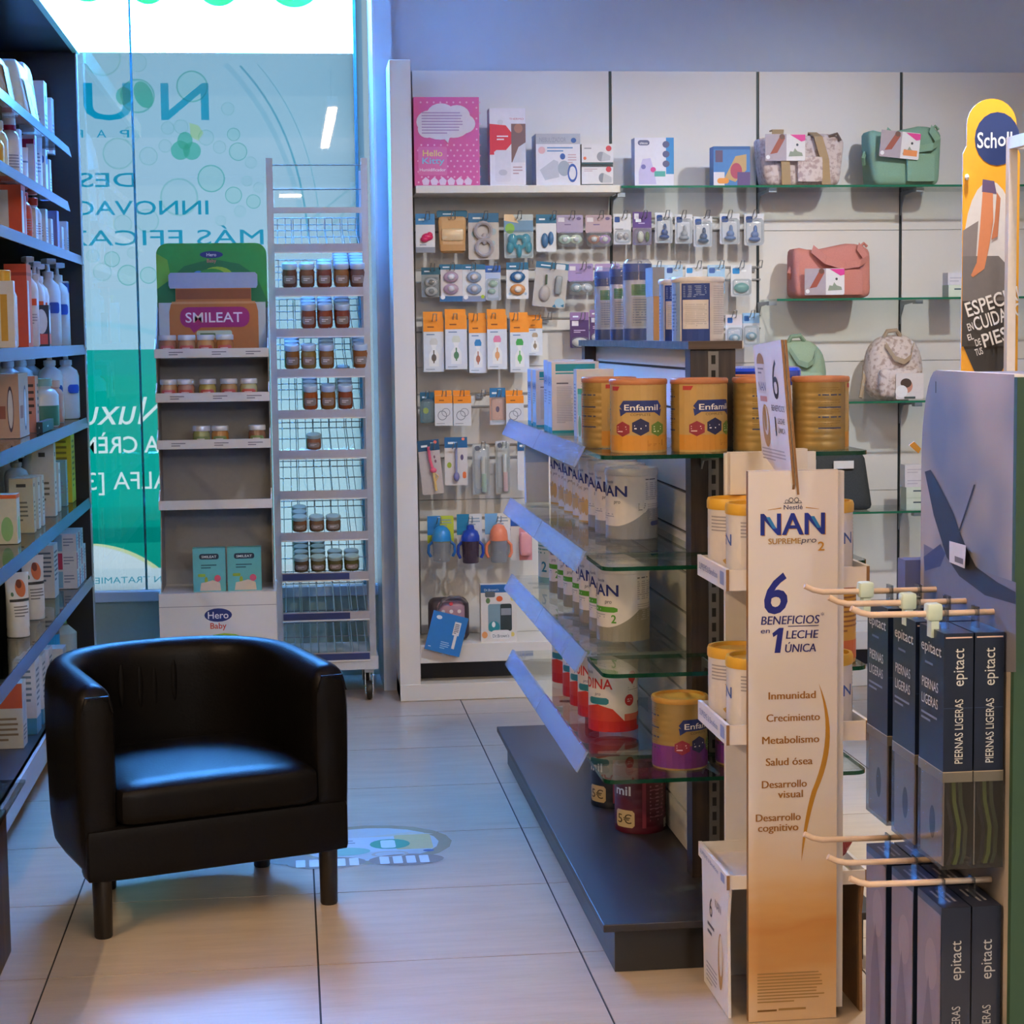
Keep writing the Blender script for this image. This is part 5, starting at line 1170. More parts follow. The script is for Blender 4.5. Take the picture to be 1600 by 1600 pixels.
for k, (ya, yb, dz) in enumerate(((253, 285, 0), (221, 253, .0775))):
    shelf_box(909, 958, ya, yb, zt_, .09, '#d6d4d6', [('r', 0, 0, 1, .1, '#1f4a50'), ('e', .86, .78, .09, .14, '#c83a44'), ('l', .08, .72, .5, .86, 1, '#8a8a90'), ('e', .62, .38, .14, .24, '#8f9298'), ('p', [(.62, .14), (.9, .2), (.92, .4), (.68, .62)], '#b4b6ba'), ('e', .1, .3, .05, .08, '#d8704a')] if k else [('r', 0, .9, 1, 1, '#2a3438'), ('e', .86, .78, .09, .14, '#c83a44'), ('l', .08, .66, .55, .84, 2, '#b49aa0'), ('e', .66, .36, .12, .24, '#7f8288'), ('p', [(.66, .12), (.95, .12), (.95, .4), (.7, .6)], '#b4b6ba'), ('r', 0, 0, 1, .06, '#1f3a40')],
              ('upper' if k else 'lower')+' of two small white appliance boxes stacked on the white shelf', dz=dz)
shelf_box(992, 1053, 212, 288, zg[0], .07, '#d4d4e0', [('R', .08, .84, .38, .95, .01, '#5a5f86'), ('t', .23, .865, .05, 'chicco', '#e4e6f0', {'fit': .2, 'bold': .01}), ('r', .8, .25, 1, 1, '#2a86c4'), ('e', .8, .86, .09, .07, '#54587c'), ('e', .8, .66, .09, .07, '#54587c'), ('e', .8, .46, .09, .07, '#54587c'), ('p', [(.1, .04), (.55, .04), (.5, .3), (.4, .58), (.2, .56), (.1, .3)], '#b9b4da'), ('e', .22, .4, .06, .05, '#6a6ab0'), ('e', .47, .34, .07, .055, '#c83a84'), ('r', .5, .2, .78, .31, '#4aa49a')],
          'white and lilac box with three round pictures on the glass shelf', sidecol='#a4a4b4')
shelf_box(1115, 1172, 226, 288, zg[0], .07, '#3a78b8', [('r', 0, 0, .3, .35, '#d0ccd4'), ('p', [(.3, .2), (.6, .75), (.9, .8), (.9, .4), (.6, .1)], '#b89868'), ('e', .62, .38, .16, .2, '#a8405a'), ('r', .65, .0, 1, .35, '#5a4478'), ('R', .1, .06, .42, .2, .01, '#e0903a'), ('r', .05, .6, .25, .9, '#5a4a6a'), ('r', 0, .92, 1, 1, '#2a5f9c')],
          'small blue picture box with orange badge on the glass shelf')
# bags
def tagcard(orange=False):
    m = card(.155, .1, '#d9d7da', [('r', 0, 0, .53, 1, '#a89ca6'), ('p', [(.12, .25), (.3, .3), (.5, .85), (.36, .9)], '#9a4a38'), ('e', .42, .9, .07, .1, '#6a4438'), ('e', .07, .14, .05, .08, '#e0e0e4'), ('p', [(.62, .98), (1, .98), (1, .76), (.9, .72)], '#d8348a'), ('p', [(.58, .16), (.62, .36), (.7, .34), (.74, .48), (.8, .36), (.92, .3), (.94, .18)], '#8a9688'), ('e', .8, .6, .03, .05, '#3a4048')]+([('r', .6, .12, .95, .34, '#e08a4a')] if orange else []), th=.003)
    return m
def fabric(col, c2=None, sc=40):
    if not c2: return M(col, .85, var=.12, scale=300, bump=.3)
    m = bpy.data.materials.new('floral_fabric'); m.use_nodes = True; nt = m.node_tree; b = nt.nodes['Principled BSDF']
    n = nt.nodes.new('ShaderNodeTexNoise'); n.inputs['Scale'].default_value = sc; n.inputs['Detail'].default_value = 4
    tc = nt.nodes.new('ShaderNodeTexCoord'); nt.links.new(tc.outputs['Object'], n.inputs['Vector'])
    cr = nt.nodes.new('ShaderNodeValToRGB'); e = cr.color_ramp.elements; e[0].position = .38; e[0].color = (*lin(c2), 1); e[1].position = .52; e[1].color = (*lin(col), 1)
    nt.links.new(n.outputs['Fac'], cr.inputs[0]); nt.links.new(cr.outputs[0], b.inputs['Base Color']); b.inputs['Roughness'].default_value = .85
    return m
def ribbon(mb, pts, w, m, th=.004, axis=(1, 0, 0)):
    ax = Vector(axis)*w/2
    for a, b in zip(pts, pts[1:]):
        a, b = Vector(a), Vector(b); n = (b-a).cross(ax).normalized()*th/2
        mb.add([a-ax-n, a+ax-n, a+ax+n, a-ax+n, b-ax-n, b+ax-n, b+ax+n, b-ax+n], [(0, 1, 2, 3), (7, 6, 5, 4), (0, 4, 5, 1), (1, 5, 6, 2), (2, 6, 7, 3), (3, 7, 4, 0)], m)
    return mb
def bagform(w, h, d, m, wide_top):
    """soft bag body: wider at the top, sagging edge"""
    def f(x, y, z):
        t = z/h; k = 1-(1-t)*wide_top; return (x*k, y*(1-.35*t), z+.012*math.sin(x/w*7)*t)
    return MB().rbox(-w/2, w/2, -d/2, d/2, 0, h, .03, m, 8, f)
def place_bag(x0, x1, y0, y1, z, label, kind):
    yf = 7.17; a, b = P(x0, y1, Y=yf), P(x1, y1, Y=yf); w = b.x-a.x; h = P(x0, y0, Y=yf).z-a.z
    t = tag(empty('changing_bag', ((a.x+b.x)/2, yf+.09, z)), label, 'bag', 'bags on the wall shelves'); yd = -.085
    def B(mb, n, sm=True): return mb.build(n, t, smooth=sm)
    if kind == 'floral':
        m = fabric('#cdbfbd', '#a89492', 60); s = M('#a88f6c', .8)
        B(bagform(w*.97, h*.86, .16, m, .16), 'body')
        B(ribbon(MB(), [(.24*w, -.088, .02*h), (.22*w, -.09, .45*h), (.16*w, -.075, .84*h), (.13*w, -.03, .93*h), (.16*w, .02, .85*h)], .034, s), 'strap', False)
        B(ribbon(MB(), [(-.2*w, -.088, .02*h), (-.21*w, -.092, .35*h), (-.22*w, -.09, .5*h)], .034, s), 'strap', False)
        B(ribbon(MB(), [(-.26*w, -.04, .84*h), (-.26*w, -.045, .97*h), (-.26*w, .0, .97*h)], .045, s), 'strap_loop', False)
        B(MB().rbox(-.08*w, .2*w, -.096, -.08, .06*h, .5*h, .008, fabric('#d4c6c2', '#b09a98', 60), 4), 'pocket')
        B(MB().tube([(.3*w, -.05, .86*h), (.38*w, -.06, .9*h), (.42*w, -.06, .78*h)], .006, M('#6a5a52', .5), 6), 'zip_pull')
        c = tagcard().build('hang_tag', t, (-.22*w, -.098, .42*h))
    else:
        col = '#7fa48c' if kind == 'green' else '#c47f72'; m = fabric(col); s = M(col, .8, var=.1, scale=200)
        B(bagform(w*.95, h*.9, .17, m, .12 if kind == 'green' else .03), 'body')
        B(ribbon(MB(), [(-.26*w, -.075, .86*h), (-.12*w, -.1, .66*h), (.1*w, -.105, .56*h), (.3*w, -.1, .6*h), (.4*w, -.085, .68*h), (.3*w, -.07, .9*h)], .03, s, axis=(.3, 0, .95)), 'strap', False)
        B(MB().rbox(-.02*w, .34*w, -.1, -.08, .05*h, .5*h, .008, m, 4), 'pocket')
        B(MB().tube([(.36*w, -.02, .88*h), (.42*w, -.02, .96*h), (.46*w, -.02, .9*h)], .006, s, 6), 'zip_pull')
        B(MB().tube([(-.46*w, 0, .55*h), (-.5*w, -.02, .45*h), (-.47*w, 0, .36*h)], .008, s, 6), 'side_loop')
        c = tagcard(kind == 'green').build('hang_tag', t, (-.14*w, -.108, (.42 if kind == 'green' else .06)*h)); c.rotation_euler = (0, .1 if kind == 'green' else .0, 0)
place_bag(1186, 1328, 196, 288, zg[0], 'floral beige changing bag with tan straps on the upper glass shelf', 'floral')
place_bag(1357, 1480, 188, 288, zg[0], 'sage green changing bag with card tag on the upper glass shelf', 'green')
place_bag(1240, 1368, 374, 465, zg[1], 'salmon pink changing bag with card tag on the second glass shelf', 'pink')
def backpack(x0, x1, y0, y1, z, label, m, s, tagc):
    yf = 7.16; a, b = P(x0, y1, Y=yf), P(x1, y1, Y=yf); w = b.x-a.x; h = P(x0, y0, Y=yf).z-a.z
    t = tag(empty('baby_backpack', ((a.x+b.x)/2, yf+.1, z)), label, 'backpack', 'bags on the wall shelves')
    f = lambda x, y, z_: (x*(1-.45*max(0, z_/h-.45)**1.6*2.), y*(1-.3*z_/h), z_)
    MB().rbox(-w/2, w/2, -.08, .08, 0, h*.93, .07, m, 10, f).build('body', t, smooth=True)
    MB().rbox(-w*.36, w*.36, -.105, -.06, .04*h, .46*h, .03, m, 6).build('front_pocket', t, smooth=True)
    MB().tube([(-.2*w, -.02, .88*h), (-.14*w, -.03, .99*h), (.02*w, -.03, 1.0*h), (.1*w, -.02, .92*h)], .009, s, 7).build('carry_handle', t, smooth=True)
    ribbon(MB(), [(-.22*w, -.07, .8*h), (-.08*w, -.085, .6*h), (.08*w, -.088, .55*h), (.2*w, -.085, .62*h), (.26*w, -.07, .78*h)], .02, s, axis=(.2, 0, .98)).build('strap', t)
    MB().tube([(-.45*w, .03, .5*h), (-.53*w, -.02, .3*h), (-.6*w, -.03, .04*h)], .008, s, 6).build('shoulder_strap', t, smooth=True)
    if tagc: card(.11, .1, '#d6d0d0', [('e', .4, .5, .2, .26, '#c08a7a'), ('e', .36, .62, .2, .18, '#4a3a34'), ('e', .2, .3, .22, .24, '#e2e2e4'), ('r', .3, .02, .7, .1, '#3a4844')], th=.003).build('hang_tag', t, (.14*w, -.112, .02*h))
backpack(1212, 1300, 524, 628, zg[2], 'pale green baby backpack behind the gold cans on the third glass shelf', fabric('#93a98f'), M('#7f967c', .8), False)
backpack(1362, 1452, 518, 628, zg[2], 'floral beige baby backpack with card tag on the third glass shelf', fabric('#cfc2bc', '#a8958c', 60), M('#a8957e', .8), True)
# dark ribbed cushion pad
q0, q1 = P(1268, 800, Y=7.2), P(1365, 800, Y=7.2); h = P(1300, 711, Y=7.2).z-q0.z
pad = MB().rbox(-(q1.x-q0.x)/2, (q1.x-q0.x)/2, -.025, .025, 0, h, .025, M('#34393c', .8, var=.3, scale=220, bump=.6), 8, lambda x, y, z: (x*(1-.16*z/h), y+.05*z/h, z))
o = put(pad, 'car_seat_mat', ((q0.x+q1.x)/2, 7.22, zg[3]), 0, 'charcoal textured mat leaning on the lowest glass shelf', 'mat', GS, True, [('paper_label', MB().box(-.03, .05, .0, .003, h*.74, h*.88, WHITE), False)])
# small white and green boxes
def gbox(x0, x1, y0, y1, z, dz, label):
    shelf_box(x0, x1, y0, y1, z, .07, '#cfdccb', [('r', 0, .55, 1, .95, '#d3dfd0'), ('r', .3, .6, 1, .72, '#3a5560'), ('r', 0, 0, 1, .1, '#c2d2be')], label, 'small_carton', sidecol='#a9b8a6', dz=dz)
gbox(1482, 1512, 446, 465, zg[1], 0, 'lower pale green carton beside the foot care sign'); 
shelf_box(1481, 1512, 427, 446, zg[1], .06, '#d6d4da', [('l', .1, .2, .9, .7, 2, '#b8b8c4')], 'white carton on top of the pale green one beside the foot care sign', 'small_carton', dz=.047)
gbox(1416, 1452, 782, 800, zg[3], 0, 'bottom pale green carton on the lowest glass shelf'); gbox(1416, 1452, 763, 781, zg[3], .0445, 'second pale green carton on the lowest glass shelf')
for k, (y0, y1, dz) in enumerate(((744, 762, .089), (726, 743, .1335))): shelf_box(1414, 1450, y0, y1, zg[3], .06, '#d9d6da', [('l', .1, .2, .9, .7, 2, '#c0bcc6')], ('upper' if k else 'lower')+' white carton on the pale green cartons, lowest glass shelf', 'small_carton', dz=dz)
# base shelf: spotted pouch pack with blue booklet, toothbrush box
yb_ = 7.19
a, b = P(672, 1003, Y=yb_), P(735, 1003, Y=yb_); w = b.x-a.x; h = P(700, 930, Y=yb_).z-a.z
t = tag(empty('spotted_pouch_pack', ((a.x+b.x)/2, yb_+.06, zl1)), 'mauve spotted pouch in clear wrap with handle on the base shelf', 'pouch', GS)
MB().rbox(-w/2, w/2, -.05, .05, 0, h*.92, .03, M('#3a2f36', .5), 6).build('wrap', t, smooth=True)
pm = MB().rbox(-w*.32, w*.38, -.07, -.02, .0, h*.88, .03, M('#a78696', .6), 6)
pm.prints(Flat((-w*.3, -.0705, .1*h), (1, 0, 0), (0, 0, 1), w*.66, h*.76), [('e', x, y, .07, .055, c) for x, y, c in ((.2, .75, '#d0c8cc'), (.5, .75, '#e4dce0'), (.8, .75, '#e4dce0'), (.35, .5, '#e0d8dc'), (.65, .5, '#e8545c'), (.92, .5, '#e4dce0'), (.2, .25, '#e4dce0'), (.5, .25, '#e8545c'), (.8, .25, '#e4dce0'), (.5, .97, '#e8545c'))], d0=.001)
pm.build('pouch', t, smooth=True)
ribbon(MB(), [(-.3*w, -.07, .72*h), (-.2*w, -.085, .92*h), (0, -.085, 1.0*h), (.25*w, -.075, .98*h), (.42*w, -.06, .86*h)], .018, M('#6f6a70', .6), axis=(0, 1, .2)).build('handle', t)
bk = MB().box(-.068, .068, 0, .006, 0, .15, M('#a8326a', .5)).box(-.068, .068, -.003, 0, 0, .15, M('#2276bc', .5))
bk.prints(Flat((-.068, -.003, 0), (1, 0, 0), (0, 0, 1), .136, .15), [('e', .2, .86, .08, .05, '#d8e0ea'), ('r', .66, .5, .84, .84, '#d8d8dc'), ('l', .68, .54, .82, .8, 6, '#3a3a40'), ('r', .72, .16, .8, .5, '#d8d8dc'), ('l', .4, .1, .66, .3, 4, '#9cc0e0'), ('l', .08, .08, .2, .13, 1, '#d0dcea')])
q = P(690, 1012, Y=7.115); o = put(bk, 'booklet', (q.x, 7.115, q.z-.02), 0, 'blue booklet with barcode leaning over the base shelf edge', 'booklet', GS); o.rotation_euler = (-.12, .27, 0)
shelf_box(752, 808, 911, 1000, zl1, .05, '#d6d2cc', [('r', 0, .86, 1, 1, '#1f5f9e'), ('t', .3, .89, .04, "Dr.Brown's", '#d6e2ee', {'fit': .4}), ('e', .84, .9, .08, .05, '#d8404c'), ('R', .2, .18, .86, .66, .008, '#7a98a4'), ('R', .54, .18, .86, .66, .008, '#2b383c'), ('r', .56, .46, .84, .58, '#8a9094'), ('e', .36, .26, .16, .1, '#2a8a94'), ('e', .35, .3, .05, .05, '#e6ecee'), ('e', .52, .75, .09, .05, '#d8642e'), ('R', .12, .78, .4, .88, .006, '#5a6266'), ('e', .2, .72, .06, .05, '#5a7a4a'), ('e', .88, .75, .05, .04, '#d8c860'), ('e', .88, .12, .05, .04, '#e0cc70'), ('e', .1, .12, .08, .06, '#e0985a'), ('R', .26, .04, .84, .2, .02, '#dcdcdc'), ('t', .55, .07, .06, "Dr.Brown's", '#3a5a70', {'fit': .46})],
          "white boxed brush set with dark window standing on the base shelf")

# ------------------------------------------------------------------ gondola
XC = .955; GZ = [1.118, .878, .645, .412]
gd = tag(empty('gondola', (XC, 5.0, 0)), 'double-sided gondola with glass shelves, dark base and wooden end post in the middle aisle', 'gondola')
def gp(o): o.parent = gd; o.matrix_parent_inverse = Matrix.Translation(-Vector(gd.location)); return o
gp(MB().box(.673, 1.226, 3.985, 6.03, 0.001, .1, M('#262423', .35, var=.05, scale=300)).build('plinth'))
gp(MB().box(.643, 1.256, 3.95, 6.06, .1, .117, DGREY).build('base_board', bevel=.002))
hs_ = .098; z = .119; k = 0
while z < 1.33:
    z1 = min(z+hs_-.007, 1.338)
    gp(MB().box(.940, .970, 4.33, 5.83, z, z1, WHITE).build('slat')); z += hs_
gp(MB().box(.948, .962, 4.33, 5.83, .118, 1.338, M('#3a3a3c', .6)).build('slat_core'))
for ya, yb in ((4.27, 4.33), (5.83, 5.89)):
    po = gp(MB().box(.905, 1.009, ya, yb, .117, 1.34, DWOOD).build('post', bevel=.001))
    st = MB().box(.945, .969, ya-.003, ya, .12, 1.335, M('#77726c', .4, metal=.6))
    zz = .15
    while zz < 1.32: st.prints(Flat((.945, ya-.003, zz), (1, 0, 0), (0, 0, 1), .024, .02), [('r', .3, 0, .7, 1, M('#0c0b0a', .7))]); zz += .034
    st.build('slotted_strip', po)
gp(MB().box(.897, 1.021, 4.255, 5.9, 1.34, 1.358, wood('top_board_wood', '#33281f', '#5b4a3c', 1.5, .5, 'X')).box(1.0215, 1.0235, 4.255, 5.9, 1.34, 1.358, WHITE).build('top_board'))
def end_shelf(z):
    x0, x1, y0, y1, r = .662, 1.25, 4.03, 4.266, .03
    poly = [(x1, y1), (x0, y1)]+[(x0+r-r*math.cos(a), y0+r-r*math.sin(a)) for a in [i*PI/10 for i in range(6)]]+[(x1-r+r*math.sin(a), y0+r-r*math.cos(a)) for a in [i*PI/10 for i in range(6)]]
    gp(MB().prism(poly, lambda x, y, d: (x, y, d), z-.009, z, GLASS, GEDGE).build('end_shelf'))
    for x in (.93, .985): gp(MB().prism([(4.27, z-.009), (4.1, z-.009), (4.1, z-.014), (4.25, z-.03), (4.27, z-.05)], lambda a, b, d: (d, a, b), x-.002, x+.002, BRK).build('end_bracket'))
for z in GZ:
    end_shelf(z)
    for xa, xb in ((.664, .938), (.972, 1.25)):
        gp(MB().box(xa, xb, 4.30, 5.76, z-.008, z, GLASS).build('side_shelf'))
    for y in (4.36, 5.0, 5.66):
        gp(MB().prism([(.94, z-.009), (.70, z-.009), (.70, z-.014), (.92, z-.03), (.94, z-.05)], lambda a, b, d: (a, d, b), y-.002, y+.002, BRK).build('side_bracket'))
    for ya, yb in ((4.30, 5.02), (5.03, 5.76)):
        gp(MB().prism([(.668, z+.004), (.662, z+.006), (.638, z-.040), (.642, z-.043)], lambda a, b, d: (a, d, b), ya, yb, RAIL).build('price_rail'))

# ---- tins
def tin(r, h, body, lid, prints=(), rib=0, W=None, a0=0., lidh=.016, rough=.35, metal=0., rim=True, top=None):
    """returns body and lid builders; print frame is W metres wide, centred on the front"""
    m = M(body, rough, metal, coat=.25)
    pr = [(r*.985, 0), (r, .003), (r, .008)]
    if rib:
        n = rib
        for k in range(n):
            z = h*(.1+.8*k/n); pr += [(r, z), (r*.988, z+.003), (r, z+.006)]
    pr += [(r, h-.004)]
    mb = MB().lathe(pr, m, 40)
    W = W or 2*PI*r*.98
    mb.prints(Cyl(r, 0, W, h, a0), prints, d0=.0005, step=.00025)
    ml = M(lid, .4)
    l = MB().lathe([(r*1.02, h-.004), (r*1.035, h-.002), (r*1.035, h-.002+lidh*.7), (r*1.0, h-.002+lidh), (r*.9, h-.002+lidh), (r*.88, h-.004+lidh*.7)], ml, 40)
    return mb, l
NVY, GOLD = '#22307e', '#c08a2a'
TR = .0635
PIR = 2*PI*TR
def nx(a): return .5+a/PIR             # metres along the wrap from the middle of the label
def nan_tin(h, lid, hdr, dig, digc, silver, wheat):
    p = [('r', 0, 0, 1, .2 if not wheat else .03, silver)]
    if not wheat:
        n_ = 12
        for q in range(n_):
            x0_, x1_ = .02+.085*q/n_, .02+.085*(q+1)/n_; p.append(('p', [(nx(x0_), .19), (nx(x1_), .19), (nx(x1_), .2+.26*((q+1)/n_)**1.8), (nx(x0_), .2+.26*(q/n_)**1.8)], silver))
        p.append(('r', nx(.105), .19, nx(.195), .46, silver))
    p += [('t', nx(0), .66, .17, 'NAN', NVY, {'bold': .015, 'fit': .105/PIR}), ('t', nx(0), .86, .045, 'Nestlé', '#4a4e78', {}), ('t', nx(.025), .55, .06, 'pro', '#44485a', {'sh': .15})]
    if wheat: p += [('t', nx(-.018), .555, .05, 'SUPREME', '#a07a3a', {'fit': .05/PIR})]+[('e', nx(-.03+.014*k), .26+.03*(k % 2), .009/PIR, .14, '#d0b07c') for k in range(5)]+[('e', nx(-.045), .28, .008/PIR, .12, '#a8803c')]
    if hdr: p += [('R', nx(-.05), .42, nx(.05), .5, .003, hdr), ('l', nx(-.04), .435, nx(.035), .485, 1, '#dfe8e0')]
    if dig: p += [('t', nx(.04), .27, .12, dig, digc, {'bold': .02})]
    p += [('l', nx(-.05), .3, nx(.02), .4, 3, '#9aa0ac'), ('l', nx(.1), .6, nx(.165), .88, 9, '#a4a2aa'), ('l', nx(.1), .3, nx(.165), .55, 8, '#b0aeb4'), ('l', nx(-.165), .3, nx(-.1), .85, 14, '#a4a2aa'), ('l', nx(.1), .9, nx(.165), .94, 1, '#5a5a66')]
    p += [('e', nx(.09), .5, .016/PIR, .1, '#d8d6d6'), ('l', nx(.08), .44, nx(.1), .56, 4, '#6a6a76'), ('R', nx(.115), .2, nx(.16), .27, .003, '#3a4a8c')] if not hdr else []
    return tin(TR, h, '#dcd9d8', lid, p)
GT = 'milk tins on the gondola'
protos = {}
def put_tin(key, fn, loc, rot, label, group=GT, name='milk_tin', cat='tin'):
    if key in protos: return copy_tree(protos[key], loc, rot, label, group)
    b, l = fn(); o = put(b, name, loc, rot, label, cat, group, True, [('lid', l, True)]); protos[key] = o; return o
R_ = -1.15
# second shelf: five white lids, three gold lids
for k in range(8):
    gold = k >= 5 or k in (3, 4)
    key = 'gold' if k >= 5 else ('wheat' if k in (3, 4) else 'silver')
    fn = {'gold': lambda: nan_tin(.158, '#a8842c', None, None, None, '#c9a564', True), 'wheat': lambda: nan_tin(.158, '#d2d0cc', None, '2', '#b8893a', '#c9a564', True), 'silver': lambda: nan_tin(.158, '#cfcfd0', None, None, None, '#8f939c', False)}[key]
    put_tin(key, fn, (.832-.004*(k % 2), 4.63+.139*k, GZ[1]), R_-.04*k, '%s tin from the near end on the second gondola shelf, %s lid' % (ORD[k], 'gold' if k >= 5 else 'white'))
# third shelf: green labels
for k in range(7):
    d = '1' if k in (3, 4, 5) else '2'
    put_tin('green'+d, lambda: nan_tin(.165, '#d6d4cf', '#4f9a2e', d, '#4f9a2e', '#8d8c82', False), (.79+.004*(k % 2), 4.52+.142*k, GZ[2]), R_-.05*k, ORD[k]+' green labelled tin from near end on the third gondola shelf')
put_tin('teal', lambda: tin(.055, .17, '#c9d6d6', '#4a9a3c', [('r', 0, .0, 1, .1, '#7ab0b8'), ('t', .5, .2, .18, '2', '#1f7a9c', {'bold': .02}), ('l', .4, .5, .6, .8, 5, '#4a8a8c'), ('e', .5, .9, .03, .06, '#2f8a4a')]), (.78, 5.60, GZ[2]), -.9, 'pale tin with green lid and blue number two, far end of third shelf')
# fourth shelf: red labels
def nidina():
    r = .061; C_ = 2*PI*r
    f = lambda a: .5+a/C_
    p = [('r', 0, 0, 1, .16, '#b8221e'), ('p', [(f(-.09), .16), (f(.09), .16), (f(.06), .34), (f(.02), .4), (f(-.03), .34)], '#c0392a'), ('r', f(.09), .16, f(.19), .26, '#c8685a'), ('r', f(-.19), .16, f(-.09), .26, '#c8685a'), ('t', f(0), .63, .15, 'NIDINA', '#b8252c', {'bold': .015, 'fit': .12/C_}), ('t', f(-.01), .84, .045, 'Nestlé', '#4a4e78'), ('t', f(.02), .53, .05, 'pro', '#4a4e78', {'sh': .2}), ('R', f(-.01), .4, f(.05), .5, .004, '#2a7a8c'),
         ('e', f(.115), .8, .014/C_, .085, '#b8252c'), ('p', [(f(.102), .78), (f(.128), .78), (f(.115), .68)], '#b8252c'), ('e', f(.105), .46, .014/C_, .085, '#b8252c'), ('l', f(.098), .43, f(.113), .49, 2, '#e0c8c4'), ('l', f(.1), .56, f(.15), .66, 3, '#b0aeb0'), ('p', [(f(.14), .42), (f(.155), .42), (f(.1475), .3)], '#5a3f5a'), ('R', f(.135), .06, f(.15), .2, .002, '#8088a8'), ('r', f(.155), .05, f(.18), .95, '#d2d0d0'), ('l', f(.145), .7, f(.175), .88, 4, '#8a8a90')]
    return tin(r, .168, '#d3d0cf', '#d4d2d0', p)
for k, y in enumerate((4.585, 4.76, 4.90, 5.03, 5.24)):
    put_tin('red', nidina, (.775, y, GZ[3]), R_-.05*k, ORD[k]+' white and red tin from near end on the fourth gondola shelf')
# gold cans on the end shelf
ER = .062; EC = 2*PI*ER
def enf(purple=False):
    f = lambda a: .5+a/EC
    g, o = '#c39a3c', '#c4872f'
    p = [('r', f(-.085), .0, f(.085), 1, '#b39358')] if not purple else []
    lo = '#6a2a78' if purple else o
    p += [('r', f(-.085) if not purple else 0, .03, f(.085) if not purple else 1, .25 if not purple else .36, lo)]
    p += [('R', f(-.05), .58, f(.052), .75, .018, '#1b2f72'), ('p', [(f(-.05), .63), (f(-.047), .52), (f(-.03), .59)], '#1b2f72'), ('p', [(f(.052), .63), (f(.03), .59), (f(.048), .52)], '#1b2f72'), ('t', f(.002), .61, .085, 'Enfamil', '#e6e4e0', {'fit': .078/EC, 'bold': .008}), ('t', f(.0), .53, .035, 'COMPLETE', '#5a4420', {'fit': .045/EC})]
    hexa = lambda cx, cy, w, h, c: ('p', [(f(cx+w*math.sin(i*PI/3)), cy+h*math.cos(i*PI/3)) for i in range(6)], c)
    p += [hexa(-.042, .34, .020, .11, '#8a2a3a'), hexa(0, .37, .022, .125, '#1e2450'), hexa(.042, .34, .020, .11, '#5a7a32'), ('l', f(-.055), .29, f(-.03), .39, 3, '#e0c8c8'), ('l', f(-.014), .33, f(.014), .41, 2, '#e6e4f0'), ('l', f(.03), .29, f(.054), .39, 3, '#dce6c8')]
    if not purple: p += [('t', f(.055), .1, .09, '1', '#6a3a10'), ('l', f(.015), .09, f(.048), .18, 4, '#a86a20'), ('p', [(f(-.075), .95), (f(-.05), .95), (f(-.055), .89), (f(-.075), .89)], '#a83030')]
    for s in (-1, 1):
        for z in (.3, .46, .6, .78): p += [('r', f(s*.1) if s > 0 else f(-.155), z, f(.155) if s > 0 else f(-.1), z+.022, '#3a3f5a')]
        for z in (.34, .5, .64, .82): p += [('l', f(.1) if s > 0 else f(-.155), z, f(.155) if s > 0 else f(-.1), z+.09, 3, '#8a6c2c')]
    return tin(ER, .152, '#a0854c', '#b0724a' if not purple else '#c08a30', p, rib=8, lidh=.010, rough=.3, metal=.35)
GE = 'gold cans on the gondola'
for k, (x, y, rot, n) in enumerate(((.765, 4.165, -.1, 'first gold can from the left at front of the top end shelf'), (.898, 4.15, .38, 'second gold can from left on the top end shelf'), (1.038, 4.15, 1.9, 'third gold can behind the standing header card on top end shelf'), (1.173, 4.15, 2.1, 'rightmost gold can showing its back on top end shelf'), (.735, 4.375, .9, 'gold can half hidden behind the first one at the left'), (1.075, 4.37, 1.6, 'gold can half hidden behind the third one beside the post'))):
    put_tin('enf', lambda: enf(), (x, y, GZ[0]), rot, n, GE, 'gold_can', 'can')
put_tin('enfp', lambda: enf(True), (.853, 4.155, GZ[3]), .55, 'gold and purple can on the lowest glass end shelf', GE, 'gold_can', 'can')
put_tin('enfp', None, (1.0, 4.165, GZ[3]), .8, 'gold and purple can behind the cardboard stand trays', GE, 'gold_can', 'can')
# blue lidded tub behind the gold cans
tb = MB().lathe([(.105, 0), (.11, .01), (.112, .135)], M('#cfd4da', .4), 36); tl2 = MB().lathe([(.116, .13), (.118, .134), (.118, .165), (.112, .172), (.1, .174)], M('#1c3aa4', .2, coat=.6), 36)
put(tb, 'wipes_tub', (1.135, 4.62, GZ[0]), 0, 'wide tub with glossy royal blue lid behind the gold cans', 'tub', None, True, [('lid', tl2, True)])
# cans on the right-hand shelves, seen past the cardboard stand
put_tin('enfo', lambda: tin(.055, .17, '#c8963c', '#b06a4a', [('r', 0, .05, 1, .3, '#c8683c'), ('l', .1, .4, .9, .9, 8, '#8a5a30'), ('r', .3, .5, .5, .9, '#3a4a8c')], rib=6), (1.19, 4.12, GZ[2]), 0, 'gold and orange tin right of the cardboard stand on third end shelf', GE, 'gold_can', 'can')
put(carton('c', .16, .1, .2, '#4a5a78', [('p', [(0, .5), (.5, .9), (1, .5), (1, 1), (0, 1)], '#8aa4c0')]), 'dark_carton', (1.14, 4.4, GZ[1]), 0, 'dark blue patterned carton under the top end shelf', 'carton')
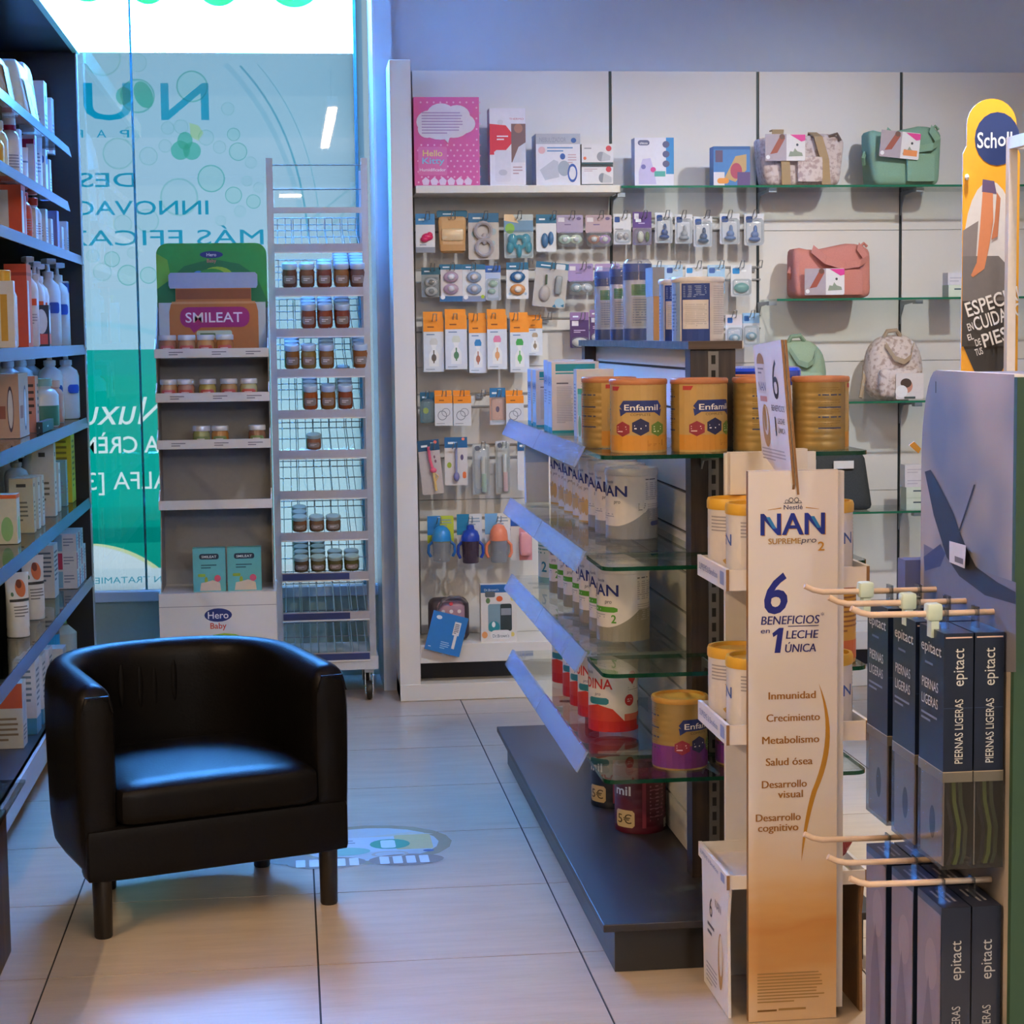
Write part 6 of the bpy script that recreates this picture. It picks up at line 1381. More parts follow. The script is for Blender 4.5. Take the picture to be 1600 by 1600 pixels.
# boxes on the top side shelf
TEAL2 = '#1a8f96'
nb = [('r', 0, 0, 1, .04, TEAL2), ('r', .08, .87, .92, .97, TEAL2), ('r', .08, .83, .92, .85, TEAL2), ('l', .1, .14, .45, .66, 22, '#a9a6a2'), ('l', .55, .14, .85, .66, 22, '#b4b0ac'), ('r', .1, .69, .35, .71, '#6a6a6c')]
spine = [('r', 0, 0, 1, .08, TEAL2), ('t', .5, .66, .14, 'NAN', NVY, {'fit': .9}), ('l', .15, .4, .85, .6, 5, '#8a93a8'), ('t', .5, .56, .04, 'pro', '#5a5f70')]
for k, (y, x, h) in enumerate(((5.02, .748, .187), (5.13, .752, .19), (5.36, .75, .16), (5.47, .75, .16))):
    put(carton('c', .125, .075, h, '#d2cdc6', nb, left=spine, sidecol='#aebdd2'), 'milk_carton', (x, y, GZ[0]), 0, ORD[k]+' white and teal milk carton from the near side, top gondola shelf', 'carton', 'milk cartons on the gondola')
put(carton('c', .095, .05, .17, '#cfc8ba', [('l', .12, .3, .88, .9, 14, '#b0a898'), ('r', .12, .62, .5, .64, '#8a8478')], left=[('l', .2, .2, .8, .8, 12, '#7a8498')], sidecol='#b4b8c2'), 'milk_carton', (.772, 4.83, GZ[0]), 0, 'cream carton with table of figures in front of the teal cartons', 'carton', 'milk cartons on the gondola')
put(carton('c', .046, .06, .128, '#dc7434', [('r', 0, .93, 1, 1, '#2a9a4a'), ('t', .45, .68, .14, 'lle', '#eee6dc', {'fit': .7, 'bold': .01}), ('e', .5, .3, .35, .2, '#e08a4a'), ('e', .25, .42, .2, .16, '#6a9a3c'), ('e', .7, .2, .25, .14, '#8fae4a'), ('e', .6, .45, .2, .1, '#7aa844'), ('r', 0, 0, 1, .08, '#b4c48a')], left=[('r', 0, .9, 1, 1, '#2a9a4a'), ('r', 0, .5, 1, .9, '#9ac49a'), ('e', .5, .3, .4, .2, '#7a9a4a')], sidecol='#c6d2c0', top='#1f9a48'), 'cereal_box', (.718, 4.56, GZ[0]), 0, 'small green and orange vegetable cereal box beside the gold cans', 'box')
put(carton('c', .07, .03, .2, '#c9d2de', [('r', 0, .6, 1, 1, '#9ab4d4')]), 'blue_carton', (.73, 5.66, GZ[1]), 0, 'pale blue carton at the far end of second gondola shelf', 'carton')
# tins standing on the base
def mil(col, lidc):
    r = .065; C_ = 2*PI*r; f = lambda a: .5+a/C_
    return tin(r, .148, col, lidc, [('t', f(-.005), .66, .16, 'Almirón' if False else 'mil', '#e0dcdc', {'fit': .05/C_, 'bold': .02}), ('R', f(-.03), .1, f(.03), .4, .006, '#c8b48a'), ('t', f(0), .17, .16, '5€', '#3a2a14', {'fit': .045/C_}), ('r', f(.05), .1, f(.06), .9, '#8a3a50'), ('l', f(.07), .2, f(.12), .85, 10, '#8f5a6a'), ('r', f(.125), .5, f(.15), .85, '#8a4a48'), ('r', f(.12), .06, f(.155), .22, '#cfcac4'), ('l', f(.126), .08, f(.15), .2, 4, '#3a3a3a')], rib=5, lidh=.024, rough=.4)
put_tin('mil', lambda: mil('#54142c', '#8a3040'), (.868, 4.735, .117), -.85, 'burgundy milk tin with price badge standing on the dark base', GT)
put_tin('mil2', lambda: mil('#141c30', '#30405a'), (.848, 5.0, .117), -1.0, 'navy milk tin behind the burgundy one on the dark base', GT)
# goods on the top board
def bluecan(r, h, sc):
    f = lambda a: .5+a/(2*PI*r)
    b, l = tin(r, h, '#cfd8e6', '#2a56b4', [('r', 0, 0, 1, .17, '#1f4a9a'), ('r', 0, .86, 1, 1, '#21408c')]+[('r', f(a-.035*sc), .64, f(a+.03*sc), .8, '#3f8a5a') for a in (0, .1*sc)]+[('r', f(a-.035*sc), .2, f(a+.03*sc), .62, '#c2c4c8') for a in (0, .1*sc)]+[('l', f(-.03*sc), .24, f(.025*sc), .6, 10, '#8a94a8'), ('l', f(-.03*sc), .66, f(.025*sc), .78, 4, '#2a6a44')], lidh=.02)
    w = MB().lathe([(r*1.05, .001), (r*1.06, h*.5), (r*1.05, h+.018), (r*.8, h+.03)], CLEAR, 20)
    return b, l, w
for k, (x, y, r, h) in enumerate(((.95, 5.69, .034, .185), (.955, 5.47, .03, .185), (.955, 5.2, .038, .19))):
    b, l, w = bluecan(r, h, .8); put(b, 'milk_bottle', (x, y, 1.358), .1, ('farthest', 'middle', 'nearest')[k]+' blue and white wrapped milk bottle on the gondola top board', 'bottle', 'wrapped bottles on the gondola top', True, [('lid', l, True), ('plastic_wrap', w, True)])
put(MB().box(-.006, .022, -.05, .05, 0, .17, M('#b58a58', .7)).box(-.0075, .0235, -.0515, .0515, .115, .19, M('#8d9299', .5)), 'cardboard_spacer', (.955, 4.99, 1.358), 0, 'upright brown cardboard spacer between wrapped bottles and milk tin', 'cardboard')
def bigcan():
    r = .0605; f = lambda a: .5+a/(2*PI*r)
    p = [('r', f(-.045), .0, f(.025), .2, '#20408c'), ('r', f(-.045), .68, f(.025), .95, '#20408c'), ('l', f(-.04), .72, f(.02), .92, 7, '#8fa4d0'), ('r', f(-.045), .2, f(-.042), .68, '#20408c'), ('r', f(.022), .2, f(.025), .68, '#20408c'), ('l', f(-.035), .24, f(.018), .62, 12, '#b4b4b8'), ('l', f(.035), .1, f(.09), .92, 22, '#b8b6ba'), ('r', f(-.11), .0, f(-.05), 1, '#8aa8cc'), ('l', f(-.1), .1, f(-.06), .8, 12, '#5a7aa8')]
    return tin(r, .14, '#d3d0d0', '#d6d6da', p, rib=4, lidh=.01)
put_tin('big', bigcan, (.957, 4.43, 1.358), -.15, 'large white and blue milk tin at the near end of the gondola top', GT)
put_tin('big', None, (.957, 4.585, 1.358), -.35, 'white and blue milk tin right behind the nearest one on gondola top', GT)

# ------------------------------------------------------------------ cardboard milk stand in front of the gondola
YS = 3.645; XS0, XS1, ZS1 = .886, 1.066, 1.107
ns = tag(empty('cardboard_milk_stand', (.98, 3.78, 0)), 'tall cream cardboard display stand with printed front panel and side trays of tins', 'display stand')
def np_(o): o.parent = ns; o.matrix_parent_inverse = Matrix.Translation(-Vector(ns.location)); return o
KRAFT = M('#8a6844', .8, var=.15, scale=200); CREAM = M('#dad3cb', .55, var=.03); CWHITE = M('#dcdad8', .55, var=.03)
def front_art():
    m = bpy.data.materials.new('golden_print'); m.use_nodes = True; nt = m.node_tree; b = nt.nodes['Principled BSDF']
    tc = nt.nodes.new('ShaderNodeTexCoord'); sx = nt.nodes.new('ShaderNodeSeparateXYZ'); nt.links.new(tc.outputs['Object'], sx.inputs[0])
    mp = nt.nodes.new('ShaderNodeMapping'); mp.inputs['Rotation'].default_value = (0, .35, 0); mp.inputs['Scale'].default_value = (3, 3, 12)
    n = nt.nodes.new('ShaderNodeTexNoise'); n.inputs['Scale'].default_value = 1.2; n.inputs['Detail'].default_value = 3; nt.links.new(tc.outputs['Object'], mp.inputs[0]); nt.links.new(mp.outputs[0], n.inputs['Vector'])
    ma = nt.nodes.new('ShaderNodeMath'); ma.operation = 'MULTIPLY_ADD'; ma.inputs[1].default_value = .16; nt.links.new(n.outputs['Fac'], ma.inputs[0])
    sb = nt.nodes.new('ShaderNodeMath'); sb.operation = 'SUBTRACT'; sb.inputs[1].default_value = .08; nt.links.new(sx.outputs['Z'], sb.inputs[0]); nt.links.new(sb.outputs[0], ma.inputs[2])
    cr = nt.nodes.new('ShaderNodeValToRGB'); el = cr.color_ramp.elements
    el[0].position = 0; el[0].color = (*lin('#dcbf98'), 1); el[1].position = .46; el[1].color = (*lin('#ddd8d2'), 1)
    for p, c in ((.07, '#d9b380'), (.14, '#cf9d5e'), (.19, '#c98f4c'), (.23, '#d6a768'), (.3, '#dbbd94'), (.38, '#dccfbe')):
        e = cr.color_ramp.elements.new(p); e.color = (*lin(c), 1)
    nt.links.new(ma.outputs[0], cr.inputs[0]); nt.links.new(cr.outputs[0], b.inputs['Base Color']); b.inputs['Roughness'].default_value = .5
    return m
mb = MB().box(XS0, XS1, YS, YS+.016, 0.001, ZS1, KRAFT)
mb.face([(XS0, YS-.0003, .001), (XS1, YS-.0003, .001), (XS1, YS-.0003, ZS1), (XS0, YS-.0003, ZS1)], front_art())
mb.face([(XS0, YS, ZS1+.0003), (XS1, YS, ZS1+.0003), (XS1, YS+.016, ZS1+.0003), (XS0, YS+.016, ZS1+.0003)], CREAM)
fx = lambda x: (x-1168)/147.; fy = lambda y: (1597-y)/859.
nF = Flat((XS0, YS-.0003, 0), (1, 0, 0), (0, 0, 1), XS1-XS0, ZS1)
BR, NB = '#9a6a2a', '#1f2a86'
def T(x, y, cap, s, c, **o): return ('t', fx(x), fy(y), cap/859., s, c, o)
def TF(x0, x1, y, cap, s, c, **o): o['fit'] = fx(x1)-fx(x0); return ('t', fx((x0+x1)/2), fy(y), cap/859., s, c, o)
W_ = lambda a: a/147.
pr = [TF(1226, 1257, 797, 7, 'Nestlé', '#33356a', bold=.01), ('p', [(fx(1200), fy(797)), (fx(1222), fy(794)), (fx(1222), fy(795.5)), (fx(1200), fy(797.6))], GOLD), ('p', [(fx(1262), fy(794)), (fx(1284), fy(797)), (fx(1284), fy(797.6)), (fx(1262), fy(795.5))], GOLD)]
for cx, cy, rx, ry in ((1231, 785, 3, 3), (1238, 783, 4, 4), (1247, 783, 4, 4), (1252, 786, 3, 2)): pr.append(('E', fx(cx), fy(cy), W_(rx), ry/859., '#4a4a58', .7))
pr += [('p', [(fx(1226), fy(788)), (fx(1256), fy(788)), (fx(1256), fy(787)), (fx(1226), fy(787))], '#4a4a58'),
       TF(1190, 1295, 836.5, 34, 'NAN', GOLD, bold=.01), TF(1188.5, 1293, 835.5, 34, 'NAN', '#1b2f8e', bold=.008, dbl=.0016),
       ('p', [(fx(1197), fy(808)), (fx(1203), fy(808)), (fx(1214), fy(826)), (fx(1208), fy(826))], '#2a7cc0'), ('p', [(fx(1270), fy(808)), (fx(1276), fy(808)), (fx(1287), fy(826)), (fx(1281), fy(826))], '#2a7cc0'),
       TF(1201, 1254, 849.5, 9, 'SUPREME', '#a8803a', dbl=.0007), TF(1255, 1279, 848.5, 9, 'pro', '#3a3a5a', sh=.2), TF(1282, 1293, 861, 14, '2', GOLD, bold=.015),
       TF(1191, 1230, 955, 62, '6', NB, bold=.018, sh=.14), TF(1189, 1284, 973, 13.5, 'BENEFICIOS', '#2a2a74', dbl=.0008, sh=.12), T(1290, 966, 10, '*', '#2a2a74'),
       TF(1188, 1203, 986, 8, 'en', '#2a2a74', sh=.12, bold=.006), ('p', [(fx(x), fy(y)) for x, y in ((1211, 1017), (1220.5, 1017), (1226, 978.5), (1218.5, 978.5), (1207.5, 986.5), (1209, 992.5), (1215.5, 988.5))], NB), ('r', fx(1233), fy(977), fx(1284), fy(975.8), '#2a2a74'),
       TF(1230, 1282, 995.5, 13, 'LECHE', '#2a2a74', sh=.12, dbl=.0008), TF(1228, 1279, 1016.5, 13, 'ÚNICA', '#2a2a74', sh=.12, dbl=.0008)]
for x0, x1, y, s in ((1201.5, 1279, 1089, 'Inmunidad'), (1198, 1286, 1123.5, 'Crecimiento'), (1191, 1285, 1158, 'Metabolismo'), (1197, 1274, 1192, 'Salud ósea'), (1190.5, 1264.5, 1227, 'Desarrollo'), (1217, 1258, 1243, 'visual'), (1180.5, 1254.5, 1279, 'Desarrollo'), (1184, 1250.5, 1295, 'cognitivo')):
    pr.append(TF(x0, x1, y, 12, s, BR, dbl=.0011))
sw = qbez((1284, 1066), (1320, 1150), (1279, 1235), 12)+qbez((1279, 1235), (1263, 1285), (1256, 1345), 8)[1:]
wd_ = [6.5*math.sin(PI*k/(len(sw)-1))**.8 for k in range(len(sw))]
for k in range(len(sw)-1):
    pr.append(('p', [(fx(sw[k][0]-wd_[k]), fy(sw[k][1])), (fx(sw[k+1][0]-wd_[k+1]), fy(sw[k+1][1])), (fx(sw[k+1][0]+wd_[k+1]*.4), fy(sw[k+1][1])), (fx(sw[k][0]+wd_[k]*.4), fy(sw[k][1]))][::1], '#b8862a'))
n_sw = len(sw)-1
pr += [('l', .1, fy(1568), .88, fy(1518), 10, '#a8854e'), ('r', .1, fy(1581), .32, fy(1578), '#7a5a2a'), ('l', .34, fy(1582), .86, fy(1574), 1, '#a8854e')]
mb.prints(nF, pr, d0=.0004, step=.0002)
fp = np_(mb.build('front_panel'))
np_(MB().box(XS1+.001, XS1+.015, YS+.008, YS+.03, .02, ZS1-.003, CWHITE).build('side_edge'))
np_(MB().box(.905, 1.10, 3.925, 3.94, .001, 1.125, CWHITE).build('back_panel'))
np_(MB().box(.91, 1.0, 3.90, 3.93, 1.04, 1.128, CREAM).box(1.0, 1.075, 3.9, 3.93, 1.06, 1.133, CREAM).build('top_flap'))
TZ = [(P(1139.6, 891, Y=3.66).z, P(1141, 921, Y=3.66).z), (P(1138, 1134, Y=3.66).z, P(1143, 1162, Y=3.66).z), (P(1141, 1369, Y=3.66).z, P(1144, 1388, Y=3.66).z)]
TXA, TXB, TYA, TYB = .848, 1.132, 3.664, 3.922
for k, (z1, z0) in enumerate(TZ):
    t_ = np_(MB().box(TXA+.004, TXB-.004, TYA, TYB, z0-.003, z0+.001, CREAM).build('tray'))
    MB().box(TXA, TXB, TYA-.004, TYA, z0-.003, z1, CREAM).build('tray_front', t_)
    MB().box(TXA, TXB, TYB, TYB+.003, z0-.003, z1, CWHITE).build('tray_back', t_)
    for x in (TXA, TXB):
        sd = MB().box(x-.0035, x+.0035, TYA-.005, TYB, z0-.003, z1+.002, CWHITE); sd.box(x-.003, x+.003, TYA-.0065, TYA-.005, z0-.003, z1+.001, KRAFT)
        if x == TXA: sd.prints(Flat((x-.0035, TYB, z0), (0, -1, 0), (0, 0, 1), TYB-TYA, z1-z0), [('t', .4, .35, .36, 'SUPREME & Beneficios', '#5a6a9c', {'fit': .66}), ('R', .82, .15, .96, .85, .004, '#8a98c0')])
        sd.build('tray_side', t_)
# lower side flaps, printed
for x, s in ((TXA+.006, -1), (TXB-.006, 1)):
    pl = MB().prism([(3.672, .001), (3.9, .001), (3.92, TZ[2][1]-.004), (3.664, TZ[2][1]-.004), (3.68, .2)], lambda a, b, d: (d, a, b), x-.003, x+.003, CWHITE if s < 0 else KRAFT)
    if s < 0: pl.prints(Flat((x-.003, 3.9, 0), (0, -1, 0), (0, 0, 1), .22, .27), [('e', .72, .35, .1, .22, '#b08a4a'), ('e', .74, .4, .07, .16, '#dcd4c4'), ('t', .62, .72, .07, 'NAN', '#4a4a78', {'rot': .0}), ('t', .32, .6, .16, '6', '#3a3a48'), ('l', .18, .44, .5, .56, 2, '#5a5a68'), ('l', .12, .05, .6, .22, 5, '#9a9aa0')])
    np_(pl.build('side_flap'))
# gold-lidded tins in the trays
def sup():
    r = .058; C_ = 2*PI*r; f = lambda a: .5+a/C_
    p = [('r', 0, 0, 1, .12, '#b8924a'), ('e', f(.02), .42, .045/C_, .3, '#c4a05a'), ('e', f(-.03), .45, .03/C_, .2, '#d9d4d2'), ('r', f(.06), .12, f(.17), .92, '#d5d2d6'), ('l', f(.07), .3, f(.16), .9, 14, '#8f8c98'), ('r', f(.07), .6, f(.12), .63, '#8a6c30'), ('t', f(-.12), .55, .16, 'NAN', '#3a5aa8', {'fit': .09/C_, 'bold': .01}), ('l', f(-.05), .66, f(.05), .9, 5, '#9a98a0')]
    return tin(r, .145, '#d6d3d4', '#d8a838', p, lidh=.02)
GN = 'gold-lidded tins in the cardboard stand'
for k in (0, 1):
    z = TZ[k][1]+.001; nm = ('upper', 'middle')[k]
    put_tin('sup', sup, (.922, 3.735, z), .1, 'near left gold lidded tin in the %s tray of the cardboard stand' % nm, GN)
    put_tin('sup', None, (.912, 3.858, z), -.4, 'far left gold lidded tin in the %s tray of the cardboard stand' % nm, GN)
    put_tin('sup', None, (1.066, 3.745, z), 2.2, 'right gold lidded tin in the %s tray of the cardboard stand' % nm, GN)
# crumpled red wrapper in the lowest tray
rw = MB(); rn = random.Random(11); RED = M('#a84a4e', .4)
for k in range(4):
    x = .015*k; rw.add([(x, 0, .0), (x+.02, .0, .02+.01*k), (x+.05, .02, .045-.004*k), (x+.03, .025, .01), (x+.012, .04, .03)], [(0, 1, 4), (1, 2, 4), (2, 3, 4), (0, 3, 2, 1)], RED)
rw.box(.045, .08, 0, .012, .02, .05, RED)
o = put(rw, 'red_wrapper', (1.045, 3.76, TZ[2][1]+.002), -.3, 'crumpled red wrapper sticking out of the lowest tray on the right', 'wrapper'); o.rotation_euler = (0, -.25, -.3)
put(carton('c', .05, .06, .05, '#b8b878'), 'small_green_box', (1.10, 4.05, .117), 0, 'small olive green box on the gondola base behind the stand', 'box')
# header card standing in the slot
hc = tag(empty('header_card', (.978, 3.64, 1.09)), 'leaning double cardboard header card with tin picture and large six', 'sign')
Z0, Z1, dX = 0., .272, -.023
def hcp(y, z, d): return (dX*z/Z1+d, y, z)
mb = MB().prism([(-.003, -.01), (.012, -.03), (.1, .0), (.225, .04), (.225, Z1-.012), (-.003, Z1)], hcp, -.006, -.001, CWHITE, KRAFT)
class HF:
    W, H, cyl = .228, Z1, False
    def at(s, x, y, d): return Vector(hcp(.225-x, y, -.006-d))
mb.prints(HF(), [('e', .22, .82, .13, .08, '#a07a3a'), ('r', .1, .6, .36, .82, '#d2ccc6'), ('t', .23, .62, .07, 'NAN', '#3a3a6a', {'fit': .24}), ('l', .12, .74, .34, .8, 2, '#7a7a80'), ('r', .12, .54, .36, .58, '#c4887a'), ('e', .26, .36, .13, .16, '#b08a4a'), ('e', .27, .4, .08, .11, '#d9d2c4'), ('e', .25, .42, .05, .1, '#a8823c'),
                ('t', .7, .57, .3, '6', '#2a2a34', {'fit': .2}), ('t', .72, .48, .045, 'BENEFICIOS', '#2a2a34', {'fit': .44}), ('t', .6, .3, .14, '1', '#2a2a34', {'bold': .02}), ('t', .79, .39, .04, 'LECHE', '#2a2a34', {'fit': .24}), ('t', .79, .32, .04, 'ÚNICA', '#2a2a34', {'fit': .24}), ('l', .05, .1, .9, .2, 4, '#a8a6a6')], d0=.0005)
mb.build('front_card', hc)
MB().prism([(-.003, -.03), (.1, .0), (.225, .04), (.225, Z1-.012), (-.003, Z1)], hcp, .001, .006, CWHITE, KRAFT).build('rear_card', hc)

# ------------------------------------------------------------------ insole stand at the right edge
EX, EY0, EY1, EZ = 1.05, 2.69, 3.10, 1.312
es = tag(empty('insole_stand', (1.2, 2.9, 0)), 'blue and green insole display stand with header picture and long hooks at the right', 'display stand')
def ep(o): o.parent = es; o.matrix_parent_inverse = Matrix.Translation(-Vector(es.location)); return o
GRE = M('#2b4a35', .6); SLATE = M('#7f879a', .55, var=.08, scale=12)
ep(MB().box(EX+.02, EX+.36, EY0, EY1-.03, 0.001, EZ-.004, M('#8f95a4', .6)).build('body'))
ep(MB().box(EX, EX+.36, EY0-.012, EY0, 0.001, EZ-.004, GRE).build('green_side'))
def header_mat():
    m = bpy.data.materials.new('slate_print'); m.use_nodes = True; nt = m.node_tree; b = nt.nodes['Principled BSDF']
    tc = nt.nodes.new('ShaderNodeTexCoord'); n = nt.nodes.new('ShaderNodeTexNoise'); n.inputs['Scale'].default_value = 5.5; n.inputs['Detail'].default_value = 1
    nt.links.new(tc.outputs['Object'], n.inputs['Vector']); cr = nt.nodes.new('ShaderNodeValToRGB'); e = cr.color_ramp.elements
    e[0].position = .32; e[0].color = (*lin('#6a7284'), 1); e[1].position = .68; e[1].color = (*lin('#b0a498'), 1); q = e.new(.5); q.color = (*lin('#928c86'), 1)
    nt.links.new(n.outputs['Fac'], cr.inputs[0]); nt.links.new(cr.outputs[0], b.inputs['Base Color']); b.inputs['Roughness'].default_value = .55
    return m
rr = .1; poly = [(EY0, 0.001), (EY1, 0.001), (EY1, EZ-.16)]+[(EY1-.07+.07*math.cos(a), EZ-.16+.16*math.sin(a)) for a in [i*PI/16 for i in range(1, 9)]]+[(EY0, EZ)]
bo = MB().prism(poly, lambda a, b, d: (d, a, b), EX, EX+.02, header_mat(), CWHITE)
class EFr:
    W, H, cyl = 1., 1., False
    def at(s, x, y, d): return Vector((EX-d, x, y))
def epx(*pts): return [(q.y, q.z) for q in (P(x, y, X=EX) for x, y in pts)]
pic = [('p', epx((1444, 850), (1500, 880), (1588, 910), (1588, 1050), (1444, 1050)), M('#6c6e7c', .55)), ('p', epx((1444, 870), (1470, 850), (1478, 865), (1470, 885), (1446, 892)), M('#39426a', .5)),
       ('p', epx((1446, 737), (1455, 734), (1470, 760), (1490, 800), (1504, 840), (1525, 885), (1560, 910), (1588, 925), (1588, 944), (1540, 930), (1500, 900), (1480, 870), (1460, 805)), M('#23262f', .55)), ('p', epx((1523, 757), (1525, 757), (1501, 830), (1499, 830)), M('#23262f', .55)), ('p', epx((1462, 596), (1463.5, 596), (1463.5, 614), (1462, 614)), M('#23262f', .55))]
bo.prints(EFr(), pic, d0=.0006)
ep(bo.build('header_panel'))
q = epx((1489, 845), (1519, 852), (1517, 888), (1489, 878)); lb = MB(); lb.add([(EX-.006-.004*k, y, z) for k, (y, z) in zip((0, 1, 1, 0), q)], [(0, 1, 2, 3)], M('#cfcac4', .6)); lb.add([(EX-.0065-.004*k, y, z) for k, (y, z) in zip((0, 1, 1, 0), epx((1494, 867), (1515, 873), (1515, 882), (1494, 876)))], [(0, 1, 2, 3)], M('#6a6664', .6)); ep(lb.build('price_label'))
q = P(1432, 701, Y=3.14); ep(MB().prism([(0, 0), (-.012, .012), (-.02, .006), (-.004, -.008)], lambda a, b, d: (q.x+a+.008, q.y+d, q.z+b), 0, .004, M('#d89a1c', .5)).build('yellow_tab'))
ep(MB().box(EX-.02, EX+.1, EY1+.02, EY1+.06, .9, .99, M('#5a6288', .5)).build('rear_box'))
BEI = M('#cdb49c', .35); CLIP = M('#c4d6c4', .35)
HYS = [3.02, 2.88, 2.76]
for z in (.953, .54):
    for k, y in enumerate(HYS):
        h_ = ep(MB().tube([(EX, y, z), (.95, y, z), (.858, y, z+.001), (.842, y, z+.005), (.828, y, z+.012)], .0048, BEI, 10).build('hook', smooth=True))
        if z > .8:
            c = MB().rbox(-.012, .012, -.012, .012, -.012, .014, .004, CLIP, 4).build('clip', h_, (.955 if k else .93, y, z+.002), smooth=True)
            MB().box(-.006, .006, -.01, .01, -.035, -.01, CLIP).build('clip_tab', h_, (.955 if k else .93, y, z))
# insole packs
NAVY2 = M('#0e1a30', .35, coat=.4)
CASE = glassy('pack_case', '#c6ccd4', 1.1, .08, '#8a8680', .10)
def insole_pack():
    w, d, h = .11, .045, .356          # front towards -X
    t = MB().box(0, d, -w/2, w/2, .148, h, NAVY2)
    t.box(-.0004, d+.0004, -w/2-.0004, w/2+.0004, .132, .148, M('#b8a88c', .5))
    sF = Flat((0, -w/2, .148), (1, 0, 0), (0, 0, 1), d, h-.148); fF_ = Flat((0, w/2, .148), (0, -1, 0), (0, 0, 1), w, h-.148)
    LT = '#c9c9c4'
    t.prints(sF, [('t', .68, .62, .085, 'epitact', LT, {'rot': PI/2, 'al': 'l', 'fit': 1.25}), ('t', .66, .06, .062, 'PIERNAS LIGERAS', LT, {'rot': PI/2, 'al': 'l', 'fit': 2.15}), ('r', .0, .46, 1, .463, '#3a4a68'), ('r', .05, .965, .95, .975, '#d6b8a8')], d0=.0006)
    t.prints(fF_, [('t', .5, .82, .085, 'epitact', LT, {'fit': .82, 'bold': .004}), ('l', .25, .72, .85, .76, 1, '#6a7486'), ('t', .46, .55, .075, 'PIERNAS', LT, {'fit': .66}), ('t', .46, .43, .075, 'LIGERAS', LT, {'fit': .66}), ('l', .1, .3, .8, .38, 2, '#7a8496')], d0=.0006)
    body = t
    ins = MB()
    for k, (x, c) in enumerate(((.006, '#1a1614'), (.016, '#6d7a2a'), (.026, '#3f4a24'))):
        pts = [(x, .145), (x+.002, .1), (x+.010, .06), (x+.008, .02), (x+.003, .004)]
        for a, b in zip(pts, pts[1:]): ins.add([(a[0], -w*.42, a[1]), (b[0], -w*.42, b[1]), (b[0], w*.42, b[1]), (a[0], w*.42, a[1]), (a[0]+.006, -w*.42, a[1]), (b[0]+.006, -w*.42, b[1]), (b[0]+.006, w*.42, b[1]), (a[0]+.006, w*.42, a[1])], [(0, 1, 2, 3), (7, 6, 5, 4), (0, 4, 5, 1), (3, 2, 6, 7)], M(c, .6))
    face_ = MB().box(.002, .004, -w*.46, w*.46, .004, .13, M('#a89684', .55)); face_.prints(Flat((.002, w*.46, .004), (0, -1, 0), (0, 0, 1), w*.92, .126), [('e', .55, .45, .13, .2, '#0c0a0a')], d0=.0006)
    cs = MB().box(-.001, d+.001, -w/2-.001, w/2+.001, 0, .147, CASE)
    tb_ = MB().box(d*.4, d*.5, -.012, .012, .356, .388, CASE)
    return body, ins, face_, cs, tb_
ip = None
GI = 'insole packs on the hooks'
ipos = [(2, .953, 'front'), (2, 1.0005, 'rear'), (1, .95, 'front'), (1, .9985, 'rear'), (0, .951, 'front'), (0, .999, 'rear')]
for row, ztop in enumerate((.931, .516)):
    for hk, x, fr_ in ipos:
        lab = '%s navy insole pack on the %s hook of the %s row' % (fr_, ('farthest', 'middle', 'nearest')[hk], ('upper', 'lower')[row])
        loc = (x, HYS[hk], ztop-.356)
        if ip is None:
            b, i_, f_, c_, tb_ = insole_pack()
            ip = put(b, 'insole_pack', loc, 0, lab, 'pack', GI, False, [('insole', i_, True), ('picture_card', f_, False), ('clear_case', c_, False), ('hang_tab', tb_, False)])
        elif row == 0: copy_tree(ip, loc, 0, lab, GI)
        else:
            if row == 1 and hk == 2 and fr_ == 'front':
                w, d, h = .11, .045, .4
                b = MB().box(0, d, -w/2, w/2, 0, h, NAVY2)
                sF = Flat((0, -w/2, 0), (1, 0, 0), (0, 0, 1), d, h); fF_ = Flat((0, w/2, 0), (0, -1, 0), (0, 0, 1), w, h)
                b.prints(sF, [('t', .68, .72, .045, 'epitact', '#a8a8a8', {'rot': PI/2, 'al': 'l', 'fit': 1.35}), ('t', .66, .36, .034, 'PIERNAS LIGERAS', '#a8a8a8', {'rot': PI/2, 'al': 'l', 'fit': 2.3})], d0=.0006)
                b.prints(fF_, [('r', .02, .02, .98, .97, '#7a6f72'), ('e', .6, .75, .25, .1, '#8a7c7c'), ('p', [(.2, .05), (.8, .05), (.7, .5), (.5, .7), (.3, .5)], '#655a62')], d0=.0006)
                b.face([(.0, -w/2, h+.0004), (d, -w/2, h+.0004), (d, w/2, h+.0004), (0, w/2, h+.0004)], M('#23283a', .4)); b.prints(Flat((.004, w/2-.02, h+.0004), (0, -1, 0), (1, 0, 0), w*.7, d*.8), [('l', .05, .1, .9, .9, 3, '#8a8a90')], d0=.0004)
                ip2 = put(b, 'insole_box', (x, HYS[hk], ztop-h), 0, lab, 'pack', GI, False, [('hang_tab', MB().box(d*.4, d*.46, -.012, .012, h, h+.03, CASE), False)])
            else: copy_tree(ip2, (x, HYS[hk], ztop-.4), 0, lab, GI)

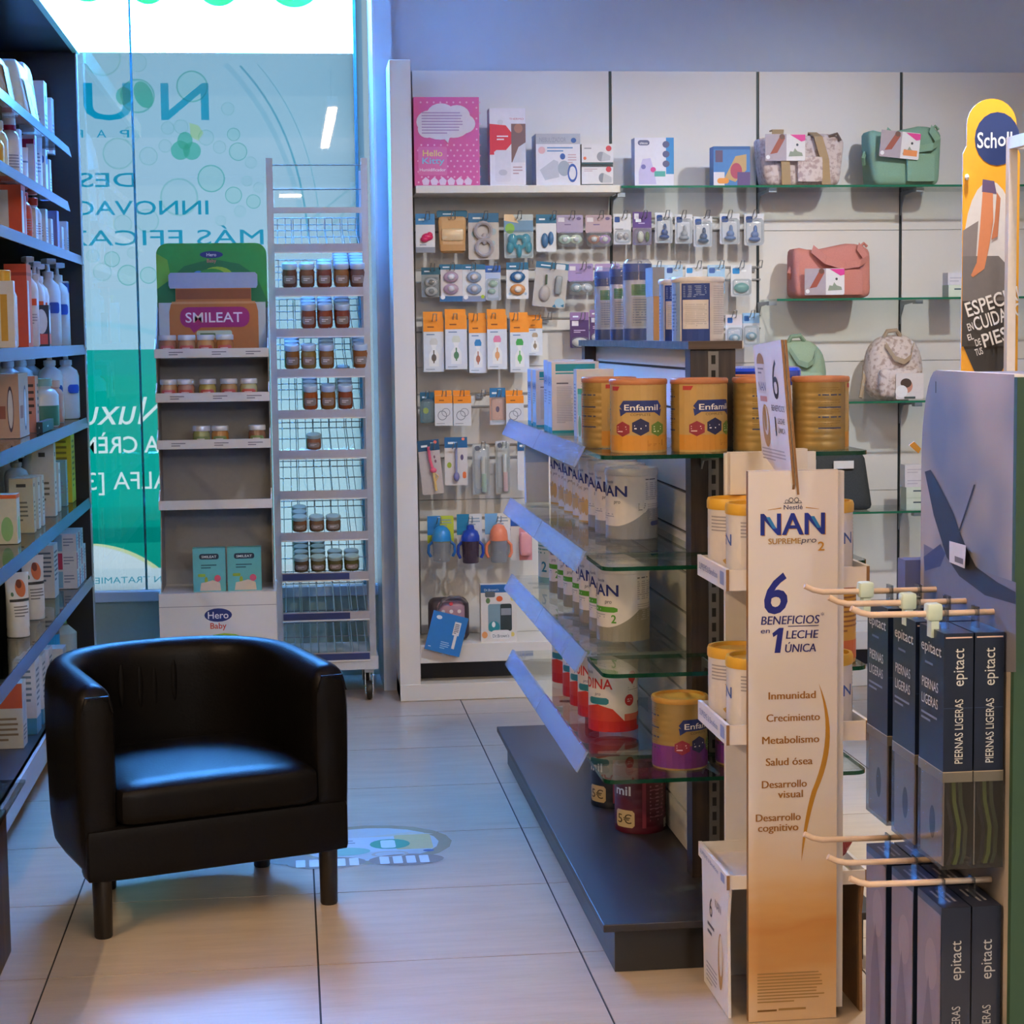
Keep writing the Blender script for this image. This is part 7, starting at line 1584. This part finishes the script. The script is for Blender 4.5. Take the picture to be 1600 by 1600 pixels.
# ------------------------------------------------------------------ foot care sign and its white frame
SY = 4.8
sx0, sx1 = P(1503, 400, Y=SY).x, P(1592, 400, Y=SY).x; sw_ = sx1-sx0
sc = tag(empty('foot_care_stand', ((sx0+sx1)/2, SY, 0)), 'white framed floor stand carrying a tall yellow foot care sign', 'display stand')
def sp_(o): o.parent = sc; o.matrix_parent_inverse = Matrix.Translation(-Vector(sc.location)); return o
zz = lambda y: P(1540, y, Y=SY).z
z_top, z_sh, z_bot = zz(154), zz(228), 0.001
cxs = (sx0+sx1)/2; rad = (sw_-.02)/2
pts = [(sx0, z_bot), (sx1, z_bot), (sx1, z_sh-.02), (sx1-.01, z_sh)]+[(cxs+.0+rad*math.cos(a), z_top-rad+rad*math.sin(a)) for a in [i*PI/14 for i in range(15)]]+[(sx0+.01, z_sh), (sx0, z_sh-.02)]
mb = MB().prism(pts, lambda a, b, d: (a, d, b), SY+.004, SY, M('#dc9a24', .5), CWHITE)
sF = Flat((sx0, SY, 0), (1, 0, 0), (0, 0, 1), sw_, 1.)
fxs = lambda x: (x-1503)/89.
oval_ = [(fxs(1546+40*math.cos(a)), zz(385)+(zz(283)-zz(385))*math.sin(a)) for a in [i*PI/12 for i in range(13)]]
low = [(fxs(1546-40), zz(540)), (fxs(1515), zz(560)), (fxs(1525), zz(582)), (fxs(1546), zz(588)), (fxs(1566), zz(582)), (fxs(1578), zz(560)), (fxs(1586), zz(540))]
pr = [('e', fxs(1556), zz(217), 35/89., zz(175)-zz(217), '#1c2f60'), ('t', fxs(1525), zz(231), (zz(205)-zz(230)), 'Sch', '#d9dde4', {'al': 'l', 'bold': .01, 'fit': 30/89., 'rot': 0}), ('t', fxs(1568), zz(228), (zz(205)-zz(228)), 'oll', '#d9dde4', {'bold': .01, 'fit': 22/89.}),
      ('p', oval_[::1]+[(fxs(1506), zz(440)), (fxs(1586), zz(440))], '#c4bfbc'), ('p', [(fxs(1504), zz(360)), (fxs(1528), zz(345)), (fxs(1525), zz(400)), (fxs(1504), zz(410))], '#7a7270'), ('p', [(fxs(1504), zz(400)), (fxs(1560), zz(400)), (fxs(1588), zz(430)), (fxs(1588), zz(540)), (fxs(1504), zz(540))], '#6a6462'), ('p', low, '#34312f'), ('p', [(fxs(1504), zz(470)), (fxs(1588), zz(470)), (fxs(1588), zz(541)), (fxs(1504), zz(541))], '#3a3634'),
      ('p', [(fxs(1534), zz(280)), (fxs(1552), zz(283)), (fxs(1556), zz(303)), (fxs(1533), zz(300))], '#5a4a6a'), ('p', [(fxs(1534), zz(300)), (fxs(1550), zz(302)), (fxs(1551), zz(345)), (fxs(1545), zz(385)), (fxs(1538), zz(420)), (fxs(1520), zz(433)), (fxs(1517), zz(430)), (fxs(1526), zz(410)), (fxs(1530), zz(360))], '#c07850'), ('p', [(fxs(1556), zz(300)), (fxs(1562), zz(310)), (fxs(1558), zz(370)), (fxs(1548), zz(375)), (fxs(1553), zz(345))], '#b06c48')]
for x, y, cap, s, f_ in ((1513, 495, 23, 'ESPECIALISTAS', 150), (1514, 517, 12, 'EN', 9), (1514, 532, 10, 'EL', 9), (1525, 517, 22, 'CUIDADO', 80), (1526, 541, 11, 'DE', 9), (1526, 556, 11, 'TUS', 12), (1539, 543, 22, 'PIES', 40)):
    pr.append(('t', fxs(x), zz(y), zz(y-cap)-zz(y), s, '#d8d4d0', {'al': 'l', 'bold': .012, 'fit': f_/89., 'rot': .42 if False else .3}))
def clipx(fr):      # keep the slanted words on the sign
    old = fr.at
    fr.at = lambda x, y, d: old(min(max(x, 0), fr.W), y, d)
    return fr
mb.prints(clipx(sF), pr, d0=.0006)
sp_(mb.build('sign_board'))
sp_(MB().ell((P(1510, 277, Y=SY).x, SY-.004, zz(277)), .006, .005, .008, WHITE, 10, 6).build('sign_peg'))
FX = P(1570, 400, Y=4.72).x; zt2 = P(1570, 215, Y=4.72).z
WF = M('#d6cdc2', .45)
for x, y in ((FX, 4.72), (FX, 4.22), (FX+.5, 4.22), (FX+.5, 4.72)): sp_(MB().box(x, x+.022, y-.022, y, 0.001, zt2, WF).build('frame_post'))
sp_(MB().box(FX, FX+.022, 4.22, 4.70, zt2-.03, zt2, WF).build('frame_bar')); sp_(MB().box(FX+.5, FX+.522, 4.22, 4.70, zt2-.03, zt2, WF).build('frame_bar')); sp_(MB().box(FX+.022, FX+.5, 4.70, 4.72, zt2-.03, zt2, WF).build('frame_bar'))
sp_(MB().box(FX+.05, FX+.49, 4.66, 4.675, .2, zt2-.03, M('#b7a78f', .6)).build('frame_back'))
for zz_ in (.3, .75, 1.2): sp_(MB().box(FX+.01, FX+.51, 4.24, 4.66, zz_, zz_+.015, WF).build('frame_shelf'))
for zz_ in (1.48, 1.32): sp_(MB().ell((FX+.045, 4.655, zz_), .008, .008, .012, WF, 8, 6).build('frame_screw'))

# ------------------------------------------------------------------ floor sticker
cxf, cyf = P(600, 1325, Z=0).x, P(600, 1325, Z=0).y
cxf = .19; cyf = 5.10
st = MB()
class FF:
    W, H, cyl = 1., 1., False
    def at(s, x, y, d): return Vector((x, y, .0006+d))
TAN, TAN2 = '#b09a72', '#86705c'
st.prints(FF(), [('e', .0, .02, .225, .2, '#b9b4ae'), ('E', .0, .02, .225, .2, '#94794a', .84), ('R', -.17, -.06, .16, .09, .02, '#bfc2c4'), ('p', [(-.02, .09), (.12, .13), (.18, .1), (.1, .09)], '#c4b296'), ('R', .07, -.05, .17, .1, .01, '#c9a860'), ('R', .0, -.04, .11, .06, .05, '#1f8a5c'), ('R', .03, -.03, .07, .05, .01, '#cfd8d0'), ('e', -.07, -.05, .07, .04, '#7aa890'), ('l', -.16, .0, -.03, .07, 3, '#7a8088'), ('e', .155, -.07, .015, .012, '#3a4a78'),
                 ('e', -.12, -.15, .105, .055, TAN2), ('e', .09, -.15, .1, .055, '#8a6a52'), ('e', -.22, -.1, .06, .05, TAN2), ('E', .05, -.09, .05, .03, '#b8a08a', .8)]
          +[('R', x, -.185, x+.025, -.115, .004, '#d8d4cf') for x in (-.2, -.165, -.13, -.095, -.06, .02, .055, .09, .125)], d0=.0, step=.0002)
put(st, 'floor_sticker', (cxf, cyf, 0), 0, 'oval tan floor sticker with product picture beside the armchair', 'sticker')
